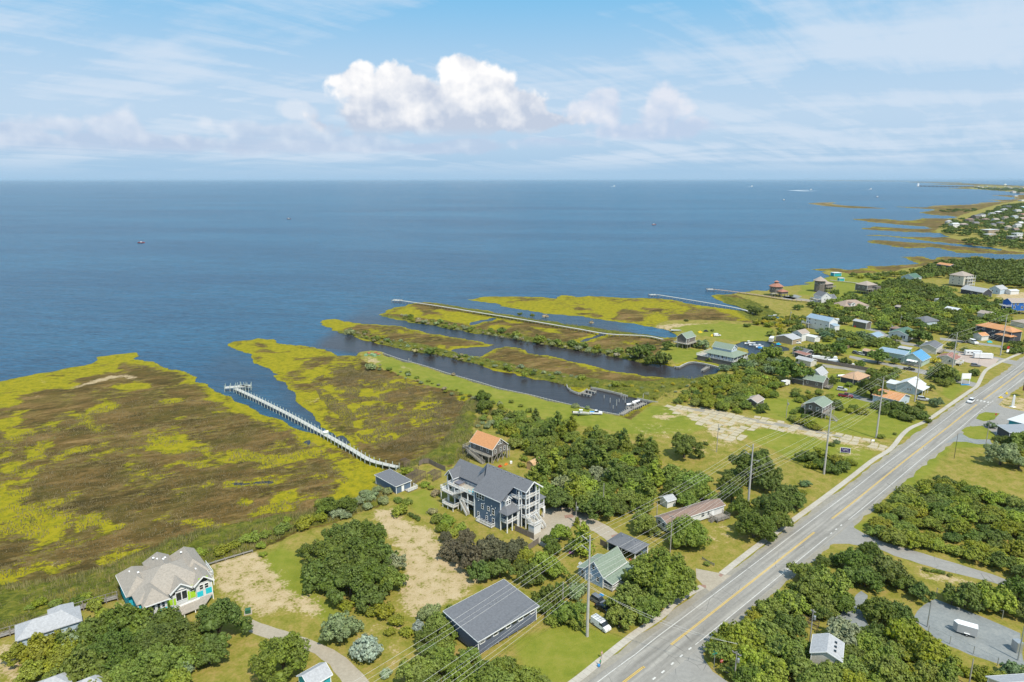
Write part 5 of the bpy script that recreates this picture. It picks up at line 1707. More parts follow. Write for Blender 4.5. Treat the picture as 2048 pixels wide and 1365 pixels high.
 add_stairs(r, (6.4, -6.9, 2.8), (6.4, -5.0, 3.2), 1.5, WOODL, WHT)
 add_stairs(r, (9.3, -8.9, 0.2), (9.3, -5.0, 3.2), 1.3, WOODL, WHT)
 # roof-top sun deck and the two decks under it
 add_deck(r, 0, 4.2, 11, 23.2, 7.0, 'wn', WOODL, WHT, posts=False, name='sun_deck', step=0.24)
 add_railing(r, [(3.9, 14.5), (3.9, 23.2)], 7.0, WHT)
 add_deck(r, 0, 4.2, 11, 23.2, 3.7, 'w', WOODL, WHT, posts=False, name='deck', step=0.24)
 add_posts(r, [(0.15, y) for y in (11.3, 14.2, 17.2, 20.2, 23.0)], 0, 7.0, WHT, 0.28)
 add_walls(r, 2.9, 4.2, 11, 23.2, 0, 3.5, B)
 for y in (12.8, 15.8, 18.8, 21.6):
  for z in (1.4, 5.2):
   mb = MB()
   mb.box(-0.03, 0.03, -1.0, 1.0, -1.0, 1.0)
   mb.build('glass_door', GLASS, r, (2.86 if z < 3 else 4.16, y, z))
 add_deck(r, -1.5, 0.2, 19.5, 24.5, 5.0, 'wn', WOODL, WHT, posts=False, name='landing')
 add_stairs(r, (-0.75, 19.5, 5.0), (-0.75, 15.8, 7.0), 1.1, WOODL, WHT)
 add_stairs(r, (-0.7, 13.4, 0.2), (-0.7, 16.3, 3.5), 1.2, WOODL, WHT)
 add_deck(r, -2.2, 0.2, 18.5, 23.5, 1.3, 'wns', WOODL, WHT, posts=True, name='patio_deck')
 add_deck(r, -1.6, -0.02, 2.4, 8.8, 0.35, 'wsn', WOODL, WHT, posts=False, name='air_conditioner_deck')
 for k in range(4):
  mb = MB()
  mb.box(-.4, .4, -.4, .4, 0, .85)
  mb.build('air_conditioner', METAL, r, (-0.8, 3.4 + 1.3 * k, 0.36))
 add_deck(r, 1.0, 4.2, 24.5, 28.0, 3.8, 'wne', WOODL, WHT, posts=True, name='deck')
 # things standing on the sun deck
 def on(dx_, dy_, dz_):
  v = Matrix.Rotation(t, 3, 'Z') @ Vector((dx_, dy_, dz_))
  return o + v
 ht = empty('hot_tub', on(2.2, 20.2, 7.0), t, 'covered grey hot tub on the white railed sun deck', 'hot tub')
 mb = MB()
 mb.box(-1.1, 1.1, -1.1, 1.1, 0, 0.85)
 mb.build('shell', ROOFT, ht)
 mb = MB()
 mb.box(-1.2, 1.2, -1.2, -0.01, 0.86, 1.0)
 mb.box(-1.2, 1.2, 0.01, 1.2, 0.86, 1.0)
 mb.build('cover', mat('tub_cover', (0.16, 0.16, 0.19), 0.6), ht)
 for k, (x, y) in enumerate(((1.2, 12.2), (2.2, 13.2), (0.9, 14.0), (2.9, 12.4))):
  ch = empty('deck_chair', on(x, y, 7.0), t + 0.5 * k, 'turquoise deck chair on the sun deck of the blue house', 'chair', 'turquoise deck chairs on the sun deck')
  mb = MB()
  mb.box(-.3, .3, -.3, .3, .32, .38)
  mb.build('seat', TEAL, ch)
  mb = MB()
  mb.bar((-.3, .3, .36), (-.3, .55, .95), .5, .05)
  mb.box(-.3, .3, .3, .36, .36, .95)
  mb.build('backrest', TEAL, ch)
  for sx in (-.27, .27):
   for sy in (-.27, .27):
    mb = MB()
    mb.cbox(sx, sy, .16, .06, .06, .32)
    mb.build('leg', TEAL, ch)
 return r
big_house()
# ------------------------------------------------------------------ the turquoise and lime house
def teal_house():
 c = P(281.6, 1208, Z_UP + 5.4)
 o = Vector((c.x, c.y, Z_UP))
 t = R(40.0)
 claim(o, t, -2, 17, -3, 18, 0.3)
 r = empty('beach_house', o, t, 'white house with turquoise and lime panels under a taupe hipped roof', 'house')
 M1, M2 = wallm('turquoise_siding', (0.03, 0.50, 0.62)), WHT2
 ez = 5.2
 add_walls(r, -0.5, 15.4, 0.9, 15, 0, ez, M1)
 rm = shingle('taupe_shingle', (0.315, 0.280, 0.240), 0.82)
 # roofs: a broad central hip and the bays that grow out of it
 for k, (kind, x0, x1, y0, y1, rise) in enumerate((('hx', -0.5, 15.4, 0.9, 15, 3.6), ('hy', -1.6, 4.2, 6.0, 17.5, 2.4), ('hy', 4.8, 10.4, 7.0, 19.5, 3.0), ('hy', 11.0, 16.4, 5.5, 18.5, 2.6),
             ('hy', 0.4, 5.4, -0.9, 7, 2.2))):
  add_roof(r, kind, x0, x1, y0, y1, ez, rise, rm, 0.35)
 add_roof(r, 'gy', 6.6, 10.6, 0.2, 8, ez + 0.2, 1.7, rm, 0.45)
 add_roof(r, 'gy', 11.8, 15.6, 0.0, 8, ez + 0.2, 1.7, rm, 0.45)
 add_walls(r, -1.4, 4.0, 6.5, 17, 0, ez, M1, name='bay')
 add_walls(r, 5.0, 10.2, 8, 19, 0, ez, M1, name='bay')
 add_walls(r, 11.2, 16.1, 6, 18, 0, ez, M1, name='bay')
 # white front: left bay, centre and right gable
 add_walls(r, 0.6, 5.2, -0.7, 1, 0, ez - 0.1, M2, name='bay')
 add_walls(r, 6.7, 10.5, 0.35, 1, 1.4, ez + 0.2, M2, 'gy', 1.6, 'gable')
 add_walls(r, 11.9, 15.5, 0.15, 1, 1.4, ez + 0.2, M2, 'gy', 1.6, 'gable')
 add_walls(r, 5.2, 6.7, 0.75, 1, 1.4, ez, M2, name='wall')
 add_walls(r, 10.5, 11.9, 0.7, 1, 1.4, ez, M2, name='wall')
 for x in (1.3, 2.3):
  window(r, x, -0.72, 3.8, 0.6, 1.35, 'B')
 for x in (3.4, 4.4):
  window(r, x, -0.72, 3.8, 0.6, 1.35, 'B')
 window(r, 5.6, 0.73, 4.2, 0.5, 1.3, 'B')
 window(r, 6.2, 0.73, 4.2, 0.5, 1.3, 'B')
 window(r, 8.6, 0.33, 5.2, 2.4, 0.25, 'B', arch=False, mull=False)
 for x, w in ((8.0, 1.1), (9.3, 1.1)):
  window(r, x, 0.33, 3.7, w, 2.1, 'B', mull=False)
 window(r, 13.7, 0.13, 5.5, 1.9, 0.25, 'B', arch=True, mull=False)
 for x in (13.1, 14.3):
  window(r, x, 0.13, 4.2, 0.8, 1.2, 'B')
 window(r, 11.3, 0.68, 4.4, 0.8, 1.1, 'B')
 def panel(x0, x1, y, z0, z1, m, nm='panel'):
  mb = MB()
  mb.box(x0, x1, y - 0.03, y, z0, z1)
  mb.build(nm, m, r)
 for x0, x1, y, z0, z1, m in ((6.8, 7.3, .35, 1.8, 3.6, LIME), (9.95, 10.45, .35, 1.9, 4.2, LIME), (10.6, 11.8, .70, 1.9, 3.6, LIME), (5.25, 6.65, .75, 1.9, 3.4, LIME), (12.0, 13.4, .15, 1.8, 3.2, TEAL),
        (14.0, 15.4, .15, 1.9, 3.4, TEAL), (3.0, 5.1, -.7, 1.6, 2.9, TEAL), (12.6, 14.8, .15, 6.35, 6.7, LIME), (10.6, 11.8, .70, 5.0, 5.3, LIME)):
  panel(x0, x1, y, z0, z1, m)
 for x, y in ((7.0, 0.33), (11.0, 0.68)):
  mb = MB()
  mb.lathe([(0, 0), (0.34, 0)], 0, 0, 14)
  q = mb.build('round_window', GLASS, r, (x, y - 0.03, 4.75 if x < 8 else 4.6))
  q.rotation_euler = (R(90), 0, 0)
 # white parapet and lower porch roof
 mb = MB()
 mb.bar((3.6, -1.0, 1.65), (9.2, -0.35, 1.65), 0.12, 0.4)
 mb.bar((9.2, -0.35, 1.65), (12.4, -0.1, 1.65), 0.12, 0.4)
 mb.bar((-2.0, 17.3, 5.05), (-2.0, 5.5, 5.05), 0.06, 0.22)
 mb.bar((-0.2, -1.5, 5.05), (5.9, -1.5, 5.05), 0.06, 0.24)
 mb.bar((6.15, -0.3, 5.3), (8.6, -0.3, 7.1), 0.08, 0.26)
 mb.bar((8.6, -0.3, 7.1), (11.05, -0.3, 5.3), 0.08, 0.26)
 mb.bar((11.35, -0.5, 5.3), (13.7, -0.5, 7.1), 0.08, 0.26)
 mb.bar((13.7, -0.5, 7.1), (16.05, -0.5, 5.3), 0.08, 0.26)
 mb.cbox(-0.5, 0.9, 2.6, .2, .2, 5.2)
 mb.cbox(15.5, 0.1, 2.6, .2, .2, 5.2)
 mb.cbox(0.6, -0.7, 2.5, .2, .2, 5.0)
 split_build(mb, 'trim_board', WHT, r)
 mb = MB()
 slab_tri(mb, [(2.8, -3.6, 0.95), (12.6, -3.0, 0.95), (15.4, 0.0, 1.5), (12.3, 0.1, 1.5), (5.0, -0.7, 1.4), (3.2, -1.2, 1.4)], 0.14)
 mb.build('porch_roof', rm, r)
 add_posts(r, [(3.0, -3.4), (5.5, -3.2), (8.0, -3.1), (10.5, -3.0), (12.4, -2.8)], 0, 0.85, WHT, 0.2)
 # attic lights
 for x, y, z in ((0.6, 13.5, 7.05), (1.2, 12.2, 7.1), (2.0, 11.2, 7.3), (6.4, 15.6, 7.5), (7.0, 14.2, 7.7), (8.0, 12.6, 7.95), (8.8, 14.5, 7.2), (12.6, 14.4, 7.3), (13.4, 4.6, 6.9), (13.9, 3.6, 6.6)):
  mb = MB()
  mb.box(-.22, .22, -.3, .3, 0, .12)
  mb.build('skylight', WHT, r, (x, y, z))
 add_deck(r, 16.1, 17.6, 6, 12, 3.0, 'es', WOODL, WHT, name='side_deck')
teal_house()
# ------------------------------------------------------------------ the other buildings, near ones first
wLB = wallm('light_blue_siding', (0.36, 0.47, 0.62))
wLB2 = wallm('pale_blue_siding', (0.50, 0.60, 0.70))
wCR = wallm('cream_siding', (0.60, 0.57, 0.50))
wGR = wallm('pale_green_siding', (0.44, 0.56, 0.48))
wDG = wallm('charcoal_siding', (0.06, 0.065, 0.085))
wNV = wallm('navy_grey_siding', (0.125, 0.145, 0.205))
wTAN = wallm('tan_siding', (0.40, 0.32, 0.22))
wBRI = wallm('vivid_blue_siding', (0.015, 0.13, 0.50))
wTQ = wallm('turquoise_box_siding', (0.03, 0.40, 0.45))
wGRN = wallm('bright_green_siding', (0.02, 0.28, 0.13))
# orange-roofed house on stilts
r, a, b = house('grey shingled stilt house with a steep orange roof beside the marsh', (985, 899), (938, 882), (1021, 886), 5.6, 'gy', 3.1, SHAKE, ROOFO, z0=2.9, b=7.6, a=11.5,
    win=row('A', (.22, .50, .84), 4.5, .8, 1.3) + row('B', (.2, .55, .8), 4.4, .8, 1.3) + [('B', .42, 7.2, .9, 1.1), ('B', .58, 7.2, .9, 1.1)], phi=46.5)
add_deck(r, -1.7, 0, 0.3, 14.2, 2.9, 'w', WOODG, WOODL)
add_deck(r, -1.7, 7.6, a, 14.2, 2.9, 'n', WOODG, WOODL)
add_deck(r, b, b + 1.4, 0, 5, 2.9, 'e', WOODG, WOODL)
add_stairs(r, (-2.4, 2.2, 0.1), (-2.4, 10.4, 2.9), 1.3, WOODG, WOODL)
mb = MB()
mb.box(1.5, b - .3, 4.5, a - .3, 0, 2.85)
mb.build('ground_floor_store', SHAKE, r)
for k in range(3):
 mb = MB()
 mb.bar((0.1 + k * 2.4, 0.1, 0), (2.3 + k * 2.4, 0.1, 2.8), .12)
 mb.build('brace', WOODL, r)
# barn-shaped wooden shed
o, t, a, b = frame_of((1067, 931), (1052.5, 926.5), (1081.5, 923), 2.3, 46.5)
r = empty('garden_shed', o, t, 'new plywood shed with a rounded barn roof behind the blue house', 'shed')
claim(o, t, 0, 4.6, 0, 3.2)
PLY = mat('raw_plywood', (0.52, 0.33, 0.17), 0.85, 0.12, 1.2)
a, b = 3.3, 4.8
mb = MB()
prof = [(0, 0), (0, 2.0), (0.55, 2.9), (a / 2, 3.35), (a - 0.55, 2.9), (a, 2.0), (a, 0)]
for x in (0, b):
 mb.poly([(x, y, z) for y, z in prof])
mb.quad((0, 0, 0), (b, 0, 0), (b, 0, 2.0), (0, 0, 2.0))
mb.quad((0, a, 0), (b, a, 0), (b, a, 2.0), (0, a, 2.0))
mb.build('wall', PLY, r)
mb = MB()
for (y0, z0), (y1, z1) in zip(prof[1:-1], prof[2:-1]):
 slab_tri(mb, [(-.15, y0, z0 + .06), (b + .15, y0, z0 + .06), (b + .15, y1, z1 + .06), (-.15, y1, z1 + .06)], 0.06)
mb.build('roof', PLY, r)
# slate-blue shed by the marsh
r, a, b = house('small slate blue outbuilding with a flat grey roof beside the boardwalk', (792, 973), (750, 953.5), (820, 961.5), 2.7, 'my', 0.5, BLUEW, ROOFG, name='outbuilding', cat='outbuilding', phi=46.5, door=('B', .45, 0.1))
add_deck(r, b * .55, b + 1.2, -2.2, 0, 0.4, 'se', WOODL, WHT, posts=False)
for k in range(3):
 mb = MB()
 mb.box(-.12, .12, -.12, .12, 0, .1)
 mb.build('roof_vent', METAL, r, (2.2 + k * 0.9, 3 + k * 2.2, 3.1))
# carport
o, t, a, b = frame_of((1270, 1107), (1222, 1086), (1305, 1095), 2.7, 46.5)
a, b = 9.0, 6.4
r = empty('carport', o, t, 'dark blue double carport with a charcoal roof behind the green roofed cottage', 'carport')
claim(o, t, 0, b, 0, a)
add_walls(r, b - 0.2, b, 0, a, 0, 2.7, BLUEW)
add_walls(r, 0, b, a - .2, a, 0, 2.7, BLUEW)
add_walls(r, 2.5, b, 4.3, 4.5, 0, 2.7, BLUEW)
add_walls(r, 3.8, b, 0.5, a - .3, 0, 2.6, BLUEW, name='inner_wall')
add_posts(r, [(0.1, 0.1), (0.1, 4.4), (0.1, a - .1), (b - .1, .1)], 0, 2.7, WHT, 0.24)
add_roof(r, 'hy', 0, b, 0, a, 2.7, 1.3, ROOFG, 0.3)
for k in range(3):
 mb = MB()
 mb.lathe([(0.0, 0.2), (0.15, 0.18), (0.15, 0.0)], 0, 0, 8)
 mb.build('roof_vent', METAL, r, (3.6, 2.2 + 2.2 * k, 3.95))
# green-roofed cottage
r, a, b = house('light blue cottage with a green roof behind the tall pole', (1206, 1153), (1178, 1141), (1256, 1122), 3.4, 'gx', 3.0, wLB, ROOFGR, a=5.6, b=9.6, phi=46.5, name='cottage',
    win=[('A', .55, 4.7, .8, 1.2), ('A', .28, 1.9, .7, 1.2), ('A', .72, 1.8, .7, 1.2), ('B', .15, 2.6, .8, .8), ('B', .5, 2.6, .8, .8)])
add_walls(r, 0.6, b - 1, a, a + 2.6, 0, 2.3, wLB)
add_roof(r, 'mY', 0.4, b - .8, a - .2, a + 2.6, 2.3, 0.9, ROOFGR, 0.2)
add_roof(r, 'my', 0.3, b + .8, -2.7, 0, 2.1, 0.75, ROOFGR, 0.2)
add_posts(r, [(0.4, -2.6), (3.2, -2.6), (6.2, -2.6), (9, -2.6)], 0, 2.1, WHT, 0.15)
add_deck(r, 0.2, b, -2.8, 0, 0.45, 'sw', WOODL, WHT, posts=False, name='porch_deck')
add_stairs(r, (2.0, -5.2, 0.0), (2.0, -2.8, .45), 1.2, WOODL, WHT)
window(r, 0.59, a + 1.3, 1.4, .7, 1.1, 'A')
# long grey hall
r, a, b = house('long navy grey building with a broad charcoal roof near the lower edge', (956, 1281), (913, 1250), (1071, 1214), 4.0, 'my', 1.3, wNV, ROOFG, z0=0.5, a=11.2, b=17.6, phi=43, name='hall', cat='building', ov=0.5)
for i in range(9):
 u = (i + .6) / 9.2
 if i % 2 == 0:
  window(r, b * u, -0.012, 3.15, 1.25, .65, 'B', mull=False)
 else:
  mb = MB()
  mb.box(-.7, .7, -.03, 0, -.35, .35)
  mb.build('vent_louvre', GLASS, r, (b * u, 0, 3.15))
add_posts(r, [(b * i / 6, 0.15) for i in range(7)], -0.2, 0.5, WOODG, .25)
for x, y in ((9, 6.4), (10, 6.2), (10.4, 7.0), (11.3, 6.5), (11.6, 7.2)):
 mb = MB()
 mb.lathe([(0.0, 0.35), (0.08, 0.33), (0.08, 0.0)], 0, 0, 8)
 mb.build('roof_pipe', METAL, r, (x, y, 4.0 + .12 + 1.3 * y / 11.2))
# grey-blue roof left
r, a, b = house('grey blue hip roofed house behind the trees at the lower left', (34, 1279), (20, 1247), (146, 1236), 4.6, 'hx', 1.8, wLB2, ROOFLG, a=6, b=11.5, phi=36, ov=.4)
add_roof(r, 'hy', 6.0, 10.5, 2, 8.5, 4.6, 1.5, ROOFLG, .3)
add_walls(r, 6.2, 10.3, 4, 8.3, 0, 4.6, wLB2)
house('pale roofed house mostly cut off by the lower left edge', (66, 1396), (50, 1362), (110, 1365), 4.5, 'hx', 1.4, wLB2, ROOFLG, a=4.5, b=6, phi=38)
house('grey roof peeping over trees beside the lower left edge', (150, 1388), (132, 1362), (165, 1364), 4.0, 'hx', 1.2, wLB2, ROOFLG, a=3.5, b=4.5, phi=38)
# turquoise kiosk
r, a, b = house('small turquoise cabin with a grey roof beside the concrete drive', (619, 1372), (588, 1350), (642, 1352), 3.1, 'gx', 1.3, wTQ, ROOFLG, a=4.2, b=4.6, phi=46.5, name='cabin', cat='cabin', win=[('B', .5, 1.9, 1.1, 1.0)])
# mobile home
r, a, b = house('white mobile home with a brown roof and small timber deck', (1334, 1047), (1313, 1034), (1445, 1009.5), 3.2, 'gx', 0.9, WHT2, ROOFBR, z0=0.5, a=4.6, b=23, phi=30, name='mobile_home', cat='mobile home',
    win=[('B', .62, 2.1, 1.2, 1.2), ('B', .72, 2.1, .8, 1.2), ('A', .3, 2.0, 1.0, 1.1), ('A', .7, 2.0, 1.0, 1.1), ('B', .3, 2.1, 1.1, 1.1)], door=('B', .80, .6))
add_deck(r, 17.2, 22.5, -3.2, 0, 0.7, 'sew', WOODG, WOODG)
add_stairs(r, (15.8, -1.5, 0), (17.2, -1.5, .7), 1.2, WOODG, WOODG)
house('plain white shed among trees behind the mobile home', (1335, 1003), (1322, 994), (1345, 996), 2.4, 'gx', 0.8, WHT2, ROOFLG, a=3.2, b=3.2, phi=30, name='shed', cat='shed')
# right side, near the road
r, a, b = house('grey roofed bungalow among trees right of the power line at the lower edge', (1682, 1322), (1634, 1306), (1697, 1281), 4.4, 'gx', 1.2, wCR, ROOFLG, a=5.6, b=6.0, phi=62, ov=.3)
for x in (1.5, 3.0, 4.5):
 mb = MB()
 mb.box(-.3, .3, -.25, .25, 0, .2)
 mb.build('skylight', GLASS, r, (x, 1.3, 5.05))
house('grey roofed house cut off by the lower right corner', (2034, 1408), (1985, 1352), (2075, 1372), 4.4, 'gx', 1.6, wCR, ROOFLG, a=7, b=8, phi=5)
# lot beyond the broken concrete
house('weathered grey shed with a tan roof beside a cedar', (1514, 806), (1490, 801), (1526, 797), 2.6, 'gx', 1.3, SHAKE, ROOFT, a=5.5, b=7.5, phi=48, name='shed', cat='shed')
r, a, b = house('small green roofed house on stilts beside the broken concrete lot', (1645.5, 815), (1611, 807.5), (1665, 801.5), 5.3, 'gx', 1.6, SHAKE, ROOFGR, z0=2.6, a=7.4, b=10.5, phi=46.5, ov=.5,
    win=[('A', .28, 4.0, 1.0, 1.2), ('A', .68, 4.0, 1.0, 1.2), ('B', .3, 4.0, .8, 1.2), ('B', .7, 4.0, .8, 1.2)])
add_deck(r, 0, b, -1.6, 0, 2.6, 's', WOODG, WOODL)
add_stairs(r, (1.4, -6.0, .1), (1.4, -1.6, 2.6), 1.2, WOODL, WOODL)
add_deck(r, 2, 8, a, a + 2.4, 2.6, 'wn', WOODG, WOODL)
r, a, b = house('long weathered grey house with a faded green roof', (1646, 765), (1611, 757.5), (1657, 755), 3.6, 'gy', 2.0, SHAKE, ROOFGR, a=9.3, b=7, phi=46.5, win=[('A', .3, 2, .8, 1), ('A', .8, 2, .8, 1)])
add_walls(r, 0.6, 5, a, a + 6, 0, 2.6, SHAKE)
add_roof(r, 'gy', 0.6, 5, a, a + 6, 2.6, .9, ROOFGR, .3)
add_deck(r, 1, 6, -3, 0, .8, 'sew', WOODG, WOODG)
house('white gabled cottage behind the long green roofed house', (1642, 752), (1629, 741), (1649, 738), 3.6, 'gx', 2.6, WHT2, ROOFLG, a=6, b=9, phi=46.5, name='cottage')
house('low orange tan roofed bungalow behind a round tree', (1716, 761), (1696, 756), (1755, 751), 3.0, 'hx', 1.9, wDG, shingle('faded_orange_shingle', (0.42, 0.27, 0.17)), a=8.5, b=13, phi=40, name='bungalow')
r, a, b = house('white cottage with a bright orange roof beside the road', (1797, 802), (1756, 789), (1831, 789), 3.2, 'gy', 1.9, wLB2, ROOFO, a=11, b=11.4, phi=38, name='cottage', ov=.5,
    win=[('A', .28, 1.7, .8, 1.1), ('A', .7, 1.7, .8, 1.1), ('B', .3, 1.7, .9, 1.1)])
r, a, b = house('pale blue cottage with a white metal roof', (1834, 777), (1790, 766), (1852, 764), 3.6, 'gx', 2.4, wLB2, ROOFW, a=9, b=11, phi=42, name='cottage', ov=.5, win=[('A', .3, 2.2, .6, 1), ('A', .42, 2.2, .6, 1), ('B', .5, 2, 1, 1)])
add_walls(r, 1.5, 7, a, a + 5, 0, 2.8, wLB2)
add_roof(r, 'mx', 1.5, 7, a, a + 5, 2.8, .4, ROOFW, .3)
add_posts(r, [(0.5, -2.4), (4, -2.4), (8, -2.4)], 0, 2.8, WHT, .18)
add_roof(r, 'my', 0.2, 9, -2.5, 0, 2.8, .5, ROOFW, .2)
r, a, b = house('pale green shop with a bright blue metal roof', (1844, 722), (1812, 713), (1858, 713), 3.6, 'gx', 3.2, wGR, ROOFBL, a=10, b=12.5, phi=42, name='shop', cat='shop', ov=.6, win=[('A', .2, 2.0, .9, 1.2), ('A', .6, 2, .9, 1.6)])
add_deck(r, -2.4, 0, 0.5, a - .5, .5, 'w', WOODG, WOODL)
add_roof(r, 'mx', -2.2, 0, 2, 7, 2.6, .5, WHT, .1)
r, a, b = house('long pale green building with a blue grey metal roof beside the shop', (1809, 711), (1772, 703), (1815, 705), 5.0, 'mx', 0.8, wGR, ROOFWB, a=14, b=7, phi=42, name='building', cat='building', ov=.3,
    win=[('A', .15, 2.2, 1.8, 1.0), ('A', .45, 2.2, 1.8, 1.0), ('A', .75, 2.2, 1.8, 1.0)])
house('small bright green kiosk behind the blue roofed shop', (1819, 700), (1803, 697), (1823, 696), 2.7, 'mx', 0.5, wGRN, ROOFLG, a=6, b=3, phi=42, name='kiosk', cat='kiosk', win=[('A', .5, 1.6, 1, .8)])
r, a, b = house('long cream building with a dark grey roof beyond the blue roofed shop', (1873, 698), (1850, 691.5), (1893, 690), 3.6, 'gx', 1.8, wCR, ROOFG, a=8.5, b=14, phi=46, name='building', cat='building', win=row('B', (.2, .5, .8), 2, 1, 1))
add_deck(r, 2, 13, -2.2, 0, 1.0, 's', WOODG, WOODL)
r, a, b = house('cream cottage with a dull red roof beside the pink gravel lot', (1911, 720.5), (1885, 714.5), (1922, 713), 3.3, 'gx', 1.8, wCR, shingle('dull_red_shingle', (0.27, 0.13, 0.105)), a=9, b=9, phi=42, name='cottage',
    win=[('A', .3, 2, 1, 1.1), ('A', .75, 2, 1, 1.1)])
add_deck(r, 0.5, 7, -2.4, 0, 1.2, 'sew', WOODL, WHT)
# station forecourt buildings
r, a, b = house('white flat canopy roofed building with turquoise walls beyond the road', (2046, 848), (2028, 842), (2110, 826), 4.2, 'flat', 0, wTQ, ROOFW, a=5, b=16, phi=30, name='building', cat='building', ov=.6)
house('dark building with a curved ribbed grey metal roof beside the road', (2020, 866), (2003, 858), (2070, 858), 3.6, 'mx', 1.0, wDG, stripe_mat('ribbed_grey_metal', (0.33, 0.34, 0.36), (0.25, 0.26, 0.28), 1.6, 'X', .4, .2, .5), a=8, b=14, phi=-6, name='building', cat='building')
# houses round the boat basin
r, a, b = house('large white house with green roofs and wrapping porches by the canal', (1463, 700), (1426, 691.5), (1478, 690), 8.4, 'gy', 2.2, wLB2, ROOFGR, z0=5.6, a=11.5, b=6.4, phi=44, ov=.4, trim=False, win=[('B', .35, 8.3, .8, 1), ('B', .65, 8.3, .8, 1)])
add_walls(r, -3.0, 9.4, -1.6, 13, 2.6, 5.4, wLB2)
add_walls(r, -4.2, 11.0, -3.6, 18.5, 0, 2.4, SHAKE, name='ground_floor')
mb = MB()
for q in ([(-4.6, -4.2, 5.2), (11.4, -4.2, 5.2), (7, 0, 6.9), (-.2, 0, 6.9)], [(-4.6, 14.2, 5.2), (-4.6, -4.2, 5.2), (-.2, 0, 6.9), (-.2, 11, 6.9)], [(11.4, -4.2, 5.2), (11.4, 14.2, 5.2), (7, 11, 6.9), (7, 0, 6.9)],
  [(11.4, 14.2, 5.2), (-4.6, 14.2, 5.2), (-.2, 11, 6.9), (7, 11, 6.9)]):
 slab_tri(mb, q, .14)
mb.build('porch_roof', ROOFGR, r)
add_deck(r, -4.4, 11.2, -4.0, 19, 2.7, 'wsn', WOODL, WHT, posts=False, step=.5)
add_posts(r, [(-4.3, y) for y in (-3.8, 0, 4, 8, 12)] + [(x, -3.9) for x in (0, 4, 8, 11)], 2.6, 5.2, WHT, .2)
for u in (1, 3.5, 6, 8.5, 11):
 window(r, -3.02, u, 4.1, .9, 1.5, 'A')
for u in (-1, 2, 5, 8):
 window(r, u, -1.62, 4.1, .9, 1.5, 'B')
add_stairs(r, (8.5, -8.6, .1), (8.5, -4.0, 2.7), 1.4, WOODL, WHT)
r, a, b = house('small grey stilt cottage with a green roof beside the canal', (1373, 677.5), (1352.5, 672.5), (1387, 669), 6.2, 'gx', 2.6, SHAKE, ROOFGR, z0=3.0, a=6.5, b=10, phi=44, name='cottage', win=[('B', .3, 4.6, .8, 1.2)])
add_deck(r, -2, b + 1, -2.2, a + 1.5, 3.0, 'ws', WOODL, WOODL, step=.6)
add_stairs(r, (b + 1, -6.5, .1), (b + 1, -2.2, 3.0), 1.4, WOODL, WOODL)
house('tan garage with a white roof beside the boat basin', (1585, 680), (1551, 674), (1590, 671), 3.4, 'gx', 1.6, wTAN, ROOFLG, a=11.5, b=9, phi=36, name='garage', cat='garage')
house('white and navy cottage with a tan roof behind the tan garage', (1604, 669), (1587.5, 667), (1614, 662), 5.0, 'gx', 1.8, WHT2, ROOFT, a=6.5, b=8, phi=36, name='cottage', win=[('A', .5, 3.6, 1.2, 1.4)])
r, a, b = house('long white three storey house with a pale blue metal roof', (1659, 644), (1616, 638), (1669, 640), 7.4, 'gy', 2.0, WHT2, ROOFWB, z0=0.3, a=18, b=8.5, phi=28,
    win=row('A', (.12, .35, .6, .86), 4.2, .9, .9) + [('A', .86, 6.3, 1.2, 1.0), ('A', .6, 6.4, .7, .6), ('A', .94, 4.2, .9, 1.4)])
add_walls(r, 1, 6, -3.6, 0, 0, 4.8, WHT2)
add_roof(r, 'my', 1, 6, -3.6, 0, 4.8, .9, ROOFWB, .2)
add_deck(r, -2.5, 0, 14, 20, 3.4, 'wn', WOODG, WHT)
house('small weathered grey barn beside a mown lawn', (1733, 647), (1709, 643.5), (1737, 643), 4.4, 'gy', 0.9, SHAKE, ROOFLG, a=10, b=5, phi=28, name='barn', cat='barn')
house('small white cottage with a pale blue metal roof among trees', (1754, 675), (1737, 669), (1770, 668.5), 3.6, 'gx', 1.6, WHT2, ROOFWB, a=7, b=9, phi=38, name='cottage')
r, a, b = house('white cottage with a dark green roof and tall windows', (1816, 671), (1791, 664.5), (1840, 659), 4.4, 'gx', 2.0, WHT2, shingle('dark_green_shingle', (0.07, 0.14, 0.105)), a=11, b=16, phi=44, name='cottage', ov=.5,
    win=row('A', (.18, .3, .8), 2.6, 1.0, 1.8) + row('B', (.15, .4, .65, .9), 2.6, .9, 1.3))
house('small grey gabled annex behind the dark green roofed cottage', (1797, 659), (1790, 656), (1806, 654.5), 4.5, 'hx', 1.2, wDG, ROOFBR, a=5, b=5, phi=44, name='annex', cat='outbuilding')
house('pale blue cottage with a grey hip roof half hidden by trees', (1850, 645), (1821, 642), (1868, 640), 3.8, 'hx', 2.6, wLB2, ROOFG, a=11, b=14, phi=20, name='cottage')
house('white roofed cabin in dense trees', (1913, 622), (1887, 620), (1918, 616), 3.6, 'gy', 1.4, wDG, ROOFW, a=9.5, b=6, phi=20, name='cabin', cat='cabin')
house('pale hip roofed house deep in the trees', (1887, 602), (1871, 594), (1901, 596), 3.2, 'hx', 1.6, WHT2, ROOFLG, a=8, b=10, phi=20)
r, a, b = house('dark two storey house with orange roofs beside a lane', (2024, 665), (1969, 658), (2034, 660), 7.0, 'hy', 2.2, wDG, ROOFO, a=23, b=9, phi=20, ov=.6, win=row('A', (.15, .5, .78), 5.4, 1.4, 1.1) + row('A', (.3, .5, .7, .85), 2.4, 1.1, 1.1))
add_roof(r, 'hy', -2.5, 3, -1, 8, 4.2, 1.2, ROOFO, .4)
add_walls(r, -2.3, 2.8, -.8, 7.8, 0, 4.2, wDG)
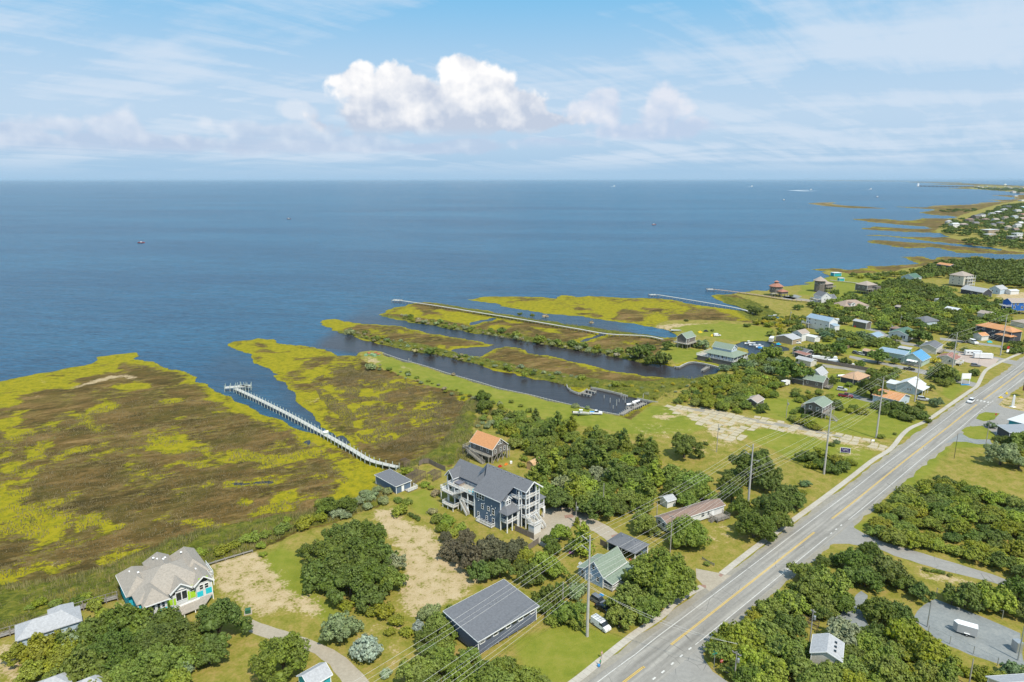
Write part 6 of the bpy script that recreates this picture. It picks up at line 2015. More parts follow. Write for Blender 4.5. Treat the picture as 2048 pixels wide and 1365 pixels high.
house('small dark shed with an orange roof beside the orange roofed house', (1964, 673), (1952, 671), (1972, 669), 3.2, 'gx', 1.4, WHT2, ROOFO, a=5.5, b=6, phi=20, name='shed', cat='shed')
r, a, b = house('vivid blue house with a tan roof at the right edge', (2024, 606), (2022, 603.5), (2065, 606), 9.4, 'gx', 2.4, wBRI, ROOFT, z0=3, a=9, b=17, phi=2, win=row('B', (.1, .28, .6), 8.2, 1.4, 1.6) + row('B', (.14, .5), 5.6, 1.4, 1.6))
add_deck(r, -4, 0, 0, 7, 6.4, 'ws', WOODL, WHT)
add_deck(r, -4, 0, 0, 7, 3.2, 'ws', WOODL, WHT, posts=False)
r, a, b = house('tall white house with three tiers of balconies and a taupe hip roof', (1928.5, 553), (1907, 549), (1949, 548), 11, 'hx', 3.2, wCR, ROOFT, z0=1.8, a=13, b=15, phi=28, ov=.7, win=row('A', (.3, .75), 9.2, .9, 1.4) + row('A', (.3, .75), 6.2, .9, 1.4) + row('A', (.3, .75), 3.4, .9, 1.2))
for z in (2.2, 5.2, 8.2):
 add_deck(r, 3, b, -2.4, 0, z, 's', WOODL, WHT, step=.6, posts=False)
 for u in (.3, .5, .7, .9):
  window(r, b * u, -.012, z + 1.3, 1.4, 1.8, 'B')
add_posts(r, [(x, -2.3) for x in (3, 7, 11, b)], 0, 11, WHT, .25)
add_posts(r, [(x, y) for x in (0.2, b) for y in (.2, 5, 9, 12.8)], 0, 1.8, WOODB, .3)
house('grey roofed dark bungalow in front of the tall white house', (1966, 586), (1930, 585), (1976, 582.5), 4.2, 'gy', 3.0, wDG, ROOFLG, a=22, b=10, phi=14, name='bungalow', win=row('A', (.2, .5), 2.4, 1.4, 1.4))
house('light blue cottage with a grey roof beyond the sand lot', (2001, 580), (1989, 578.5), (2014, 577), 4.6, 'gx', 2.6, wLB2, ROOFLG, a=9, b=12, phi=30, name='cottage', win=[('A', .3, 2.6, 1, 1.2), ('A', .7, 2.6, 1, 1.2)])
house('low white annex beside the light blue cottage', (2022, 583), (2016, 581), (2036, 580), 3.4, 'gx', .8, WHT2, ROOFW, a=6, b=9, phi=14, name='annex', cat='outbuilding')
house('pale blue house with a dark green roof on the far lawn', (1829, 557), (1803, 553.5), (1849, 554), 5.0, 'gx', 3.2, wLB2, shingle('dark_green_shingle', (0.07, 0.14, 0.105)), a=13, b=13, phi=32, win=row('A', (.3, .7), 2.8, 1, 1.2) + row('B', (.2, .5, .8), 2.8, 1, 1.2))
r, a, b = house('grey shingled stilt house with a tan pyramid roof by the far marsh', (1735, 572), (1713, 566), (1748, 566), 8.2, 'hx', 2.8, SHAKE, ROOFT, z0=2.6, a=12, b=13, phi=26, win=row('A', (.3, .7), 6, 1.2, 1.2))
add_walls(r, 7, 13, -4, 0, 0, 7.2, SHAKE)
add_deck(r, -2, 7, -3, 0, 5.0, 's', WOODG, WOODL, step=.7)
add_stairs(r, (-2, -8, .1), (3, -3.4, 5.0), 1.4, WOODG, WOODL)
house('small grey house with an orange roof beyond the far trees', (1900, 532.5), (1878, 531.5), (1901, 529.5), 6.0, 'gy', 1.6, wDG, ROOFO, z0=.5, a=18, b=8, phi=12, win=row('A', (.3, .7), 3, 1.2, 1.2))
# many-sided house on the shore with its red-brown roofs
o = P(1551, 592)
t = R(20)
claim(o, t, -8, 8, -8, 8)
r = empty('shore_house', o, t, 'many sided shore house with stacked red brown roofs and a lookout', 'house')
RB = shingle('red_brown_shingle', (0.33, 0.155, 0.11))
def ring(root, rad, z0, z1, m, n=8, name='wall'):
 mb = MB()
 mb.lathe([(rad, z0), (rad, z1)], 0, 0, n)
 return mb.build(name, m, root)
def cone(root, r0, r1, z0, z1, m, n=8, name='roof'):
 mb = MB()
 mb.lathe([(r0, z0 - .15), (r0, z0), (r1, z1), (0.01, z1)], 0, 0, n)
 return mb.build(name, m, root)
ring(r, 5.4, 3.2, 8.6, SHAKE)
cone(r, 6.4, 1.8, 8.6, 11.2, RB)
ring(r, 1.7, 11.0, 12.4, SHAKE)
cone(r, 2.4, .05, 12.4, 13.6, RB)
for k in range(8):
 q = R(22.5 + 45 * k)
 window(r, 5.02 * math.cos(q), 5.02 * math.sin(q), 6.6, 1.4, 1.2, q + R(90), mull=False)
add_walls(r, -2, 5, -9.5, -3.5, 2.8, 5.0, SHAKE)
add_roof(r, 'pyr', -2, 5, -9.5, -3.5, 5.0, 1.6, RB, .6)
add_deck(r, -9, 0, -6, -3.6, 3.0, 'ws', WOODL, WOODL, step=.6)
add_posts(r, [(4.6 * math.cos(R(45 * k)), 4.6 * math.sin(R(45 * k))) for k in range(8)], -.3, 3.2, WOODG, .3)
add_posts(r, [(-1.8, -9.3), (4.8, -9.3), (4.8, -6)], -.3, 2.8, WOODG, .3)
# the grey house with a conical roof and its neighbours
o = P(1638, 584)
t = R(30)
claim(o, t, -9, 12, -8, 10)
r = empty('shore_house', o, t, 'tall grey shingled house with a tan conical turret roof by the inlet', 'house')
ring(r, 4.6, 0.5, 10.4, SHAKE, 10)
cone(r, 6.0, .05, 10.4, 14.0, ROOFT, 10)
add_walls(r, 2, 12, -5, 4, 2.2, 7.4, SHAKE)
add_roof(r, 'hx', 2, 12, -5, 4, 7.4, 2.0, ROOFT, .7)
add_deck(r, 2, 13, -7.5, -5, 4.6, 'se', WOODG, WOODL, step=.7)
for k in range(10):
 q = R(18 + 36 * k)
 window(r, 4.42 * math.cos(q), 4.42 * math.sin(q), 8.2, 1.2, 1.4, q + R(90), mull=False)
add_posts(r, [(x, -4.8) for x in (2.5, 6, 9, 11.8)], -.3, 2.2, WOODG, .3)
r, a, b = house('white gabled three storey house with a dark roof by the far marsh', (1643.5, 594), (1636, 589), (1662, 587.5), 8.0, 'gy', 3.0, WHT2, ROOFG, z0=.3, a=11, b=8.5, phi=8, win=[('B', .35, 5.6, .8, 1.1), ('B', .6, 5.6, .8, 1.1), ('B', .5, 2.6, .8, 1.8), ('B', .5, 8.2, 1.2, .6)])
add_walls(r, b, b + 5, 1, 9, 0, 6.4, WHT2)
add_roof(r, 'gx', b, b + 5, 1, 9, 6.4, 2.4, ROOFG, .4)
add_deck(r, -4, 0, -.5, 9, 5.4, 'ws', WOODG, WHT, step=.6)
add_deck(r, -4, 0, -.5, 9, 2.6, 'ws', WOODG, WHT, step=.6, posts=False)
r, a, b = house('broad brown roofed house with a dormer behind the far trees', (1690, 614), (1644, 606), (1712, 607), 4.2, 'hx', 3.6, wCR, shingle('warm_brown_shingle', (0.31, 0.235, 0.19)), a=14, b=22, phi=14)
add_walls(r, 5, 9, -.2, 3, 4.2, 6.2, WHT2, 'gy', .8, 'dormer')
add_roof(r, 'gy', 5, 9, -.2, 5, 6.2, .9, ROOFBR, .3)
window(r, 7, -.22, 5.3, 1.6, 1.1, 'B')
house('small white and turquoise boat shed on the far spit', (1669, 547), (1668, 541), (1683, 541), 3.6, 'flat', 0, wTQ, ROOFW, a=7, b=8, phi=6, name='boat_shed', cat='boat shed')
house('tiny white pavilion beside the far lawn', (1680, 557.5), (1680, 555), (1688, 555.5), 2.8, 'flat', 0, wTQ, ROOFW, a=4, b=5, phi=6, name='pavilion', cat='pavilion')
# roofs in the shade of the big trees by the basin
house('dark grey roofed workshop beside the basin with a red lean-to', (1612, 706), (1578, 699), (1616, 700), 3.2, 'gy', 1.3, wDG, ROOFG, a=10, b=6, phi=22, name='workshop', cat='workshop')
house('low shed with a dull red roof below the workshop', (1612, 712), (1587, 708), (1615, 708), 2.6, 'mx', .6, wDG, shingle('dull_red_shingle', (0.27, 0.13, 0.105)), a=8.5, b=3.5, phi=22, name='shed', cat='shed')
house('pale grey roof under the big dark tree', (1622, 724), (1590, 713), (1624, 718), 3.0, 'gy', 1.0, wCR, ROOFLG, a=9, b=5, phi=34, name='outbuilding', cat='outbuilding')
house('small reddish shed behind parked cars', (1745, 706), (1723, 701), (1748, 700), 3.0, 'gy', .8, wDG, shingle('faded_orange_shingle', (0.42, 0.27, 0.17)), a=6, b=5, phi=30, name='shed', cat='shed')
house('white annex beside the navy cottage', (1630, 676), (1606, 672), (1634, 672), 3.2, 'gy', .7, WHT2, ROOFW, a=7.5, b=5, phi=30, name='annex', cat='outbuilding')
house('low roof glimpsed through trees left of the lane', (1808, 617), (1787, 615), (1812, 612), 3.4, 'gy', .8, wDG, ROOFT, a=8, b=6, phi=20, name='cabin', cat='cabin')
house('tan roofed cottage half buried in trees near the right edge', (1977, 630), (1962, 627), (1980, 626), 4.0, 'gy', 1.6, wCR, ROOFT, a=8, b=7, phi=20, name='cottage')
house('long brown roof at the right edge behind the orange roofed house', (2050, 648), (2032, 644), (2070, 644), 3.5, 'hx', 1.6, wCR, ROOFT, a=10, b=16, phi=15, name='bungalow')
# the far settlement
FAR = [((1907, 449), (1894, 445), (1915, 444), 8, 'gx', 1.8, WHT2, ROOFW, 'white two storey house with open porches at the head of the far trees'),
 ((1925, 450), (1913, 446), (1934, 445), 6, 'hx', 2.2, wDG, ROOFT, 'brown roofed house right of the far white porch house'),
 ((1938, 440), (1926, 436), (1945, 434), 8, 'hx', 2.5, SHAKE, ROOFBR, 'grey brown house in the far cluster by the marsh'),
 ((1952, 433), (1940, 429), (1960, 427), 9, 'gx', 2.5, SHAKE, ROOFG, 'tall grey gabled house in the far cluster by the marsh'),
 ((1962, 430), (1955, 427), (1972, 425), 8, 'hx', 2.0, WHT2, ROOFG, 'white and grey house at the top of the far cluster'),
 ((1983, 428), (1974, 424), (1989, 422), 9, 'gx', 2.0, WHT2, ROOFLG, 'white balconied house alone among the far trees'),
 ((1978, 461), (1962, 455), (1998, 455), 9, 'flat', 0, wTAN, ROOFW, 'large tan and white flat roofed house in the far trees'),
 ((1978, 470), (1960, 465), (1986, 464), 6, 'flat', 0, wTAN, ROOFW, 'lower white roofed wing in front of the large far house'),
 ((2024, 474), (2006, 468.5), (2028, 469), 7, 'flat', 0, wDG, ROOFW, 'white flat roofed house low at the right edge of the far trees'),
 ((2034, 468), (2018, 462.5), (2040, 462), 9, 'flat', 0, WHT2, ROOFW, 'white and grey flat roofed house behind its lower neighbour'),
 ((2034, 452), (2024, 446), (2042, 443), 8, 'gx', 3, WHT2, ROOFLG, 'white gabled house at the right edge beyond the far lawn'),
 ((2028, 434), (2024, 430), (2040, 428), 8, 'gx', 2, wLB2, ROOFLG, 'pale blue house near the right edge in the far village'),
 ((2046, 430), (2038, 427), (2060, 425), 7, 'gx', 2, wTAN, RB, 'pink brown house cut by the right edge in the far village'),
 ((2014, 414), (2003, 412), (2024, 411), 6, 'hx', 2, wDG, ROOFG, 'low grey house behind the far trees'),
 ((2046, 415), (2036, 412), (2056, 411), 6, 'gx', 2, wTQ, ROOFW, 'pale turquoise house near the right edge far away'),
 ((2030, 392), (2022, 391), (2034, 390), 6, 'flat', 0, WHT2, ROOFW, 'long white roof by the far shore'),
 ((2044, 401), (2034, 400), (2050, 399), 6, 'flat', 0, WHT2, ROOFW, 'white building among far trees above the marsh'),
 ((2026, 384), (2018, 383), (2030, 382), 12, 'hx', 5, wCR, ROOFT, 'broad tan roofed hall in the farthest village'),
 ((2040, 386), (2031, 385), (2046, 384), 8, 'flat', 0, wTAN, ROOFT, 'low yellowish building in the farthest village')]
NEWFAR = [(1896, 444, 'white', 1), (1990, 440, 'pale', 0), (2000, 447, 'tan', 2), (2010, 436, 'white', 1), (1996, 425, 'grey', 3), (2034, 422, 'white', 0), (2016, 455, 'cream', 1), (1950, 447, 'tan', 2), (1970, 440, 'grey', 3), (2040, 447, 'pale', 1),
  (2008, 420, 'white', 0), (2044, 438, 'tan', 2), (1985, 450, 'white', 1), (2030, 460, 'grey', 3)]
for i, (x, y, nm, k) in enumerate(NEWFAR):
 hw = 7 + i % 3
 FAR.append(((x, y), (x - hw, y - 3), (x + hw, y - 3), 7, 'gx' if i % 2 else 'hx', 2.4, [WHT2, wCR, wTAN, SHAKE][k], [ROOFLG, ROOFT, ROOFG, ROOFBR, ROOFW][i % 5],
    f"small {['white', 'cream', 'tan', 'grey'][k]} far village house with a {['pale grey', 'tan', 'charcoal', 'brown', 'white'][i % 5]} roof, {'left' if x < 1975 else ('right' if x > 2020 else 'middle')} {'upper' if y < 438 else 'lower'} part of the cluster"))
for C, L, Rr, ez, rf, rise, wm, rm, lb in FAR:
 Wd = (Rr[0] - L[0]) * mpp(C[1])
 r, a, b = house(lb, C, L, Rr, ez, rf, rise, wm, rm, name='far_house', phi=24, trim=False, a=Wd * .42, b=Wd * .85)
 for z in (ez * .35, ez * .75):
  for u in (.25, .6, .85):
   window(r, -.03, a * u, z, 1.6, 1.4, 'A', mull=False)
   window(r, b * u, -.03, z, 1.6, 1.4, 'B', mull=False)
for k, (x, y) in enumerate([(1956, 375.5), (1963, 376.5), (1972, 374.5), (1979, 377.5), (1985, 379), (1990, 376), (1998, 379), (2003, 380.5), (2011, 378), (2018, 376.5), (2024, 379.5), (2033, 378), (2040, 381), (2045, 377)]):
 o = P(x, y)
 r = empty('far_house', o, R(20 + 7 * k), 'tiny pale house in the farthest village under the water tower', 'house', 'tiny houses of the farthest village')
 s = mpp(y) * 0.95
 add_walls(r, -4 * s * .8, 4 * s * .8, -3 * s, 3 * s, 0, 9, [WHT2, wCR, wLB2, wTAN][k % 4], 'gx', 4)
 add_roof(r, 'gx', -4 * s * .8, 4 * s * .8, -3 * s, 3 * s, 9, 4, [ROOFLG, ROOFT, ROOFG][k % 3], 1.0, fascia=False)
# ------------------------------------------------------------------ poles and wires
M_POLE = mat('weathered_pole', (0.36, 0.33, 0.29), 0.85, 0.16, 1.0)
M_POLED = mat('dark_pole', (0.07, 0.06, 0.05), 0.85, 0.16, 1.0)
M_POLEL = mat('concrete_pole', (0.44, 0.42, 0.39), 0.8, 0.1, 1.0)
M_WIRE = mat('aluminium_wire', (0.62, 0.60, 0.57), 0.6, 0.1)
M_WIRED = mat('black_cable', (0.12, 0.11, 0.10), 0.7, 0.1)
def pole(px, H, label, m=None, r=0.16, arm=None, transformer=False, group=None, lamp=False, name='utility_pole', cat='utility pole'):
 o = P(px[0], px[1])
 t = empty(name, o, R(42.8), label, cat, group)
 mb = MB()
 mb.tube([(0, 0, -.3), (0, 0, H)], [r, r * .62], 10)
 mb.build('shaft', m or M_POLE, t, smooth=False)
 if arm:
  mb = MB()
  mb.bar((0, -arm, H - .5), (0, arm, H - .5), .12, .14)
  mb.build('crossarm', M_POLE, t)
  for y in (-arm, -arm * .4, arm * .4, arm):
   mb = MB()
   mb.lathe([(.06, 0), (.1, .05), (.1, .12), (.04, .22), (0.0, .24)], 0, 0, 7)
   mb.build('insulator', M_POLEL, t, (0, y, H - .43))
 if transformer:
  mb = MB()
  mb.lathe([(0.0, 0), (.24, 0), (.26, .05), (.26, .8), (.2, .9), (0, .92)], 0, 0, 10)
  mb.build('transformer', METAL, t, (.1, -.42, H - 2.3))
 if lamp:
  mb = MB()
  mb.tube([(0, 0, H - .3), (0, -.8, H - .05), (0, -1.5, H)], .05, 6)
  mb.build('lamp_arm', METAL, t)
  mb = MB()
  mb.box(-.14, .14, -2.0, -1.4, H - .08, H + .06)
  mb.build('lamp_head', METAL, t)
 return o
BIG = [(1174, 1273), (1495, 1020), (1647.6, 949), (1752, 877), (1829, 804), (1904, 740), (2000.6, 712)]
HB = [hgt_of(1273, 1060), hgt_of(1020, 889), hgt_of(949, 810), hgt_of(877, 751), hgt_of(804, 724), hgt_of(740, 667), hgt_of(712, 631)]
BL = ['thickest tall power pole between the white van and the long grey hall', 'tall power pole rising from the oaks right of the mobile home', 'tall power pole beside the low dark thicket and blue sign',
 'tall power pole in the mown lot beyond the blue sign', 'tall power pole beside the orange roofed white cottage', 'tall power pole behind the white roadside billboard', 'tall power pole beyond the pink gravel lot near the right edge']
ATT = [(-2.3, -.9), (-2.3, -3.2), (2.2, -4.6), (0, 0.1), (-1.0, -9.2), (1.0, -9.2), (0.1, -8.8), (0, -11.5)]
tops = []
bigpts = []
for k, (px, H, lb) in enumerate(zip(BIG, HB, BL)):
 o = P(*px)
 H = min(max(H, 20), 25)
 t = empty('transmission_pole', o, R(42.8), lb, 'power pole', 'tall power poles along the road')
 mb = MB()
 mb.tube([(0, 0, -.3), (0, 0, H * .5), (0, 0, H)], [.36, .28, .17], 12)
 mb.build('shaft', M_POLEL, t)
 for s, z in ((1, H - 1.5), (1, H - 3.8), (-1, H - 5.2)):
  mb = MB()
  mb.bar((0, 0, z), (0, 2.25 * s, z + .55), .13, .13)
  mb.build('davit_arm', M_POLEL, t)
  mb = MB()
  mb.lathe([(.05, 0), (.09, .1), (.05, .2), (.09, .3), (.05, .4), (.09, .5), (.03, .6)], 0, 0, 7)
  mb.build('insulator', METAL, t, (0, 2.25 * s, z - .05))
 mb = MB()
 mb.bar((0, -1.2, H - 9.4), (0, 1.2, H - 9.4), .13, .15)
 mb.build('crossarm', M_POLE, t)
 mb = MB()
 for y in (-1.1, 1.1):
  mb.bar((0, y * .9, H - 9.4), (0, 0, H - 10.2), .05)
 mb.v, mb.f, mb.m = mb.v[:8], mb.f[:6], mb.m[:6]
 mb.build('brace', METAL, t)
 ax = Vector((-math.sin(R(42.8)), math.cos(R(42.8)), 0))       # arms point to the left of the line
 bigpts.append([o + ax * (-l) + Vector((0, 0, H + z)) for l, z in ATT])
d = (bigpts[0][3] - bigpts[1][3])
d = Vector((d.x, d.y, 0)).normalized() * 95
first = [p + d for p in bigpts[0]]
last = [p + Vector((70, 60, 0)) for p in bigpts[-1]]
rows = [first] + bigpts + [last]
def wire(a, b, sag, r, m, label, group, name='power_line'):
 pts = []
 for i in range(15):
  u = i / 14
  p = a.lerp(b, u)
  p.z -= sag * 4 * u * (1 - u)
  pts.append(p)
 mb = MB()
 mb.tube(pts, r, 5, cap=False)
 o = mb.build(name, m)
 tag(o, label, 'power line', group)
 return o
SPANS = ['from the thickest pole down over the long grey hall', 'between the thickest pole and the pole in the oaks', 'between the pole in the oaks and the dark thicket', 'between the dark thicket and the mown lot',
  'between the mown lot and the orange roofed cottage', 'between the orange roofed cottage and the billboard', 'between the billboard and the far lane', 'beyond the last tall pole at the right edge']
for k in range(len(rows) - 1):
 WN = ['left upper', 'left lower', 'right', 'topmost thin', 'left crossarm', 'right crossarm', 'middle crossarm', 'lowest']
 for j in range(len(ATT)):
  L = (rows[k][j] - rows[k + 1][j]).length
  kind = 'upper' if j < 4 else 'lower'
  wire(rows[k][j], rows[k + 1][j], L * (0.014 if j < 4 else 0.02), 0.019 if j != 3 else 0.014, M_WIRE, f'{WN[j]} power wire {SPANS[k]}', f'power wires {SPANS[k]}')
# service drops crossing the big tree and the road
q0 = P(*BIG[0])
drop_to = P(1700, 1560)
for j in range(2):
 wire(q0 + Vector((0, 0, 12.5 + .5 * j)), P(1468, 1366) + Vector((0, 0.3 * j, 9.0)), 1.2 + j, 0.022, M_WIRE, 'thin service wire from the thickest pole across the road', 'service wires over the road')
wire(q0 + Vector((0, 0, 11)), P(1200, 1160) + Vector((0, 0, 4.5)), .8, 0.025, M_WIRED, 'thin dark cable from the thickest pole to the green roofed cottage', None)
PO = [((1340, 1105), (1343, 1031), 'short pole with a crossarm in front of the mobile home', dict(arm=1.0)),
 ((1206, 1021), (1207, 967), 'bare pole at the edge of the oaks above the concrete drive', {}),
 ((1151.5, 1047), (1153, 1005), 'short pole with a transformer beside the palm and concrete drive', dict(transformer=True)),
 ((1313, 1038), (1313.5, 1005), 'short bare pole at the left end of the mobile home', {}),
 ((1125, 1209), (1125, 1164), 'short pole among shrubs beside the long grey hall', {}),
 ((1433, 905), (1437.6, 849), 'pole with a transformer on the sandy lot', dict(transformer=True, lamp=True)),
 ((1572, 837), (1574, 800), 'short pole with a meter box left of the green roofed stilt house', dict(transformer=True)),
 ((1579, 650), (1580, 621), 'pale pole left of the long white three storey house', dict(transformer=True)),
 ((1586, 712), (1588, 692), 'short pole in front of the red roofed shed', {}),
 ((1468, 1366), (1473, 1304), 'pole with crossarm and transformer beside the stop sign', dict(arm=.9, transformer=True)),
 ((1618, 1294), (1624.7, 1220), 'pole with a hanging transformer in the wood beside brown fences', dict(arm=.5, transformer=True)),
 ((1937, 1372), (1944, 1319), 'bare pole near the lower right corner', {}),
 ((1854, 1255), (1867, 1202), 'silver pole with a red band at the left side of the gravel yard', dict(m=METAL)),
 ((2035, 1322), (2039.7, 1251), 'silver pole at the right side of the gravel yard', dict(m=METAL)),
 ((1970.8, 894), (1979.6, 842), 'leaning pole with transformers beside the grey green tree', dict(arm=.6, transformer=True)),
 ((1908, 918), (1909.5, 868), 'slim black post standing alone beside the road verge', dict(m=M_POLED, r=.10)),
 ((1705, 774), (1707, 746), 'grey pole in front of the low orange tan bungalow', {}),
 ((1696, 800), (1698, 770), 'thin grey pole beside the maroon pickup', dict(r=.1)),
 ((1800, 652), (1802, 630), 'pole with transformer behind the dark green roofed cottage', dict(transformer=True)),
 ((1782, 665), (1783, 648), 'short pole left of the dark green roofed cottage', dict(transformer=True)),
 ((1870, 657), (1871, 636), 'pole among dense trees right of the grey hip roof', {}),
 ((1957, 729), (1958, 702), 'slim lamp pole on the pink gravel lot', dict(m=METAL, r=.08)),
 ((2026, 690), (2027, 672), 'short pole right of the dark orange roofed house', {}),
 ((1959, 617), (1960, 605), 'pole in dense trees below the vivid blue house', dict(transformer=True)),
 ((1067, 950), (1067.5, 929), 'pale post beside the barn roofed shed', dict(r=.1, m=M_POLEL)),
 ((1545, 716), (1546, 700), 'thin pale mast beside the boat basin', dict(r=.07, m=METAL)),
 ((2044, 576), (2045, 556), 'small pole at the right edge far beyond the blue house', dict(transformer=True))]
for b_, t_, lb, kw in PO:
 pole(b_, min(15, max(3.5, hgt_of(b_[1], t_[1]))), lb, **kw)
# ------------------------------------------------------------------ piers, bulkheads, docks
PALE = mat('bleached_timber', (0.46, 0.455, 0.42), 0.9, 0.15, 1.2)
PALEG = mat('green_treated_timber', (0.40, 0.46, 0.41), 0.9, 0.15, 1.2)
def pier(name, label, pts, z, w, m, pm, gap=3.0, rise=0.0, rail=False, zb=-1.2, cat='pier', spread=0.0):
 line = resample([(p[0], p[1], 0) for p in pts], gap)
 o = line[0].copy()
 root = empty(name, o, 0, label, cat)
 mb = MB()
 A, B = offs(line, -w / 2), offs(line, w / 2)
 for i in range(len(line) - 1):
  for zz in (z, z - .14):
   mb.v += [tuple(q - o + Vector((0, 0, zz))) for q in (A[i], B[i], B[i + 1], A[i + 1])]
  k = len(mb.v) - 8
  mb.f += [(k, k + 1, k + 2, k + 3), (k + 7, k + 6, k + 5, k + 4), (k, k + 3, k + 7, k + 4), (k + 1, k + 5, k + 6, k + 2)]
  mb.m += [0] * 4
 mb.build('deck', m, root)
 sb = MB()
 n = 0
 for i in range(len(line)):
  for side in (A, B):
   q = side[i] - o
   top = z + (rise if i % 2 == 0 or rise < 0.8 else rise)
   if n < 290:
    pmesh = _pile(pm, top - zb)
    link('pile', pmesh, root, (q.x, q.y, zb))
   n += 1
  a, b = A[i] - o, B[i] - o
  sb.bar(a + Vector((0, 0, z - .28)), b + Vector((0, 0, z - .28)), .12, .22)
 ob = sb.build('cross_beams', pm, root)
 ob['kind'] = 'stuff'
 if rail:
  rb = MB()
  for side in (A, B):
   for i in range(len(line) - 1):
    a, b = side[i] - o, side[i + 1] - o
    rb.bar(a + Vector((0, 0, z + 1)), b + Vector((0, 0, z + 1)), .08, .1)
    rb.bar(a + Vector((0, 0, z)), a + Vector((0, 0, z + 1)), .09)
  ob = rb.build('handrail', m, root)
  ob['kind'] = 'stuff'
 return root, line
_pm = {}
def _pile(m, h):
 k = (m.name, round(h, 1))
 if k not in _pm:
  mb = MB()
  mb.tube([(0, 0, 0), (0, 0, h)], [.15, .13], 8)
  _pm[k] = mb.mesh('pile', m)
 return _pm[k]
zz = 1.9
main_pier = [P(x, y, zz) for x, y in [(795, 934), (768, 928), (745, 922), (728, 914), (700, 897), (640, 863), (580, 830), (510, 795), (471, 777)]]
pier('boardwalk_pier', 'long pale boardwalk pier on piles running out over the left marsh', main_pier, zz, 2.0, PALE, PALEG, gap=2.9, rise=1.1, zb=-1.5)
e = main_pier[-1]
for lb, pts, w in (('finger dock across the end of the long left pier', [(450, 775), (505, 771)], 3.4), ('small landing platform at the tip of the left pier', [(478, 770), (500, 774)], 1.6)):
 pier('landing_dock', lb, [P(x, y, zz) for x, y in pts], zz, w, PALE, PALEG, gap=2.4, rise=1.5, zb=-1.5, cat='dock')
# little roofed box on the pier
o = P(652, 868, zz)
bx = empty('pier_box', (o.x, o.y, zz), R(20), 'small white roofed box on the left pier', 'cabinet')
mb = MB()
mb.box(-.7, .7, -.6, .6, 0, .9)
mb.build('body', PALEG, bx)
add_roof(bx, 'gx', -.7, .7, -.6, .6, .9, .35, WHT, .2, .08, False)
zz = 2.0
pier('boardwalk_pier', 'very long thin boardwalk crossing the middle marsh peninsula to open water', [P(x, y, zz) for x, y in [(1326, 679), (1290, 672), (1215, 668), (1150, 657), (1050, 640), (950, 624), (870, 611), (800, 601)]], zz, 1.7, PALE, WOODG, gap=3.4, rise=.1)
pier('landing_dock', 'square landing at the outer end of the very long boardwalk', [P(x, y, zz) for x, y in [(786, 600), (806, 601)]], zz, 5.0, PALE, WOODG, gap=2.5, rise=.9, cat='dock')
pier('boardwalk_pier', 'grey pier on piles beyond the bright yellow green marsh', [P(x, y, zz) for x, y in [(1506, 627), (1480, 618), (1420, 607), (1360, 597), (1310, 589)]], zz, 1.9, PALE, WOODG, gap=3.6, rise=.1)
pier('landing_dock', 'square platform ending the grey pier beyond the yellow green marsh', [P(x, y, zz) for x, y in [(1299, 590), (1318, 589.5)]], zz, 4.5, PALE, WOODG, gap=3, rise=.9, cat='dock')
pier('boardwalk_pier', 'brown decked pier passing the many sided shore house', [P(x, y, zz) for x, y in [(1640, 604), (1580, 600), (1520, 591), (1470, 584), (1425, 579)]], zz, 2.4, shingle('brown_decking', (0.36, 0.26, 0.19)), WOODG, gap=3.6, rise=.4)
pier('landing_dock', 'landing at the tip of the brown decked pier', [P(x, y, zz) for x, y in [(1414, 579), (1430, 579)]], zz, 5, PALE, WOODG, gap=3, rise=.9, cat='dock')
pier('boardwalk', 'straight grey boardwalk between two houses by the inlet', [P(x, y, 1.6) for x, y in [(1660, 561), (1700, 565), (1760, 572)]], 1.6, 1.6, PALE, WOODG, gap=4, rise=.1)
def bulkhead(label, px, h, m, gap=1.8, cap=0.3, zb=-1.0, name='bulkhead'):
 pts = [P(x, y, 0.6) for x, y in px]
 line = resample(pts, gap)
 o = line[0].copy()
 root = empty(name, (o.x, o.y, 0), 0, label, 'bulkhead')
 o.z = 0
 A, B = offs(line, -cap / 2), offs(line, cap / 2)
 mb = MB()
 for i in range(len(line) - 1):
  a, b = Vector(line[i]) - o, Vector(line[i + 1]) - o
  a.z = b.z = 0
  mb.bar(a + Vector((0, 0, h - .08)), b + Vector((0, 0, h - .08)), cap, .14)
  mb.bar(a + Vector((0, 0, (h + zb) / 2 - .1)), b + Vector((0, 0, (h + zb) / 2 - .1)), .12, h - zb - .2)
 ob = mb.build('sheeting', m, root)
 ob['kind'] = 'stuff'
 for i in range(min(len(line), 290)):
  q = Vector(B[i]) - o
  link('pile', _pile(m, h + .25 - zb), root, (q.x, q.y, zb))
 return root
bulkhead('long timber bulkhead with pale posts along the mown grass strip', [(766, 707), (800, 719), (850, 733), (900, 749), (950, 763), (1000, 778), (1060, 791), (1100, 801), (1150, 813), (1200, 824), (1238, 831)], .95, PALE)
bulkhead('pale L shaped bulkhead with mooring fingers on the first canal', [(1134, 771), (1136, 777), (1147, 784), (1160, 787), (1176, 779)], .9, PALE, .9)
bulkhead('straight pale bulkhead of close posts by the canal end', [(1182, 776), (1200, 779), (1230, 786), (1256, 793)], .9, PALE, .6)
bulkhead('short post wall beside the docks at the canal head', [(1275, 798), (1295, 802), (1316, 806)], .9, PALE, .6)
bulkhead('stepped bulkhead round the second canal basin below the green roofed house', [(1350, 734), (1358, 735), (1368, 730), (1381, 725.5), (1400, 727), (1420, 731), (1436, 735), (1453, 739)], .95, PALE, 1.2, .8)
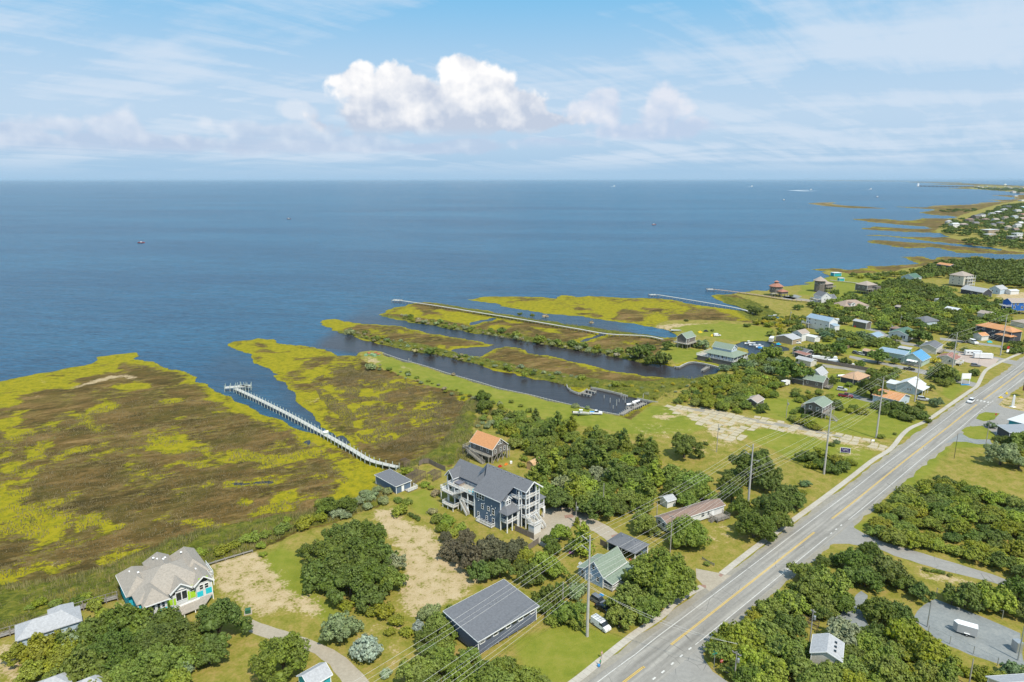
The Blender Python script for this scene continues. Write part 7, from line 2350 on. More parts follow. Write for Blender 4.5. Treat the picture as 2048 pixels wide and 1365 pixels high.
for lb, px in (('left mooring finger dock in the first canal', [(1163, 786), (1183, 790)]), ('right mooring finger dock in the first canal', [(1172, 780), (1192, 784)]),
   ('angled dock in the second canal basin', [(1405, 741), (1418, 733)]), ('upper finger dock at the canal head', [(1264, 807), (1278, 811)]), ('lower finger dock at the canal head', [(1254, 814), (1268, 818)]),
   ('broad dock along the canal head', [(1243, 829), (1262, 818), (1290, 806)])):
 pier('finger_dock', lb, [P(x, y, 1.0) for x, y in px], 1.0, 1.5 if 'broad' not in lb else 2.0, WOODG, PALE, gap=1.7, rise=.5, cat='dock')
# mooring posts standing in the water
for k, (x, y) in enumerate([(1208, 797), (1220, 806), (1233, 812), (1238, 805), (1246, 800), (1250, 806), (1226, 818), (1140, 784), (818, 727), (822, 727), (1242, 795), (1286, 800)]):
 mo = P(x, y, 0)
 link_o = link('mooring_post', _pile(PALE, 2.6 + (k % 3) * .7), None, (mo.x, mo.y, -1))
 tag(link_o, 'single mooring post standing in canal water', 'post', 'mooring posts in the canals')
# bulkhead walks on the left lots
for lb, px in (('timber bulkhead walk left of the turquoise and lime house', [(-60, 1292), (0, 1270), (60, 1252), (150, 1218), (246, 1190)]), ('thin timber bulkhead right of the turquoise and lime house', [(412, 1129), (450, 1117), (514, 1098)])):
 pts = [P(x, y, 1.2) for x, y in px]
 pier('boardwalk', lb, pts, 1.25, 1.5 if 'walk' in lb else .5, WOODG, WOODG, gap=2.4, rise=1.0 if 'walk' in lb else .1, rail='walk' in lb, zb=0)
# ------------------------------------------------------------------ fences, pergola
def fence(label, px, h, m, gap=2.4, name='board_fence', z=Z_UP, panel=True):
 line = resample([P(x, y, z) for x, y in px], gap)
 o = line[0].copy()
 root = empty(name, o, 0, label, 'fence')
 for i in range(len(line)):
  q = line[i] - o
  mb = MB()
  mb.cbox(0, 0, h / 2, .12, .12, h + .15)
  mb.build('post', m, root, (q.x, q.y, 0))
  if i < len(line) - 1:
   r_ = line[i + 1] - o
   mb = MB()
   if panel is None:
    mb.bar((q.x, q.y, h - .05), (r_.x, r_.y, h - .05), .04, .04)
    mb.build('top_wire', m, root)
    continue
   if panel:
    mb.bar((q.x, q.y, h / 2 + .02), (r_.x, r_.y, h / 2 + .02), .05, h - .1)
   else:
    for zz_ in (.3, .3 + (h - .3) / 2, h - .05):
     mb.bar((q.x, q.y, zz_), (r_.x, r_.y, zz_), .05, .13)
    s_ = mb.build('rail', m, root)
    s_['kind'] = 'stuff'
    continue
   mb.build('panel', m, root)
 return root
FEN = stripe_mat('picket_boards', (0.22, 0.185, 0.155), (0.14, 0.115, 0.095), 3.0, 'X', .9, .12, .3)
fence('brown board fence between the blue house and the dark myrtles', [(1030, 1062), (1060, 1076), (1081, 1084)], 1.9, FEN)
fence('brown board fence meeting the drive corner', [(1056, 1102), (1081, 1085)], 1.9, FEN)
fence('brown board fence left of the double carport', [(1200, 1090), (1222, 1102)], 1.8, FEN)
fence('brown board fence round the yard behind the pergola', [(838, 932), (853, 926), (872, 935), (893, 944)], 1.9, FEN)
fence('grey board fence with pale posts beside the narrow lane', [(1620, 722), (1680, 733), (1735, 743), (1760, 748)], 2.0, FEN, 3)
fence('brown corner fence round the yard among the trees', [(1692, 700), (1712, 691), (1720, 686)], 2.2, WOODB, 3)
fence('low white rail fence beside the pavement apron', [(1404, 1120), (1420, 1130), (1436, 1136)], .8, WOODG, 2, panel=False)
fence('grey rail fence at the lower side road corner', [(1446, 1345), (1462, 1352), (1490, 1368)], 1.1, WOODG, 2, panel=False)
fence('brown slatted fence in the wood beside the transformer pole', [(1594, 1248), (1615, 1256), (1645, 1270)], 1.6, WOODB, 2.2, panel=False)
fence('second brown slatted fence in the wood behind the first', [(1598, 1240), (1640, 1258)], 1.6, WOODB, 2.2, panel=False)
fence('thin wire fence with steel posts along the far side of the gravel yard', [(1872, 1193), (1920, 1212), (1980, 1232), (2040, 1250)], 2.2, METAL, 4.5, panel=None)
fence('thin wire fence with steel posts along the near side of the gravel yard', [(1856, 1268), (1900, 1290), (1960, 1316), (2000, 1336)], 2.0, METAL, 4.5, panel=None)
def pergola(label, px, wdt, h):
 a, b = P(*px[0]), P(*px[1])
 d = b - a
 L = d.length
 root = empty('pergola', a, math.atan2(d.y, d.x), label, 'pergola')
 n = int(L / .45)
 for i in range(n):
  mb = MB()
  mb.box(-.04, .04, -.3, wdt + .3, h, h + .14)
  mb.build('slat', WOODB, root, (i * L / n, 0, 0))
 for y in (0, wdt):
  mb = MB()
  mb.box(0, L, y - .06, y + .06, h - .2, h)
  mb.build('beam', WOODB, root)
  k = max(1, round(L / 2.8))
  for i in range(k + 1):
   mb = MB()
   mb.cbox(L * i / k, y, h / 2, .14, .14, h)
   mb.build('post', WOODB, root)
 for z in [.25 + .3 * i for i in range(7)]:
  mb = MB()
  mb.box(0, L, -.05, 0.0, z, z + .12)
  mb.build('screen_slat', WOODB, root)
 return root
pergola('brown slatted pergola beside the slate blue outbuilding', [(820, 975), (851, 956)], 3.4, 2.6)
pergola('smaller brown pergola nearer the slate blue house', [(866, 964), (882, 955)], 2.6, 2.5)
pergola('small weathered arbor at the landward end of the left pier', [(808, 935), (820, 931)], 2.4, 2.2)
# ------------------------------------------------------------------ vehicles
def paint(nm, c):
 return mat(nm, c, 0.28, 0.03, 1.0, spec=0.6)
P_WHITE, P_BLACK, P_GREY, P_SILV, P_MAR, P_BLUE = (paint('white_car_paint', (0.74, 0.74, 0.74)), paint('black_car_paint', (0.012, 0.012, 0.014)), paint('grey_car_paint', (0.16, 0.165, 0.18)),
            paint('silver_car_paint', (0.48, 0.49, 0.50)), paint('maroon_car_paint', (0.20, 0.015, 0.03)), paint('blue_tarp', (0.03, 0.25, 0.60)))
PROF = {  # side outline (x forward, z up) of body and glasshouse, length, width
 'van': ([(-2.35, .35), (-2.35, 1.0), (-2.32, 1.85), (.55, 1.88), (.85, 1.75), (1.45, 1.18), (2.1, 1.02), (2.32, .85), (2.35, .35)], [(.30, 1.22), (.34, 1.68), (.90, 1.765), (1.50, 1.20)], 1.8),
 'suv': ([(-2.3, .35), (-2.32, 1.05), (-2.15, 1.15), (1.0, 1.12), (2.2, .98), (2.32, .75), (2.3, .35)], [(-2.2, 1.1), (-1.95, 1.72), (.2, 1.75), (.95, 1.10)], 1.86),
 'pickup': ([(-2.8, .45), (-2.8, 1.12), (-.75, 1.12), (-.7, 1.15), (1.2, 1.15), (2.6, 1.08), (2.75, .85), (2.75, .45)], [(-.72, 1.12), (-.55, 1.80), (.55, 1.82), (1.15, 1.13)], 1.95),
 'sedan': ([(-2.3, .3), (-2.32, .95), (-1.5, 1.02), (1.0, .98), (2.15, .82), (2.3, .6), (2.28, .3)], [(-1.7, 1.0), (-.95, 1.42), (.15, 1.43), (1.0, .97)], 1.78)}
_vm = {}
def extr(mb, prof, w, taper=0.0):
 n = len(prof)
 zmin, zmax = min(p[1] for p in prof), max(p[1] for p in prof)
 base = len(mb.v)
 for s in (-1, 1):
  for x, z in prof:
   k = 1 - taper * (z - zmin) / max(zmax - zmin, .01)
   mb.v.append((x, s * w / 2 * k, z))
 mb.f.append(tuple(base + i for i in range(n)))
 mb.f.append(tuple(base + n + i for i in reversed(range(n))))
 for i in range(n):
  mb.f.append((base + i, base + n + i, base + n + (i + 1) % n, base + (i + 1) % n))
 mb.m += [mb.mi] * (n + 2)
def vehicle(px, ang, kind, pm, label, cat=None, extra=None, scale=1.0, z=Z_UP + 0.02):
 """ang: heading, degrees anticlockwise from +X"""
 o = P(px[0], px[1], z)
 root = empty({'van': 'parked_van', 'suv': 'parked_car', 'pickup': 'pickup_truck', 'sedan': 'parked_car'}[kind], o, R(ang), label, cat or {'van': 'van', 'suv': 'car', 'pickup': 'pickup truck', 'sedan': 'car'}[kind])
 root.scale = (scale,) * 3
 if (kind, pm.name) not in _vm:
  body, glass, w = PROF[kind]
  mb = MB()
  extr(mb, body, w, .07)
  b1 = mb.fix(mb.mesh('body', pm))
  mb = MB()
  extr(mb, glass, w * (.985 if kind == 'van' else .93), .04 if kind == 'van' else .22)
  b2 = mb.fix(mb.mesh('windows', GLASS))
  mb = MB()
  top = sorted(glass, key=lambda p: -p[1])[:2]
  x0, x1 = sorted((top[0][0], top[1][0]))
  zt = max(p[1] for p in glass)
  mb.box(x0 - .02, x1 + .02, -w * .36, w * .36, zt, zt + .05)
  b3 = mb.fix(mb.mesh('cab_roof', pm))
  _vm[(kind, pm.name)] = (b1, b2, b3)
 b1, b2, b3 = _vm[(kind, pm.name)]
 link('body', b1, root)
 link('windows', b2, root)
 if kind != 'van':
  link('cab_roof', b3, root)
 if 'wheel' not in _vm:
  mb = MB()
  mb.tube([(0, -.11, 0), (0, .11, 0)], .34, 14)
  mr = MB()
  mr.tube([(0, -.12, 0), (0, .12, 0)], .19, 10)
  _vm['wheel'] = (mb.mesh('tyre', BLACK), mr.mesh('rim', METAL))
 L = 1.75 if kind == 'pickup' else 1.45
 w = PROF[kind][2]
 for x in (-L, L):
  for s in (-1, 1):
   t_ = link('wheel', _vm['wheel'][0], root, (x, s * (w / 2 - .06), .34))
   link('rim', _vm['wheel'][1], t_)
 fx = 2.31 if kind != 'pickup' else 2.74
 for s in (-1, 1):
  mb = MB()
  mb.cbox(fx - .04, s * w * .36, .78, .08, .32, .16)
  mb.build('headlight', METAL, root)
  mb = MB()
  mb.cbox(-fx - (.05 if kind == 'pickup' else 0), s * w * .42, .9, .08, .16, .3)
  mb.build('tail_light', RED, root)
 if kind == 'pickup':
  mb = MB()
  mb.box(-2.65, -.85, -.78, .78, 1.10, 1.14)
  mb.build('load_bed', BLACK if extra != 'tarp' else P_BLUE, root)
 return root
v = vehicle((1201, 1255), -52, 'van', P_WHITE, 'white work van with ladder racks beside the thickest power pole', scale=1.05)
for x in (-1.9, -1.1, -.3, .4):
 mb = MB()
 mb.box(-.04, .04, -.75, .75, 0, .05)
 mb.build('roof_bar', METAL, v, (x, 0, 1.98))
for y in (-.6, -.1, .2, .6):
 mb = MB()
 mb.box(-2.1, .5, -.03, .03, 0, .05)
 mb.build('rack_rail', METAL, v, (0, y, 2.06))
mb = MB()
mb.box(.50, .95, -.9, -.86, 1.2, 1.62)
mb.box(.50, .95, .86, .9, 1.2, 1.62)
vehicle((1232, 1246), 130, 'pickup', P_BLACK, 'black pickup truck beside the white van')
vehicle((1198, 1207), -50, 'suv', P_GREY, 'dark grey car parked before the green roofed cottage')
vehicle((1208, 1222), -48, 'sedan', P_BLACK, 'black car half under the big tree by the cottage')
vehicle((1192, 829), -8, 'pickup', P_WHITE, 'white pickup with a bright blue load on the grass strip', extra='tarp')
vehicle((1568, 772), 215, 'van', P_WHITE, 'white camper van beside the long green roofed house', scale=1.35)
vehicle((1684, 782), -30, 'suv', P_SILV, 'silver car on the lane behind the maroon pickup')
vehicle((1691, 795), -28, 'pickup', P_MAR, 'maroon pickup at the end of the short lane', scale=1.15)
vehicle((1846, 802), -30, 'suv', P_SILV, 'silver wagon beside the orange roofed white cottage', scale=1.1)
vehicle((1941, 806), 222, 'suv', P_WHITE, 'white car driving on the road near the zebra bars', scale=1.05, z=Z_UP + .03)
vehicle((1818, 741), -25, 'pickup', P_BLACK, 'black pickup in front of the blue roofed shop')
vehicle((1951, 734), -20, 'suv', P_GREY, 'grey car on the pink gravel lot')
vehicle((1712, 709), -60, 'suv', P_GREY, 'green grey car behind the round tree', scale=.95)
vehicle((1723, 711), -60, 'suv', P_WHITE, 'white car beside the small reddish shed', scale=.95)
vehicle((1700, 731), -20, 'sedan', P_WHITE, 'white car behind the grey board fence')
vehicle((1676, 646), -12, 'van', P_WHITE, 'white box van behind the long white house', scale=1.5)
vehicle((1594, 688), -8, 'suv', P_WHITE, 'white car under the small tree by the basin')
vehicle((1944, 688), -80, 'van', P_WHITE, 'white motorhome on the far lane', scale=1.5)
vehicle((1833, 679), -30, 'sedan', P_BLACK, 'dark car beside the dark green roofed cottage')
vehicle((1434, 673), 10, 'van', P_WHITE, 'white van by the boat yard behind the canal house')
def boat(px, ang, L, label, hull=None, deck=None, z=Z_UP + .5, cabin=True, trailer=True, outboard=True, group=None, name='motor_boat'):
 o = P(px[0], px[1], z)
 root = empty(name, (o.x, o.y, z), R(ang), label, 'boat', group)
 hull = hull or P_WHITE
 n = 9
 mb = MB()
 w = L * .16
 for i in range(n):
  u = i / (n - 1)
  ww = w * (1 - max(0, (u - .45) / .55) ** 2.2) + .02
  x = -L / 2 + L * u
  kz = .05 + .35 * max(0, u - .6) * 2
  mb.v += [(x, -ww, .75 + .25 * u * u), (x, -ww * .75, .2 + kz), (x, 0, kz), (x, ww * .75, .2 + kz), (x, ww, .75 + .25 * u * u)]
 for i in range(n - 1):
  for k in range(4):
   mb.f.append((i * 5 + k, i * 5 + k + 1, (i + 1) * 5 + k + 1, (i + 1) * 5 + k))
   mb.m.append(0)
 mb.f.append((0, 4, 3, 2, 1))
 mb.m.append(0)
 mb.build('hull', hull, root)
 mb = MB()
 for i in range(n):
  u = i / (n - 1)
  ww = (w * (1 - max(0, (u - .45) / .55) ** 2.2) + .02) * .93
  mb.v += [(-L / 2 + L * u, -ww, .55 + .35 * u * u), (-L / 2 + L * u, ww, .55 + .35 * u * u)]
 for i in range(n - 1):
  mb.f.append((2 * i, 2 * i + 1, 2 * i + 3, 2 * i + 2))
  mb.m.append(0)
 mb.build('deck', deck or WOODL, root)
 if cabin:
  mb = MB()
  mb.box(-.4, .5, -.4, .4, .5, 1.35)
  mb.build('console', P_WHITE, root)
  mb = MB()
  mb.box(-.8, .7, -.7, .7, 2.0, 2.07)
  mb.build('canopy', WHT, root)
  for x in (-.7, .6):
   for s in (-.6, .6):
    mb = MB()
    mb.bar((x, s, .5), (x, s, 2.0), .05)
    mb.build('canopy_post', METAL, root)
 if outboard:
  mb = MB()
  mb.box(-L / 2 - .4, -L / 2 + .05, -.2, .2, .5, 1.25)
  mb.build('outboard_motor', BLACK, root)
 if trailer:
  mb = MB()
  mb.bar((-L / 2 + .5, 0, -.05), (L / 2 + 1.2, 0, -.05), .12)
  mb.build('trailer_beam', METAL, root)
  for s in (-1, 1):
   link('wheel', _vm['wheel'][0], root, (-L * .15, s * (w + .05), -.18))
 return root
boat((1162, 829), -8, 7.2, 'white open boat on a trailer hitched behind the white pickup')
boat((1686, 754), 10, 6.5, 'white boat on the grass behind the tan bungalow', deck=WHT, cabin=False)
boat((1852, 690), -8, 8.5, 'white cabin boat parked beside the lane', deck=WHT)
for k, (x, y, a_, lb) in enumerate([(1497, 689, 12, 'white boat moored at the left of the basin'), (1508, 693, -15, 'white boat moored in the middle of the basin'), (1519, 696, 20, 'white boat moored at the right of the basin'),
         (1352, 663, -10, 'boat under a pale green cover by the third canal'), (1545, 633, 5, 'small white boat in the far pond')]):
 boat((x, y), a_, 6 if k < 3 else 7, lb, z=.1 if k in (0, 1, 2, 4) else .9, trailer=False, deck=P_WHITE, cabin=k < 3, hull=P_WHITE if k != 3 else PALEG)
boat((1272, 806), 35, 5.5, 'small white skiff moored beside the upper finger dock', z=.1, trailer=False, deck=WHT, cabin=False)
boat((1262, 811), 20, 5.0, 'small white skiff moored beside the lower finger dock', z=.1, trailer=False, deck=WHT, cabin=False)
for k, (x, y, c, lb) in enumerate([(283, 486, RED, 'small rust red work boat far out on the left of the sound'), (578, 438.5, P_MAR, 'tiny dark red boat far out near the horizon'), (1308, 450.5, RED, 'tiny red and white boat far out in the middle'),
        (1622, 381, P_WHITE, 'white motor boat with a wake near the far marsh'), (1504, 374, P_WHITE, 'tiny white boat near the horizon'), (1229, 373.5, P_WHITE, 'tiniest white boat on the horizon water'),
        (1742, 379.5, P_WHITE, 'tiny white boat left of the far bridge'), (1568, 401.5, P_BLACK, 'tiny dark boat right of the middle'), (1755, 395.5, P_MAR, 'tiny dark boat beyond the thin islet')]):
 s = mpp(y, 0)
 bo = boat((x, y), 4 if k != 3 else 170, max(8, (13 if k == 0 else 8) * s * (1.0 if k < 3 else .6)), lb, hull=c, deck=c if k < 3 else P_WHITE, z=0.0, trailer=False, cabin=False, outboard=False)
 hh = [o_ for o_ in bo.children]
 bo.scale = (1, 1.4, 1.6 if k < 3 else 2.0)
 mb = MB()
 L = max(8, 8 * s)
 mb.box(-L * .18, L * .12, -L * .08, L * .08, .5, .5 + L * .12)
 mb.build('cabin', P_WHITE if k != 2 else P_WHITE, bo)
# wakes: foam sheets on the water behind the moving boats
for x0, y0, x1, y1 in ((1624, 381, 1585, 382), (1506, 374, 1497, 374.3), (1744, 379.6, 1736, 379.9), (1231, 373.6, 1222, 373.9), (1640, 382.6, 1600, 383.2)):
 a_, b_ = P(x0, y0, 0.06), P(x1, y1, 0.06)
 dd = (b_ - a_)
 nn = Vector((-dd.y, dd.x, 0)).normalized() * dd.length * .06
 mb = MB()
 mb.poly([a_, b_ - nn * 2, b_ + nn * 2])
 w_ = mb.build('wake_foam', WHT)
 w_['kind'] = 'stuff'
# trailers
def box_trailer(px, ang, L, w, h, label, m=None, nose=True, wheels=1):
 o = P(*px)
 root = empty('cargo_trailer', o, R(ang), label, 'trailer')
 mb = MB()
 x0, x1 = -L / 2, L / 2
 out = [(x0, -w / 2), (x1 - (.8 if nose else 0), -w / 2), (x1, 0), (x1 - (.8 if nose else 0), w / 2), (x0, w / 2)]
 if not nose:
  out.pop(2)
 k = len(out)
 mb.v = [(x, y, .5) for x, y in out] + [(x, y, h - .03) for x, y in out]
 mb.f = [tuple(reversed(range(k)))] + [(i, (i + 1) % k, k + (i + 1) % k, k + i) for i in range(k)] + [tuple(range(k, 2 * k))]
 mb.m = [0] * len(mb.f)
 mb.build('body', m or mat('trailer_skin', (.42, .42, .42), .45, .04), root)
 mb = MB()
 mb.v = [(x * 1.01, y * 1.02, h - .02) for x, y in out] + [(x * 1.01, y * 1.02, h + .05) for x, y in out]
 mb.f = [tuple(reversed(range(k)))] + [(i, (i + 1) % k, k + (i + 1) % k, k + i) for i in range(k)] + [tuple(range(k, 2 * k))]
 mb.m = [0] * len(mb.f)
 mb.build('roof', P_WHITE, root)
 for s in (-1, 1):
  for q in range(wheels):
   t_ = link('wheel', _vm['wheel'][0], root, (-.4 - .8 * q, s * (w / 2 + .05), .34))
   link('rim', _vm['wheel'][1], t_)
  mb = MB()
  mb.box(-.95 - .8 * (wheels - 1), .15, s * (w / 2 + .1) - .12, s * (w / 2 + .1) + .12, .72, .8)
  mb.build('mudguard', WHT, root)
 mb = MB()
 mb.bar((x1, 0, .5), (x1 + 1.2, 0, .5), .1)
 mb.build('drawbar', METAL, root)
 return root
box_trailer((1928, 1268), 148, 4.6, 1.9, 2.5, 'white box trailer standing in the gravel yard')
vq = box_trailer((1965, 718), -12, 9.5, 2.5, 3.0, 'long white travel trailer beside the pink gravel lot', P_WHITE, nose=False, wheels=2)
vq = box_trailer((1945, 712), -12, 8.5, 2.5, 3.0, 'second white travel trailer behind the first', P_WHITE, nose=False, wheels=2)
for x in (-3, -1, 1, 3):
 window(vq, x, -1.27, 2.0, .9, .6, 'B', mull=False)
box_trailer((1648, 723), -12, 13, 2.7, 2.8, 'long white covered trailer behind the grey board fence', P_WHITE, nose=False, wheels=2)
box_trailer((1672, 728), -12, 9, 2.7, 2.2, 'pale blue covered boat trailer beside the long white one', wLB2, nose=False, wheels=2)
box_trailer((1543, 684), 60, 7, 2.4, 2.9, 'cream camper trailer left of the tan garage', wCR, nose=True)
# ------------------------------------------------------------------ small things
def small(name, label, cat, px, ang, parts, group=None, z=Z_UP):
 o = P(px[0], px[1], z)
 root = empty(name, o, R(ang), label, cat, group)
 for nm, m, boxes in parts:
  for b_ in boxes:
   mb = MB()
   mb.box(*b_)
   mb.build(nm, m, root)
 return root
GREENP = mat('green_enamel', (0.03, 0.12, 0.06), 0.5)
small('transformer_cabinet', 'green utility cabinet on a pad in the dry left lot', 'utility box', (496, 1226), 20, [('pad', M_CONC, [(-.9, .9, -.9, .9, 0, .12)]), ('body', GREENP, [(-.6, .6, -.55, .55, .12, .95)]), ('lid', GREENP, [(-.64, .64, -.6, .6, .95, 1.02)])])
small('metal_cabinet', 'grey metal cabinet at the right side of the gravel yard', 'utility box', (2032, 1303), 5, [('body', METAL, [(-.7, .7, -.8, .8, 0, 2.5)]), ('door', METAL, [(-.6, .6, -.85, -.81, .2, 2.3)])])
small('propane_tank', 'pale gas tank beside the orange roofed stilt house', 'tank', (1022, 928), 0, [('tank', WHT, [(-.4, .4, -.3, .3, .1, 1.0)]), ('foot', METAL, [(-.3, .3, -.2, .2, 0, .1)])])
small('white_post', 'white gate post beside the concrete drive', 'post', (1089, 1026), 0, [('shaft', WHT, [(-.15, .15, -.15, .15, 0, 2.1)]), ('cap', WHT, [(-.2, .2, -.2, .2, 2.1, 2.25)])])
small('ship_container', 'pale travel caravan roof glimpsed among the middle oaks', 'caravan', (1258, 972), 15, [('body', WHT2, [(-2.2, 2.2, -1, 1, .3, 1.9)]), ('roof', WHT, [(-2.25, 2.25, -1.05, 1.05, 1.9, 2.0)])])
small('electric_box', 'small white meter board on posts in the far pasture', 'utility box', (1745, 888), 0, [('post', WOODG, [(-.7, -.6, -.05, .05, 0, 1.8), (.6, .7, -.05, .05, 0, 1.8)]), ('board', WHT, [(-.6, .6, -.05, 0, .9, 1.7)])])
for k, (x, y, lb) in enumerate([(1275, 1032, 'left'), (1263, 1068, 'right')]):
 pass
# kayaks and playthings under the stilt house
for k, (x, y, c, lb, a_) in enumerate([(1000, 934, RED, 'red slide of a play set under the stilt house', 40), (1012, 930, mat('orange_plastic', (.7, .2, .02), .5), 'orange play set top beside the red slide', 60),
         (1262, 1120, mat('orange_tarp', (.55, .13, .03), .6), 'orange kayak beside the carport', 10), (1202, 1192, P_BLUE, 'blue and white drum beside the cottage wall', 0),
         (1142, 1107, paint('purple_barrel', (.25, .05, .22)), 'purple barrel in the cottage back yard', 0), (1160, 1128, P_SILV, 'pale dinghy upside down in the cottage back yard', 50),
         (1520, 697, P_BLUE, 'blue covered equipment on the basin dock', 0), (1400, 666, mat('yellow_plastic', (.7, .5, .02), .5), 'yellow tractor in the canal boat yard', 20),
         (1424, 673, mat('yellow_plastic', (.7, .5, .02), .5), 'second yellow machine in the canal boat yard', 60), (1412, 664, P_BLACK, 'dark machine parts in the canal boat yard', 0),
         (1557, 690, paint('sky_blue_tarp', (.02, .38, .62)), 'bright blue tarp on the grass by the basin', 0), (1712, 655, RED, 'red covered mower beside the weathered barn', 20),
         (2001, 797, mat('yellow_plastic', (.7, .5, .02), .5), 'yellow play figure on the grass by the forecourt', 20), (2013, 789, mat('yellow_plastic', (.7, .5, .02), .5), 'yellow frame on the grass by the forecourt', 50),
         (1979, 686, TEAL, 'turquoise pool toys before the orange roofed house', 0), (1953, 713, P_BLUE, 'blue covered skiff beside the travel trailers', -12)]):
 s = max(.7, mpp(y) * 5)
 rt = small('yard_item', lb, 'yard item', (x, y), a_, [])
 mb = MB()
 pr = [(-1.3, 0), (-1.3, .5), (-.7, .9), (.5, .85), (1.3, .4), (1.3, 0)]
 extr(mb, pr, 1.1, .35)
 q = mb.build('body', c, rt)
 mb = MB()
 mb.box(-.25, .25, -.3, .3, .88, 1.15)
 q2 = mb.build('top', c, rt)
 rt.scale = (s * .7, s * .7, s * .7)
# crab pots on the spit
mb_ = mat('green_netting', (.22, .36, .20), .9)
for k, (x, y) in enumerate([(732, 712), (738, 709), (744, 711), (752, 708), (749, 713), (757, 711)]):
 small('crab_pot_stack', 'stack of green crab pots on the grassy spit end', 'crab pots', (x, y), 30 * k, [('pot', mb_, [(-.9, .9, -.9, .9, 0, .6)]), ('pot', mat('orange_float', (.45, .14, .05), .8) if k % 2 else mb_, [(-.8, .8, -.8, .8, .6, 1.1)])], 'crab pot stacks on the spit')
def text_on(root, body, size, loc, rot, m, name='lettering'):
 c = bpy.data.curves.new(name, 'FONT')
 c.body = body
 c.size = size
 c.align_x = 'CENTER'
 c.align_y = 'CENTER'
 c.extrude = 0.01
 c.materials.append(m)
 t_ = bpy.data.objects.new('tmp', c)
 me = bpy.data.meshes.new_from_object(t_)
 bpy.data.objects.remove(t_)
 o = link(name, me, root)
 o.location = loc
 o.rotation_euler = rot
 return o
PURP = paint('purple_sign', (0.045, 0.025, 0.16))
# purple sale board
rt = small('sale_sign', 'purple and white sale board on posts in the open lot', 'sign', (1690, 908), -22, [('post', WHT, [(-1.75, -1.6, -.07, .07, 0, 2.3), (1.6, 1.75, -.07, .07, 0, 2.3)]), ('board', PURP, [(-1.6, 1.6, -.05, .05, .5, 2.2)]),
('border', WHT, [(-1.6, 1.6, -.06, .06, 2.2, 2.32), (-1.6, 1.6, -.06, .06, .4, .5)])])
# white roadside billboard seen from the back edge
rt = small('billboard', 'white billboard on posts between the pavement and the shop', 'sign', (1930, 771), 3, [('post', WHT, [(-2.1, -1.9, -.1, .1, 0, 5.6), (1.9, 2.1, -.1, .1, 0, 5.6)]), ('board', WHT, [(-2.4, 2.4, -.1, .1, 3.2, 6.0)]), ('base', P_BLUE, [(-2.2, 2.2, -.3, .3, 0, .4)])])
# stop sign, street name sign
def sign_post(px, H, label, nm):
 o = P(*px)
 rt = empty(nm, o, R(20), label, 'sign')
 mb = MB()
 mb.tube([(0, 0, 0), (0, 0, H)], .05, 6)
 mb.build('post', METAL, rt)
 return rt
rt = sign_post((1441, 1342), 2.3, 'red stop sign at the lower side road', 'stop_sign')
mb = MB()
mb.lathe([(0, -.02), (.4, -.02), (.4, .02), (0, .02)], 0, 0, 8)
q = mb.build('plate', RED, rt, (0, -.06, 2.4))
q.rotation_euler = (R(90), R(22.5), 0)
text_on(rt, 'STOP', .26, (0, -.1, 2.4), (R(90), 0, 0), WHT)
rt = sign_post((1427, 1340), 4.0, 'green street name sign beside the stop sign', 'street_sign')
mb = MB()
mb.box(-.6, .6, -.02, .02, 3.75, 4.0)
mb.build('plate', mat('sign_green', (.01, .25, .15), .5), rt)
mb = MB()
mb.box(-.02, .02, -.5, .5, 4.03, 4.25)
mb.build('plate', mat('sign_green', (.01, .25, .15), .5), rt)
rt = sign_post((1990, 842), 3.2, 'small round red and white sign on the grass island', 'route_sign')
mb = MB()
mb.box(-.5, .5, -.03, .03, 2.4, 3.2)
mb.build('plate', RED, rt)
rt = sign_post((2014, 712), 5.5, 'small red and white sign beyond the pink lot', 'roadside_sign')
mb = MB()
mb.box(-1, 1, -.05, .05, 4.0, 5.5)
mb.build('plate', RED, rt)
mb = MB()
mb.box(-1, 1, -.05, .05, 2.0, 3.6)
mb.build('board', WHT, rt)
rt = sign_post((2046, 795), 8, 'dark and red station sign cut by the right edge', 'station_sign')
mb = MB()
mb.box(-.9, 2.4, -.15, .15, 3.2, 7.2)
mb.build('board', mat('sign_dark', (.10, .03, .03), .5), rt)
mb = MB()
mb.box(-.8, 2.3, -.18, -.15, 6.2, 7.0)
mb.build('panel', RED, rt)
rt = small('entrance_sign', 'blue entrance sign in a mulch bed by the side road', 'sign', (1749, 1070), -30, [('board', wTQ, [(-.8, .8, -.1, .1, .3, 2.4)]), ('base', M_BRICK, [(-1.1, 1.1, -.4, .4, 0, .35)])])
o = P(2025, 815)
rt = empty('obelisk', o, R(20), 'slim white tapering marker on the forecourt verge', 'monument')
mb = MB()
mb.tube([(0, 0, 0), (0, 0, 5.2), (0, 0, 5.8)], [.75, .5, .05], 4)
mb.build('shaft', P_WHITE, rt)
mb = MB()
mb.box(-1, 1, -1, 1, 0, .2)
mb.build('plinth', WHT, rt)
# water tower, far bridge with its white tender box
o = P(2009.4, 377.5)
s = mpp(377.5)
rt = empty('water_tower', o, 0, 'white water tower over the farthest village', 'water tower')
mb = MB()
H = hgt_of(377.5, 369)
mb.tube([(0, 0, 0), (0, 0, H * .7)], s * .5, 8)
mb.build('stem', WHT, rt)
mb = MB()
mb.lathe([(s * .5, H * .62), (s * 2.2, H * .78), (s * 2.4, H * .88), (s * 1.6, H * .98), (0, H)], 0, 0, 14)
mb.build('tank', WHT, rt)
o = P(1836, 374.5, 0)
s = mpp(374.5)
rt = empty('marker_tower', o, 0, 'small white tower at the outer end of the far bridge', 'tower')
mb = MB()
mb.box(-s * 1.6, s * 1.6, -s, s, s * 1.0, s * 6.5)
mb.build('body', WHT, rt)
mb = MB()
mb.box(-s * 1.2, s * 1.2, -s * .8, s * .8, -1, s * 1.0)
mb.build('base', WOODB, rt)
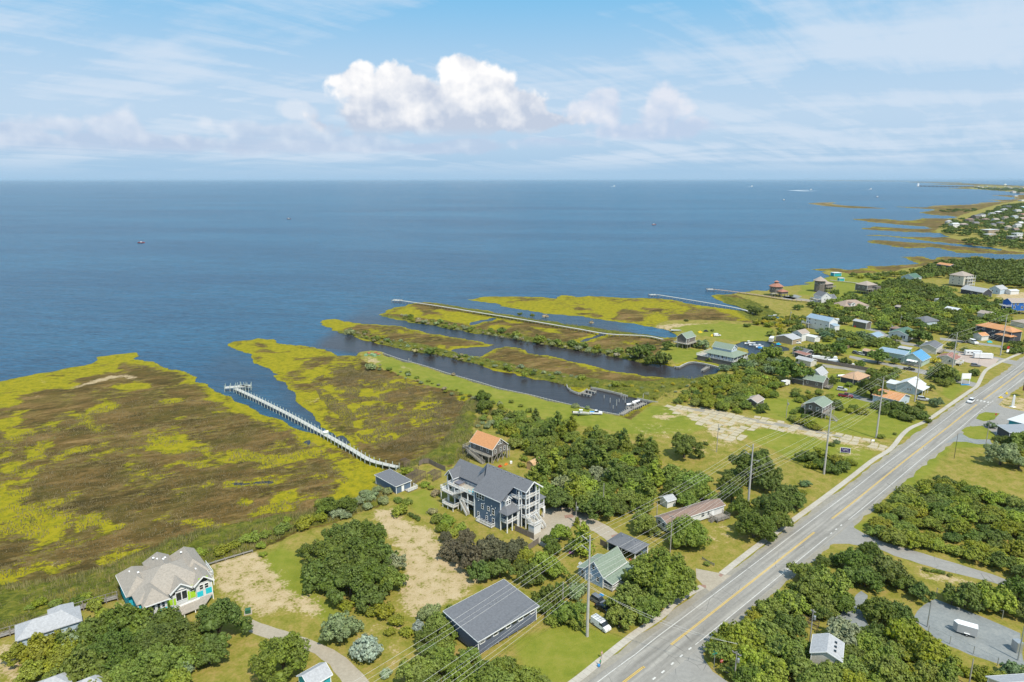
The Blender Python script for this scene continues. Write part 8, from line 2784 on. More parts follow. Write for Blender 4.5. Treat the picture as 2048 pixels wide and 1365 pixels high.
rt = empty('long_bridge', P(1836, 373, 0), 0, 'low far bridge on dark piers reaching toward the horizon village', 'bridge')
o = P(1836, 373, 0)
pts = [P(1840, 373.2, 12), P(1880, 373.8, 12), P(1925, 374.8, 12), P(1960, 375.5, 12)]
mb = MB()
for a_, b_ in zip(pts, pts[1:]):
 mb.bar(a_ - o, b_ - o, 14, 6)
mb.build('deck', WOODG, rt)
for k in range(14):
 q = P(1842 + 8 * k, 374.2 + .12 * k, 0) - o
 mb = MB()
 mb.box(-9, 9, -9, 9, -2, 14)
 mb.build('pier', WOODB, rt, (q.x, q.y, 0))
# ------------------------------------------------------------------ two people on the pavement
def person(px, ang, label, shirt, legs, hold=None, hair=(0.06, 0.04, 0.03), step=.32):
 o = P(px[0], px[1], Z_UP + .11)
 root = empty('person', o, R(ang), label, 'person')
 V = [(0, 0, .95), (0, 0, 1.15), (0, 0, 1.40), (0, .02, 1.50), (0, .03, 1.60), (0, .03, 1.72),          # 0-5 spine to head
  (.10, 0, .90), (.11, step * .45, .50), (.11, step * .8 - .12, .09), (.11, step * .8 + .06, .04),           # 6-9 right leg
  (-.10, 0, .90), (-.11, -step * .2, .50), (-.11, -step - .02, .12), (-.11, -step + .12, .04),             # 10-13
  (.18, 0, 1.40), (.23, -.08, 1.14), (.22, .06, .92), (.22, .10, .84),                                    # 14-17
  (-.18, 0, 1.40), (-.23, .04, 1.14), (-.22, .20, .94), (-.22, .24, .87)]
 E_ = [(0, 1), (1, 2), (2, 3), (3, 4), (4, 5), (0, 6), (6, 7), (7, 8), (8, 9), (0, 10), (10, 11), (11, 12), (12, 13), (2, 14), (14, 15), (15, 16), (16, 17), (2, 18), (18, 19), (19, 20), (20, 21)]
 rad = [.13, .12, .14, .055, .09, .09, .09, .062, .045, .04, .09, .062, .045, .04, .06, .045, .035, .04, .06, .045, .035, .04]
 me = bpy.data.meshes.new('body')
 me.from_pydata(V, E_, [])
 ob = bpy.data.objects.new('body', me)
 COL.objects.link(ob)
 ob.parent = root
 ob.modifiers.new('skin', 'SKIN')
 for i, r_ in enumerate(rad):
  me.skin_vertices[0].data[i].radius = (r_, r_ * .8)
 me.skin_vertices[0].data[0].use_root = True
 sb = ob.modifiers.new('sub', 'SUBSURF')
 sb.levels = sb.render_levels = 1
 m = bpy.data.materials.new('clothed_figure')
 m.use_nodes = True
 N = NT(m.node_tree)
 sp = N.node('ShaderNodeSeparateXYZ')
 N.link(N.node('ShaderNodeTexCoord').outputs['Object'], sp.inputs[0])
 z_ = sp.outputs[2]
 ax_ = N.math('ABSOLUTE', sp.outputs[0])
 skin = rgba((.42, .24, .16))
 c = N.mix(N.math('GREATER_THAN', z_, .60), skin, rgba(legs))
 c = N.mix(N.math('GREATER_THAN', z_, .96), c, rgba(shirt))
 c = N.mix(N.math('MULTIPLY', N.math('GREATER_THAN', ax_, .19), N.math('LESS_THAN', z_, 1.2)), c, skin)
 c = N.mix(N.math('GREATER_THAN', z_, 1.50), c, skin)
 c = N.mix(N.math('LESS_THAN', z_, .09), c, rgba((.6, .6, .6)))
 N.put(N.n['Principled BSDF'].inputs['Base Color'], c)
 me.materials.append(m)
 hb = MB()
 hb.lathe([(.10, 1.60), (.115, 1.70), (.09, 1.79), (0, 1.82)], 0, -.0, 9)
 hb.build('hair', mat('hair', hair, .8), root, (0, -.005, 0))
 return root
person((1203, 1316), -140, 'person in a pale pink top walking ahead on the pavement', (.62, .36, .34), (.25, .22, .2), hair=(.3, .2, .1))
person((1200, 1333), -140, 'person in a green shirt walking behind on the pavement', (.02, .28, .14), (.03, .03, .05))
rt = small('cool_box', 'blue beach cart beside the walker in the green shirt', 'cart', (1197, 1334), 20, [('body', P_BLUE, [(-.25, .25, -.2, .2, .15, .55)]), ('handle', METAL, [(-.28, -.25, -.02, .02, .5, 1.0)])], z=Z_UP + .1)
# the white strokes of the unreadable lettering on the purple board
for rt in [o_ for o_ in COL.objects if o_.name.startswith('sale_sign')][:1]:
 mb = MB()
 for a_, b_ in (((-1.1, 1.95), (-1.0, 1.55)), ((-1.0, 1.55), (-.75, 1.6)), ((-.6, 1.75), (-.45, 1.5)), ((-.45, 1.5), (-.3, 1.78)), ((-.15, 1.5), (-.1, 1.78)), ((-.1, 1.78), (.1, 1.5)), ((.25, 1.5), (.3, 1.78)), ((.3, 1.78), (.5, 1.5)),
    ((.65, 1.78), (.9, 1.6)), ((.3, 1.15), (1.2, 1.15)), ((-.8, 1.1), (0, 1.1))):
  mb.bar((a_[0], -.06, a_[1]), (b_[0], -.06, b_[1]), .03, .09)
 q = mb.build('lettering', WHT, rt)
 q['kind'] = 'stuff'
# ------------------------------------------------------------------ trees and shrubs
def many(lst, label, group, kind='oak', tint='oak', flat=1.0):
 for it in lst:
  x, y, r = it[:3]
  k = it[3] if len(it) > 3 and it[3] else kind
  t = it[4] if len(it) > 4 else tint
  w = {'oak': 'oak', 'bush': 'shrub', 'cedar': 'cedar', 'hedge': 'hedge'}[k]
  c = TW[t]
  tree(x, y, r, k, t, f'{c} {w} {label}', f'{c} {w}s {label}', flat)
one = [(435, 1237, 58, 'oak', 'dark', 'dark round oak just right of the turquoise house porch'), (563, 1305, 62, 'oak', 'oak', 'single spreading oak above the turquoise cabin'),
 (678, 1252, 42, 'oak', 'grey', 'grey green tree above the silvery one beside the drive'), (731, 1297, 44, 'bush', 'silver', 'large silvery shrub beside the concrete drive'),
 (770, 1345, 15, 'bush', 'silver', 'small silvery shrub near the lower edge by the drive'), (1314, 1140, 66, 'oak', 'oak', 'broad oak overhanging the pavement beside the carport'),
 (1167, 1072, 34, 'cedar', 'bright', 'bright green cedar between the drive and the cottage yard'), (1374, 1058, 42, 'oak', 'bright', 'round bright tree before the mobile home'),
 (1288, 1043, 31, 'oak', 'oak', 'tree standing by the drive left of the mobile home'), (1370, 890, 36, 'oak', 'dark', 'large dark round oak at the edge of the sandy lot'),
 (1505, 928, 50, 'oak', 'dark', 'great dark oak behind the tall power pole'), (1744, 774, 30, 'oak', 'dark', 'round oak before the tan bungalow'), (1757, 711, 22, 'oak', 'dark', 'round oak left of the pale green building'),
 (1588, 738, 34, 'oak', 'dark', 'great dark oak behind the camper van'), (1635, 696, 20, 'oak', 'dark', 'dark oak left of its twin beside the white trailer'), (1675, 695, 20, 'oak', 'dark', 'dark oak right of its twin beside the white trailer'),
 (2004, 905, 36, 'oak', 'grey', 'grey green tree behind the leaning transformer pole'), (1875, 804, 15, 'oak', 'blue', 'dark bluish tree by the pavement before the silver wagon'),
 (1527, 815, 16, 'oak', 'dark', 'dark tree beside the weathered grey shed'), (1546, 703, 22, 'oak', 'oak', 'tree right of the boat basin'), (1887, 744, 24, 'oak', 'dark', 'dark tree behind the billboard pole'),
 (1871, 722, 12, 'bush', 'yellow', 'yellow green bush right of the blue roofed shop'), (1415, 1128, 9, 'bush', 'oak', 'single small round bush on the lawn by the apron'), (1763, 873, 10, 'bush', 'oak', 'small bush at the foot of the tall pole in the mown lot'),
 (1789, 868, 5, 'bush', 'dark', 'tiny dark bush right of the mown lot pole'), (1948, 745, 15, 'bush', 'dark', 'dark bushes behind the white billboard'), (1840, 669, 22, 'oak', 'dark', 'round oak right of the dark green roofed cottage'),
 (1154, 1042, 10, 'cedar', 'olive', 'small palm like tree by the drive transformer pole'), (869, 985, 13, 'bush', 'dry', 'yucca clump beside the slate blue house decks'), (1412, 887, 7, 'bush', 'dark', 'lone small shrub on the sandy lot'),
 (1402, 912, 9, 'bush', 'oak', 'spiky shrub left of the sandy lot pole'), (808, 966, 9, 'cedar', 'bright', 'slim bright cypress before the slate blue outbuilding'), (1985, 851, 13, 'bush', 'blue', 'dark bushy tree between the grass islands')]
for x, y, r_, k, t_, lb in one:
 tree(x, y, r_, k, t_, lb)
tree(829, 1033, 16, 'hedge', 'dark', 'long clipped hedge beside the small back lawn', rot=R(-42))
many([(340, 1272, 54, 0, 'dark'), (300, 1332, 60, 0, 'oak'), (245, 1240, 50, 0, 'dark'), (226, 1295, 58, 0, 'dark'), (160, 1335, 56, 0, 'dark'), (178, 1262, 44, 0, 'dark'), (417, 1303, 38, 0, 'dark'), (380, 1290, 38, 0, 'dark'), (345, 1318, 40, 0, 'oak'), (285, 1285, 40, 0, 'dark'), (200, 1330, 40, 0, 'dark'), (250, 1350, 44, 0, 'oak'), (130, 1300, 38, 0, 'olive'), (272, 1362, 44, 0, 'oak'),
 (200, 1368, 40, 0, 'oak'), (292, 1262, 32, 0, 'dark'), (370, 1330, 32, 'bush', 'grey'), (350, 1362, 36, 0, 'bright')], 'in the big wood at the lower left', None)
many([(82, 1290, 42, 0, 'olive'), (34, 1304, 30, 0, 'olive'), (118, 1262, 30, 0, 'grey'), (122, 1325, 36, 0, 'olive'), (62, 1338, 32, 0, 'bright'), (140, 1290, 34, 0, 'grey'), (92, 1250, 22, 0, 'olive')], 'left of the dark lower left wood', None)
many([(80, 1203, 18, 0, 'olive'), (110, 1206, 16), (152, 1202, 18, 0, 'dark'), (186, 1207, 20, 0, 'bright'), (205, 1228, 20, 0, 'bright'), (170, 1192, 16, 0, 'bright'), (60, 1214, 12), (347, 1107, 9, 0, 'olive'), (398, 1104, 17, 0, 'bright'),
 (444, 1097, 21, 0, 'olive'), (500, 1076, 22, 0, 'bright'), (470, 1088, 15, 0, 'olive'), (530, 1068, 18), (563, 1055, 20), (606, 1043, 24, 0, 'olive'), (575, 1040, 13, 0, 'bright'), (520, 1090, 12, 0, 'bright'), (526, 1108, 10, 0, 'bright'),
 (640, 1034, 20, 0, 'olive'), (655, 1010, 26, 'oak', 'dark'), (690, 1005, 22, 'oak', 'dark'), (672, 1025, 18, 0, 'grey'), (640, 1005, 16, 0, 'bright')], 'along the marsh edge left of the lots', None, 'bush', 'oak')
many([(715, 1002, 18), (742, 990, 18), (765, 1000, 15), (775, 982, 14), (700, 1016, 14), (735, 1012, 14), (755, 978, 13), (728, 985, 14), (690, 1030, 14)], 'of tall reeds below the slate blue outbuilding', None, 'bush', 'grey')
many([(798, 1019, 21, 0, 'olive'), (812, 1003, 13, 0, 'oak'), (815, 941, 17, 0, 'olive'), (850, 968, 12, 0, 'bright'), (862, 975, 9, 0, 'bright'), (795, 1000, 12, 0, 'oak')], 'round the small back lawn of the blue house', None, 'bush')
many([(688, 1072, 50), (738, 1066, 42), (650, 1104, 50), (640, 1140, 42), (704, 1116, 58), (672, 1128, 44), (762, 1108, 36), (700, 1160, 48), (748, 1148, 46), (782, 1158, 32, 0, 'oak'), (736, 1190, 36, 0, 'dark'), (662, 1165, 30), (612, 1100, 20), (790, 1122, 24, 0, 'grey')],
 'in the great clump between the two dry lots', None, 'oak', 'dark')
many([(770, 1222, 28), (796, 1240, 22), (745, 1222, 20), (815, 1262, 18), (690, 1212, 20), (780, 1262, 16)], 'below the great clump', None, 'bush', 'olive')
many([(858, 1225, 26, 0, 'grey'), (878, 1246, 34), (855, 1272, 26, 0, 'dark'), (902, 1222, 22), (906, 1256, 26), (838, 1252, 20, 0, 'silver'), (885, 1285, 26)], 'against the left end of the long grey hall', None, 'oak', 'oak')
many([(830, 1342, 42), (880, 1322, 40), (922, 1346, 44), (972, 1350, 44), (1012, 1333, 36), (1055, 1356, 34), (1000, 1366, 40), (1082, 1366, 24), (860, 1300, 24, 0, 'dark'), (850, 1366, 36, 0, 'dark'), (940, 1310, 26)], 'along the lower edge below the long grey hall', None)
many([(905, 1093, 28), (940, 1108, 36), (980, 1095, 36), (1020, 1103, 32), (962, 1140, 28, 0, 'dark'), (1000, 1135, 30, 0, 'dark'), (1038, 1088, 20), (932, 1072, 22), (948, 1135, 15, 'bush', 'bright'), (890, 1072, 16)], 'in the dark myrtle thicket below the blue house', None, 'oak', 'purple')
many([(875, 1037, 20, 0, 'oak'), (897, 1042, 22, 0, 'bright'), (920, 1056, 18, 0, 'bright'), (886, 1055, 20, 0, 'olive'), (905, 1066, 16, 0, 'bright'), (866, 1022, 13, 0, 'dry')], 'right against the decks of the blue house', None, 'bush')
many([(1098, 1082, 20, 0, 'dark'), (1120, 1064, 25, 0, 'bright'), (1110, 1095, 18, 0, 'dark'), (1148, 1090, 20, 0, 'oak')], 'between the blue house drive and the cottage', None)
many([(1087, 1122, 32, 0, 'bright'), (1050, 1112, 24, 0, 'olive'), (1062, 1148, 30, 0, 'dark'), (1112, 1140, 24, 0, 'bright'), (1150, 1180, 28, 'bush', 'grey'), (1148, 1160, 18, 'bush', 'oak'), (1096, 1192, 32, 0, 'dark'), (1130, 1222, 32, 0, 'oak'), (1150, 1242, 24, 'bush', 'oak'),
 (1085, 1210, 22, 0, 'dark'), (1105, 1235, 22, 'bush', 'oak'), (1040, 1130, 20, 0, 'dark'), (1160, 1215, 18, 'bush', 'oak'), (1122, 1180, 22, 0, 'dark')], 'behind the thickest pole and the long grey hall', None)
many([(1258, 1196, 44), (1345, 1172, 42), (1250, 1228, 34), (1292, 1212, 40), (1374, 1150, 24), (1320, 1190, 36), (1275, 1155, 34, 0, 'dark'), (1230, 1205, 20)], 'over the pavement beside the green roofed cottage', None, 'oak', 'oak')
many([(1388, 1078, 20, 'bush', 'bright'), (1352, 1075, 22), (1308, 1060, 16)], 'before the mobile home', None)
many([(1465, 985, 28), (1482, 1012, 26), (1540, 1008, 38), (1576, 985, 32), (1510, 1046, 42), (1560, 1040, 28), (1592, 1000, 24), (1612, 967, 14, 'bush', 'blue'), (1470, 950, 26), (1530, 960, 30), (1605, 985, 12, 'bush', 'olive'), (1460, 962, 24)],
 'right of the mobile home under the wires', None, 'oak', 'dark')
many([(1616, 912, 24), (1645, 906, 20, 0, 'olive'), (1645, 928, 22), (1672, 918, 18, 0, 'olive'), (1686, 932, 22), (1665, 938, 20), (1700, 925, 14, 0, 'olive'), (1673, 884, 8, 0, 'blue'), (1664, 890, 8, 0, 'dark'), (1625, 930, 14, 0, 'olive')], 'in the low thicket below the purple sign', None, 'bush', 'dark')
many([(1587, 823, 11), (1600, 819, 12), (1584, 836, 12), (1598, 842, 15, 0, 'olive'), (1617, 848, 18, 0, 'olive'), (1632, 855, 14, 0, 'olive'), (1610, 832, 10)], 'round the green roofed stilt house', None, 'bush', 'oak')
many([(1752, 812, 15), (1770, 808, 18), (1790, 810, 18), (1810, 816, 18), (1832, 824, 20), (1848, 832, 16), (1818, 836, 16), (1795, 828, 18), (1770, 822, 14), (1842, 812, 14), (1857, 842, 10), (1805, 802, 10)], 'in the dark hedge between the lot and pavement', None, 'bush', 'dark')
many([(1647, 1123, 18), (1704, 1118, 36), (1742, 1096, 22), (1773, 1136, 40), (1732, 1152, 33), (1795, 1155, 28), (1843, 1182, 26), (1700, 1150, 26), (1755, 1112, 26), (1672, 1118, 18), (1820, 1165, 20)], 'beside the side road right of the highway', None, 'oak', 'dark')
many([(1606, 1142, 28), (1621, 1183, 42, 0, 'dark'), (1669, 1165, 42), (1685, 1206, 30, 0, 'dark'), (1577, 1202, 36, 0, 'bright'), (1542, 1222, 36), (1526, 1262, 38), (1640, 1220, 26, 0, 'dark'), (1590, 1240, 20), (1560, 1265, 26)], 'along the highway before the transformer wood', None, 'oak', 'oak')
many([(1476, 1269, 46, 0, 'olive'), (1447, 1287, 32, 0, 'olive'), (1504, 1316, 42, 0, 'bright'), (1571, 1300, 46, 0, 'oak'), (1542, 1342, 44, 0, 'bright'), (1605, 1335, 42), (1653, 1346, 38), (1520, 1285, 30, 0, 'oak'), (1500, 1350, 36, 0, 'dark'), (1625, 1366, 36)],
 'by the stop sign corner', None, 'oak', 'oak')
many([(1700, 1338, 38), (1691, 1262, 42, 0, 'grey'), (1735, 1288, 38, 0, 'bright'), (1764, 1217, 36, 0, 'dark'), (1801, 1223, 32, 0, 'dark'), (1811, 1264, 46, 0, 'olive'), (1859, 1306, 46, 0, 'olive'), (1780, 1343, 44), (1890, 1336, 38), (1843, 1350, 38),
 (1780, 1300, 30, 0, 'oak'), (1730, 1330, 30, 0, 'oak'), (1755, 1366, 30), (1830, 1300, 28, 0, 'olive'), (1900, 1366, 24)], 'left of the gravel yard', None, 'oak', 'oak')
many([(1931, 1189, 36), (1969, 1180, 28, 0, 'oak'), (2001, 1197, 38, 0, 'bright'), (2042, 1177, 36), (2050, 1222, 26), (1905, 1196, 22), (2025, 1215, 18, 0, 'bright'), (2046, 1145, 24)], 'behind the gravel yard', None, 'oak', 'dark')
many([(1963, 1347, 26, 'bush', 'olive'), (2028, 1343, 30, 0, 'blue'), (2000, 1356, 24, 0, 'bright'), (1938, 1345, 18, 'bush', 'olive')], 'in the lower right corner', None, 'oak', 'oak')
many([(1866, 1142, 7), (1876, 1143, 7), (1886, 1146, 7), (1852, 1139, 8), (1898, 1150, 7), (1740, 1066, 7), (1751, 1076, 6, 0, 'grey')], 'in the mulch beds by the side road', None, 'bush', 'oak')
many([(2030, 900, 28), (2044, 880, 26), (2015, 880, 18, 'bush', 'dark'), (2050, 915, 22, 0, 'olive'), (1998, 878, 12, 'bush', 'dark'), (2040, 925, 20)], 'right of the grey green tree by the forecourt', None, 'oak', 'oak')
# woods given by their outline
wood([(1062, 960), (1120, 925), (1200, 915), (1300, 935), (1400, 958), (1420, 985), (1400, 998), (1330, 1002), (1300, 1015), (1230, 1012), (1200, 1030), (1110, 1012), (1078, 985)], 5.6, (4.2, 6.4), ('oak', 'oak', 'oak', 'oak', 'oak', 'cedar'), ('oak', 'dark', 'oak', 'dark', 'oak', 'dark', 'oak', 'grey', 'bright'),
 'green {} in the oak wood right of the blue house', 'trees of the oak wood right of the blue house', .9)
wood([(985, 822), (1050, 825), (1120, 838), (1190, 858), (1260, 880), (1330, 902), (1320, 925), (1230, 915), (1130, 905), (1085, 908), (1035, 885), (1000, 860)], 4.2, (2.6, 4.2), ('oak', 'bush', 'cedar', 'bush'), ('dark', 'oak', 'olive', 'dark', 'oak', 'oak'),
 'green {} in the scrub between the grass strip and oak wood', 'scrub between the grass strip and oak wood', .95)
wood([(1020, 905), (1090, 912), (1150, 918), (1120, 930), (1060, 935), (1040, 925)], 4.0, (1.2, 2.4), ('bush',), ('olive', 'bright', 'oak'), 'low {} in the clearing behind the barn roofed shed', 'shrubs in the clearing behind the barn roofed shed')
wood([(1750, 1060), (1775, 1010), (1830, 968), (1880, 956), (1940, 972), (2000, 985), (2048, 1010), (2120, 1040), (2120, 1160), (2030, 1128), (1960, 1112), (1900, 1098), (1850, 1088), (1800, 1078)], 4.1, (3.2, 5.0), ('oak', 'oak', 'bush', 'oak'), ('olive', 'oak', 'oak', 'olive', 'dark', 'bright'),
 'olive green {} in the dense wood at the right below the field', 'dense wood at the right below the field', .85)
wood([(1345, 795), (1380, 775), (1425, 752), (1480, 738), (1530, 748), (1562, 762), (1560, 785), (1500, 792), (1490, 820), (1440, 815), (1385, 803)], 4.3, (2.4, 4.3), ('bush', 'bush', 'oak', 'oak'), ('oak', 'bright', 'olive', 'olive', 'dark'),
 'green {} in the scrub between the second canal and the concrete lot', 'scrub between the second canal and the concrete lot', .9)
wood([(1440, 735), (1470, 725), (1500, 712), (1530, 705), (1560, 715), (1570, 730), (1540, 742), (1480, 738)], 5, (3, 4.6), ('oak', 'bush'), ('dark', 'oak', 'blue'), 'dark {} below the green roofed canal house', 'trees below the green roofed canal house', .9)
wood([(1585, 778), (1640, 774), (1668, 785), (1662, 797), (1690, 803), (1735, 815), (1730, 822), (1680, 812), (1640, 800), (1590, 795)], 4, (1.6, 3.2), ('bush',), ('olive', 'oak', 'dark'), 'olive {} before the long grey green roofed house', 'shrubs before the long grey green roofed house')
wood([(1495, 640), (1560, 632), (1620, 628), (1650, 640), (1615, 650), (1600, 668), (1560, 672), (1560, 655)], 6, (2.5, 4.4), ('bush', 'oak', 'bush'), ('olive', 'dark', 'oak', 'yellow'), 'green {} left of the long white three storey house', 'scrub left of the long white three storey house')
wood([(1632, 612), (1700, 602), (1740, 596), (1790, 582), (1850, 600), (1920, 592), (1990, 600), (2018, 612), (2018, 640), (1970, 645), (1950, 665), (1900, 672), (1850, 655), (1790, 645), (1775, 655), (1740, 640), (1700, 636), (1650, 630)], 7.6, (4.4, 6.6), ('oak',), ('dark', 'oak', 'dark', 'oak', 'bright'),
 'dark {} in the wood round the half hidden cottages', 'wood round the half hidden cottages', .95, mx=150)
wood([(1640, 664), (1690, 660), (1740, 672), (1750, 690), (1700, 690), (1660, 680)], 7, (3.6, 5), ('oak',), ('dark', 'blue', 'oak'), 'bluish {} between the white house and the fenced yard', 'trees between the white house and the fenced yard')
wood([(1748, 680), (1790, 672), (1800, 690), (1770, 700)], 6, (3, 4.5), ('oak', 'bush'), ('oak', 'bright'), 'green {} before the dark green roofed cottage', 'trees before the dark green roofed cottage')
wood([(1735, 735), (1790, 735), (1810, 748), (1780, 755), (1745, 750)], 5, (2.5, 3.8), ('bush', 'oak'), ('oak', 'dark'), 'green {} between two lanes by the bungalow', 'trees between two lanes by the bungalow')
wood([(1860, 740), (1880, 728), (1910, 735), (1920, 755), (1890, 765), (1870, 758)], 5, (2.6, 3.6), ('bush', 'oak'), ('dark', 'oak'), 'dark {} round the billboard pole', 'trees round the billboard pole')
wood([(1900, 665), (1960, 655), (1965, 675), (1920, 680)], 6.5, (3.6, 5), ('oak',), ('dark', 'oak'), 'dark {} left of the dark orange roofed house', 'trees left of the dark orange roofed house')
wood([(2000, 688), (2060, 680), (2070, 700), (2020, 700)], 5, (2.4, 3.6), ('bush', 'oak'), ('dark', 'oak'), 'dark {} right of the dark orange roofed house', 'trees right of the dark orange roofed house')
wood([(1745, 572), (1800, 562), (1850, 572), (1905, 580), (1900, 596), (1850, 598), (1790, 580), (1750, 590)], 9, (4.8, 7), ('oak',), ('dark', 'oak', 'dark'), 'dark {} beyond the grey pyramid roofed house', 'wood beyond the grey pyramid roofed house')
wood([(1840, 545), (1880, 525), (1950, 521), (2040, 526), (2100, 520), (2110, 570), (2050, 575), (1985, 565), (1960, 560), (1900, 555)], 9.5, (5, 7.5), ('oak',), ('dark', 'oak', 'dark', 'olive'), 'dark {} in the broad far wood right of the orange roofed house', 'broad far wood right of the orange roofed house', mass='far_wood')
wood([(1690, 550), (1760, 548), (1830, 540), (1870, 548), (1850, 555), (1760, 556)], 9, (3, 5), ('bush', 'oak'), ('oak', 'olive', 'dark'), 'scattered {} on the far lawn by the shore', 'scattered trees on the far lawn by the shore')
wood([(1880, 455), (1905, 440), (1935, 438), (1965, 430), (1990, 418), (2020, 410), (2100, 405), (2100, 500), (2048, 492), (1990, 485), (1950, 472), (1900, 468)], 15, (7, 12), ('oak',), ('dark', 'oak'), 'far {} among the distant marsh houses', 'far trees among the distant marsh houses', .7, mass='far_wood')
wood([(1930, 480), (1990, 480), (2060, 492), (2060, 500), (2000, 492), (1940, 490)], 16, (6, 9), ('oak',), ('dark', 'oak'), 'far {} on the marsh point', 'far trees on the marsh point', .7, mass='far_wood')
wood([(1873, 422), (1910, 419), (1950, 419), (1950, 423), (1900, 425)], 22, (6, 10), ('oak',), ('dark',), 'far dark {} in a line across the marsh', 'far line of trees across the marsh', .6, mass='far_wood')
wood([(1950, 377), (2000, 378), (2050, 378), (2050, 388), (2015, 383), (1975, 381)], 70, (22, 40), ('oak',), ('dark', 'oak'), 'distant {} of the farthest village', 'distant trees of the farthest village', .35, mx=60, mass='far_wood')
wood([(1440, 1300), (1480, 1250), (1560, 1190), (1640, 1150), (1680, 1190), (1650, 1230), (1600, 1240), (1610, 1290), (1560, 1340), (1480, 1360)], 5.4, (3.0, 4.6), ('oak',), ('oak', 'olive', 'dark'), '{} of the roadside wood by the stop sign', 'roadside wood', .95, mx=26)
wood([(1700, 1290), (1760, 1250), (1840, 1290), (1900, 1340), (1880, 1365), (1700, 1365)], 5.2, (3.2, 4.8), ('oak',), ('oak', 'olive', 'dark'), ' {} filling the wood left of the gravel yard', 'wood', 1.0, mx=26)
wood([(190, 1230), (300, 1225), (400, 1270), (440, 1310), (300, 1365), (130, 1365), (110, 1290)], 5.6, (3.4, 5.0), ('oak',), ('dark', 'oak', 'dark'), ' {} filling the lower left wood', 'wood', 1.0, mx=26)
many([(1600, 700, 14), (1655, 712, 14), (1690, 722, 12), (1720, 728, 13), (1775, 700, 13), (1790, 722, 10), (1840, 688, 8), (1905, 690, 11), (1930, 700, 9), (1700, 770, 10, 'bush', 'oak'), (1665, 760, 12), (1725, 780, 12), (1640, 735, 12), (1780, 760, 10), (1862, 775, 10), (1690, 640, 13),
 (1765, 650, 14), (1600, 655, 12), (1640, 622, 14), (1700, 590, 12), (1625, 608, 10), (1596, 614, 9), (1670, 585, 10), (1770, 790, 9, 'bush', 'dark'), (1540, 668, 12, 'bush', 'oak'), (1905, 712, 8), (1870, 690, 7)], 'among the village houses', None, 'oak', 'dark')
# scrub on the canal banks
wood([(700, 661), (760, 675), (850, 695), (940, 715), (1050, 740), (1160, 757), (1155, 762), (1040, 747), (930, 722), (840, 702), (750, 684), (700, 669)], 4.2, (.8, 1.9), ('bush',), ('grey', 'olive', 'dry', 'oak', 'grey'), 'low {} along the ridge of the brown peninsula', 'shrubs along the ridge of the brown peninsula', hc=-.2)
many([(700, 664, 11, 0, 'grey'), (730, 664, 6, 0, 'dark'), (752, 677, 9, 0, 'dark'), (777, 682, 7, 0, 'dark'), (859, 702, 14, 0, 'dark'), (919, 712, 6, 0, 'dark'), (1015, 735, 9), (1042, 733, 10, 0, 'grey'), (1050, 749, 9, 0, 'bright'), (1066, 746, 7, 0, 'dark'),
 (1164, 755, 10, 0, 'bright'), (1105, 755, 7), (1231, 768, 12, 0, 'bright'), (1182, 771, 5, 0, 'dark'), (830, 701, 8, 0, 'dry'), (910, 714, 7, 0, 'dry'), (1250, 770, 7, 0, 'olive')], 'standing out on the brown peninsula', None, 'bush', 'oak')
wood([(800, 632), (880, 645), (960, 660), (1050, 675), (1160, 693), (1250, 705), (1332, 720), (1330, 729), (1240, 715), (1150, 701), (1040, 683), (950, 668), (870, 652), (800, 638)], 4.6, (1.0, 2.6), ('bush',), ('grey', 'dark', 'dry', 'oak', 'olive', 'grey'), 'mixed {} along the bank of the middle canal', 'shrubs along the bank of the middle canal', hc=-.2)
many([(820, 632, 8, 0, 'dark'), (881, 642, 10), (941, 658, 8, 0, 'dark'), (1001, 661, 12, 0, 'dark'), (1031, 669, 12), (1080, 677, 15), (1116, 683, 11), (1146, 686, 15, 0, 'dark'), (1168, 691, 12, 0, 'dark'), (1040, 628, 6, 0, 'dark'), (1066, 631, 7, 0, 'dark'),
 (1091, 633, 8, 0, 'dry'), (1182, 646, 7, 0, 'dry'), (1237, 702, 12), (1278, 702, 22, 'oak', 'dark'), (1296, 696, 16, 'oak', 'dark'), (1322, 713, 20, 'oak', 'dark'), (1336, 690, 14, 'oak', 'dark'), (1406, 688, 14, 'oak', 'grey'), (1390, 690, 10, 0, 'dark'), (1422, 718, 12), (1475, 724, 12),
 (1489, 710, 8, 0, 'purple'), (1391, 770, 12, 0, 'dark'), (1310, 722, 12, 0, 'grey'), (1300, 718, 14, 'oak', 'dark')], 'standing out along the middle canal', None, 'bush', 'oak')
wood([(760, 731), (850, 760), (940, 787), (985, 802), (960, 806), (920, 797), (840, 767), (750, 738)], 4.5, (.7, 1.7), ('bush',), ('olive', 'grey', 'oak', 'dry'), 'low {} below the mown grass strip', 'shrubs below the mown grass strip', hc=0)
many([(965, 790, 17), (968, 810, 19), (1023, 803, 7, 'bush', 'oak'), (1042, 811, 6, 'bush', 'oak'), (1058, 820, 10, 'bush', 'oak'), (815, 745, 7, 'bush', 'dark'), (740, 733, 12, 'bush', 'grey'), (1150, 811, 9, 'bush', 'grey'), (1174, 815, 7, 'bush', 'grey'), (906, 749, 6, 'bush', 'dry')], 'at the lower side of the mown grass strip', None, 'oak', 'dark')
many([(1512, 621, 13), (1500, 615, 8), (1534, 614, 5), (1583, 592, 5, 'bush', 'dark'), (1625, 597, 6, 'bush', 'dark'), (1494, 651, 8, 'bush', 'dark'), (1526, 646, 5, 'bush', 'dark'), (1605, 643, 7), (1425, 661, 5, 'bush', 'dark'), (1372, 641, 5, 'bush', 'dark')], 'on the marshy ground by the far piers', None, 'oak', 'dark')
wood([(985, 790), (1010, 800), (1020, 830), (985, 850), (950, 855), (960, 830)], 4.0, (1.2, 2.4), ('bush',), ('grey', 'olive', 'oak'), 'pale {} where the marsh meets the scrub', 'shrubs where the marsh meets the scrub')
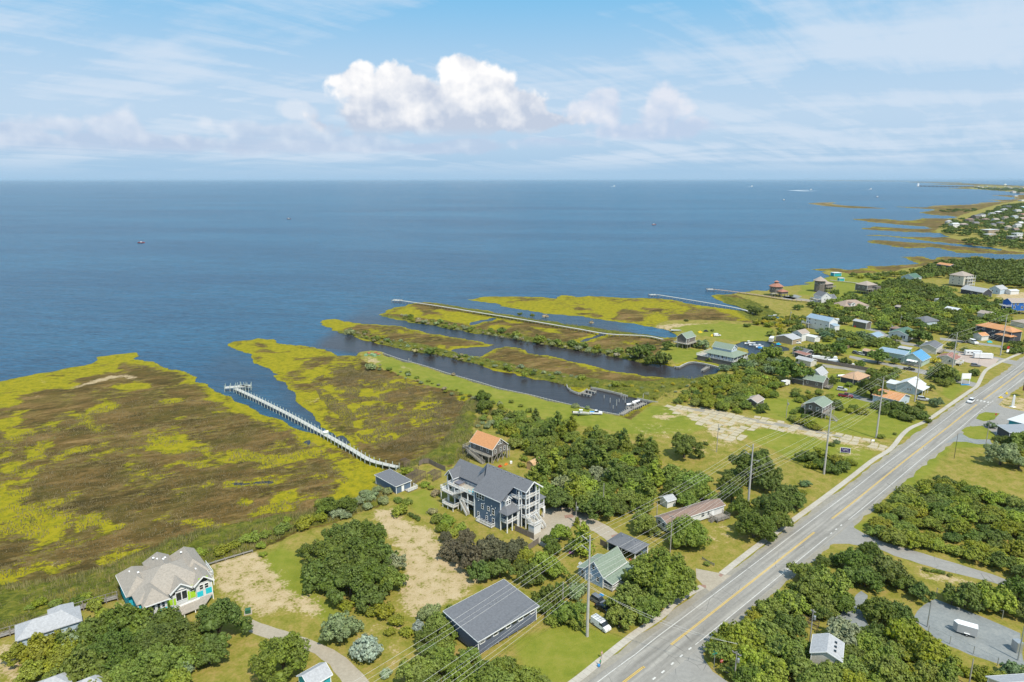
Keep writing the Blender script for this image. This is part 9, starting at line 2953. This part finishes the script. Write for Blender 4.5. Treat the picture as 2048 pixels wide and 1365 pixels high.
wood([(1180, 765), (1260, 775), (1330, 765), (1400, 765), (1360, 790), (1310, 798), (1260, 788)], 5.0, (.8, 1.8), ('bush',), ('olive', 'yellow', 'grey'), 'low {} between the two canal heads', 'shrubs between the two canal heads', hc=0)
# rushes, reeds and rough grass: blades nobody could count
def tufts(name, polys, n, h, w, col, col2, z, keep=None):
 rs = np.random.RandomState(len(polys) * 17 + n)
 V, F = [], []
 per = n // len(polys)
 for px in polys:
  poly = np.array(W2(px, z))
  lo, hi = poly.min(0), poly.max(0)
  x = rs.uniform(lo[0], hi[0], per * 4)
  y = rs.uniform(lo[1], hi[1], per * 4)
  ok = sdf(x, y, poly) > .3
  x, y = x[ok][:per], y[ok][:per]
  cl = fbm(x, y, 6, 3, 5) > -.15
  x, y = x[cl], y[cl]
  k = len(x)
  a = rs.uniform(0, 6.28, k)
  hh = h * rs.uniform(.5, 1.3, k)
  ww = w * rs.uniform(.6, 1.4, k)
  lx, ly = rs.uniform(-.3, .3, k) * h, rs.uniform(-.3, .3, k) * h
  base = sum(len(v) for v in V)
  v = np.zeros((k, 3, 3))
  v[:, 0] = np.stack([x - np.cos(a) * ww, y - np.sin(a) * ww, np.full(k, z - .1)], 1)
  v[:, 1] = np.stack([x + np.cos(a) * ww, y + np.sin(a) * ww, np.full(k, z - .1)], 1)
  v[:, 2] = np.stack([x + lx, y + ly, z + hh], 1)
  V.append(v.reshape(-1, 3))
  F.append(np.arange(base, base + 3 * k).reshape(-1, 3))
 V, F = np.concatenate(V), np.concatenate(F)
 me = bpy.data.meshes.new(name)
 me.vertices.add(len(V))
 me.vertices.foreach_set('co', V.astype(np.float32).ravel())
 me.loops.add(F.size)
 me.loops.foreach_set('vertex_index', F.astype(np.int32).ravel())
 me.polygons.add(len(F))
 me.polygons.foreach_set('loop_start', np.arange(0, F.size, 3, dtype=np.int32))
 me.update(calc_edges=True)
 m = bpy.data.materials.new(name)
 m.use_nodes = True
 N = NT(m.node_tree)
 g = N.node('ShaderNodeNewGeometry')
 nz = N.noise(g.outputs['Position'], .12, 4, .6)
 f = N.math('ADD', N.math('MULTIPLY', g.outputs['Random Per Island'], .5), N.math('MULTIPLY', N.sstep(nz, .35, .65), .5))
 N.put(N.n['Principled BSDF'].inputs['Base Color'], N.mix(f, rgba(col), rgba(col2)))
 N.n['Principled BSDF'].inputs['Roughness'].default_value = .8
 me.materials.append(m)
 o = link(name, me)
 tag(o, kind='stuff')
 return o
tufts('reeds', [REED[0]], 60000, 1.5, .13, (.11, .13, .035), (.30, .25, .10), .45)
tufts('bank_grass', [REED[1], REED[2], REED[3]], 36000, .9, .13, (.13, .15, .035), (.26, .22, .09), .6)
tufts('rush', [[(-250, 900), (0, 880), (250, 800), (420, 800), (640, 890), (700, 960), (640, 1020), (400, 1060), (200, 1120), (0, 1160), (-250, 1200)], [(620, 760), (700, 730), (860, 780), (930, 800), (920, 860), (800, 915), (720, 880), (640, 800)]],
 90000, .55, .12, (.095, .09, .038), (.27, .215, .115), .45)
# ------------------------------------------------------------------ the air: thin sea haze round everything
hz = MB()
hz.box(-270000, 270000, -4000, 330000, -4.0, 125.0)
haze = hz.build('haze', None)
hm = bpy.data.materials.new('haze')
hm.use_nodes = True
N = NT(hm.node_tree)
N.n.clear()
ho = N.node('ShaderNodeOutputMaterial')
pv = N.node('ShaderNodeVolumePrincipled')
pv.inputs['Color'].default_value = (0.55, 0.76, 0.95, 1)
pv.inputs['Density'].default_value = 0.000015
pv.inputs['Anisotropy'].default_value = 0.0
N.link(pv.outputs[0], ho.inputs['Volume'])
haze.data.materials.append(hm)
haze['kind'] = 'stuff'
name_by_place()
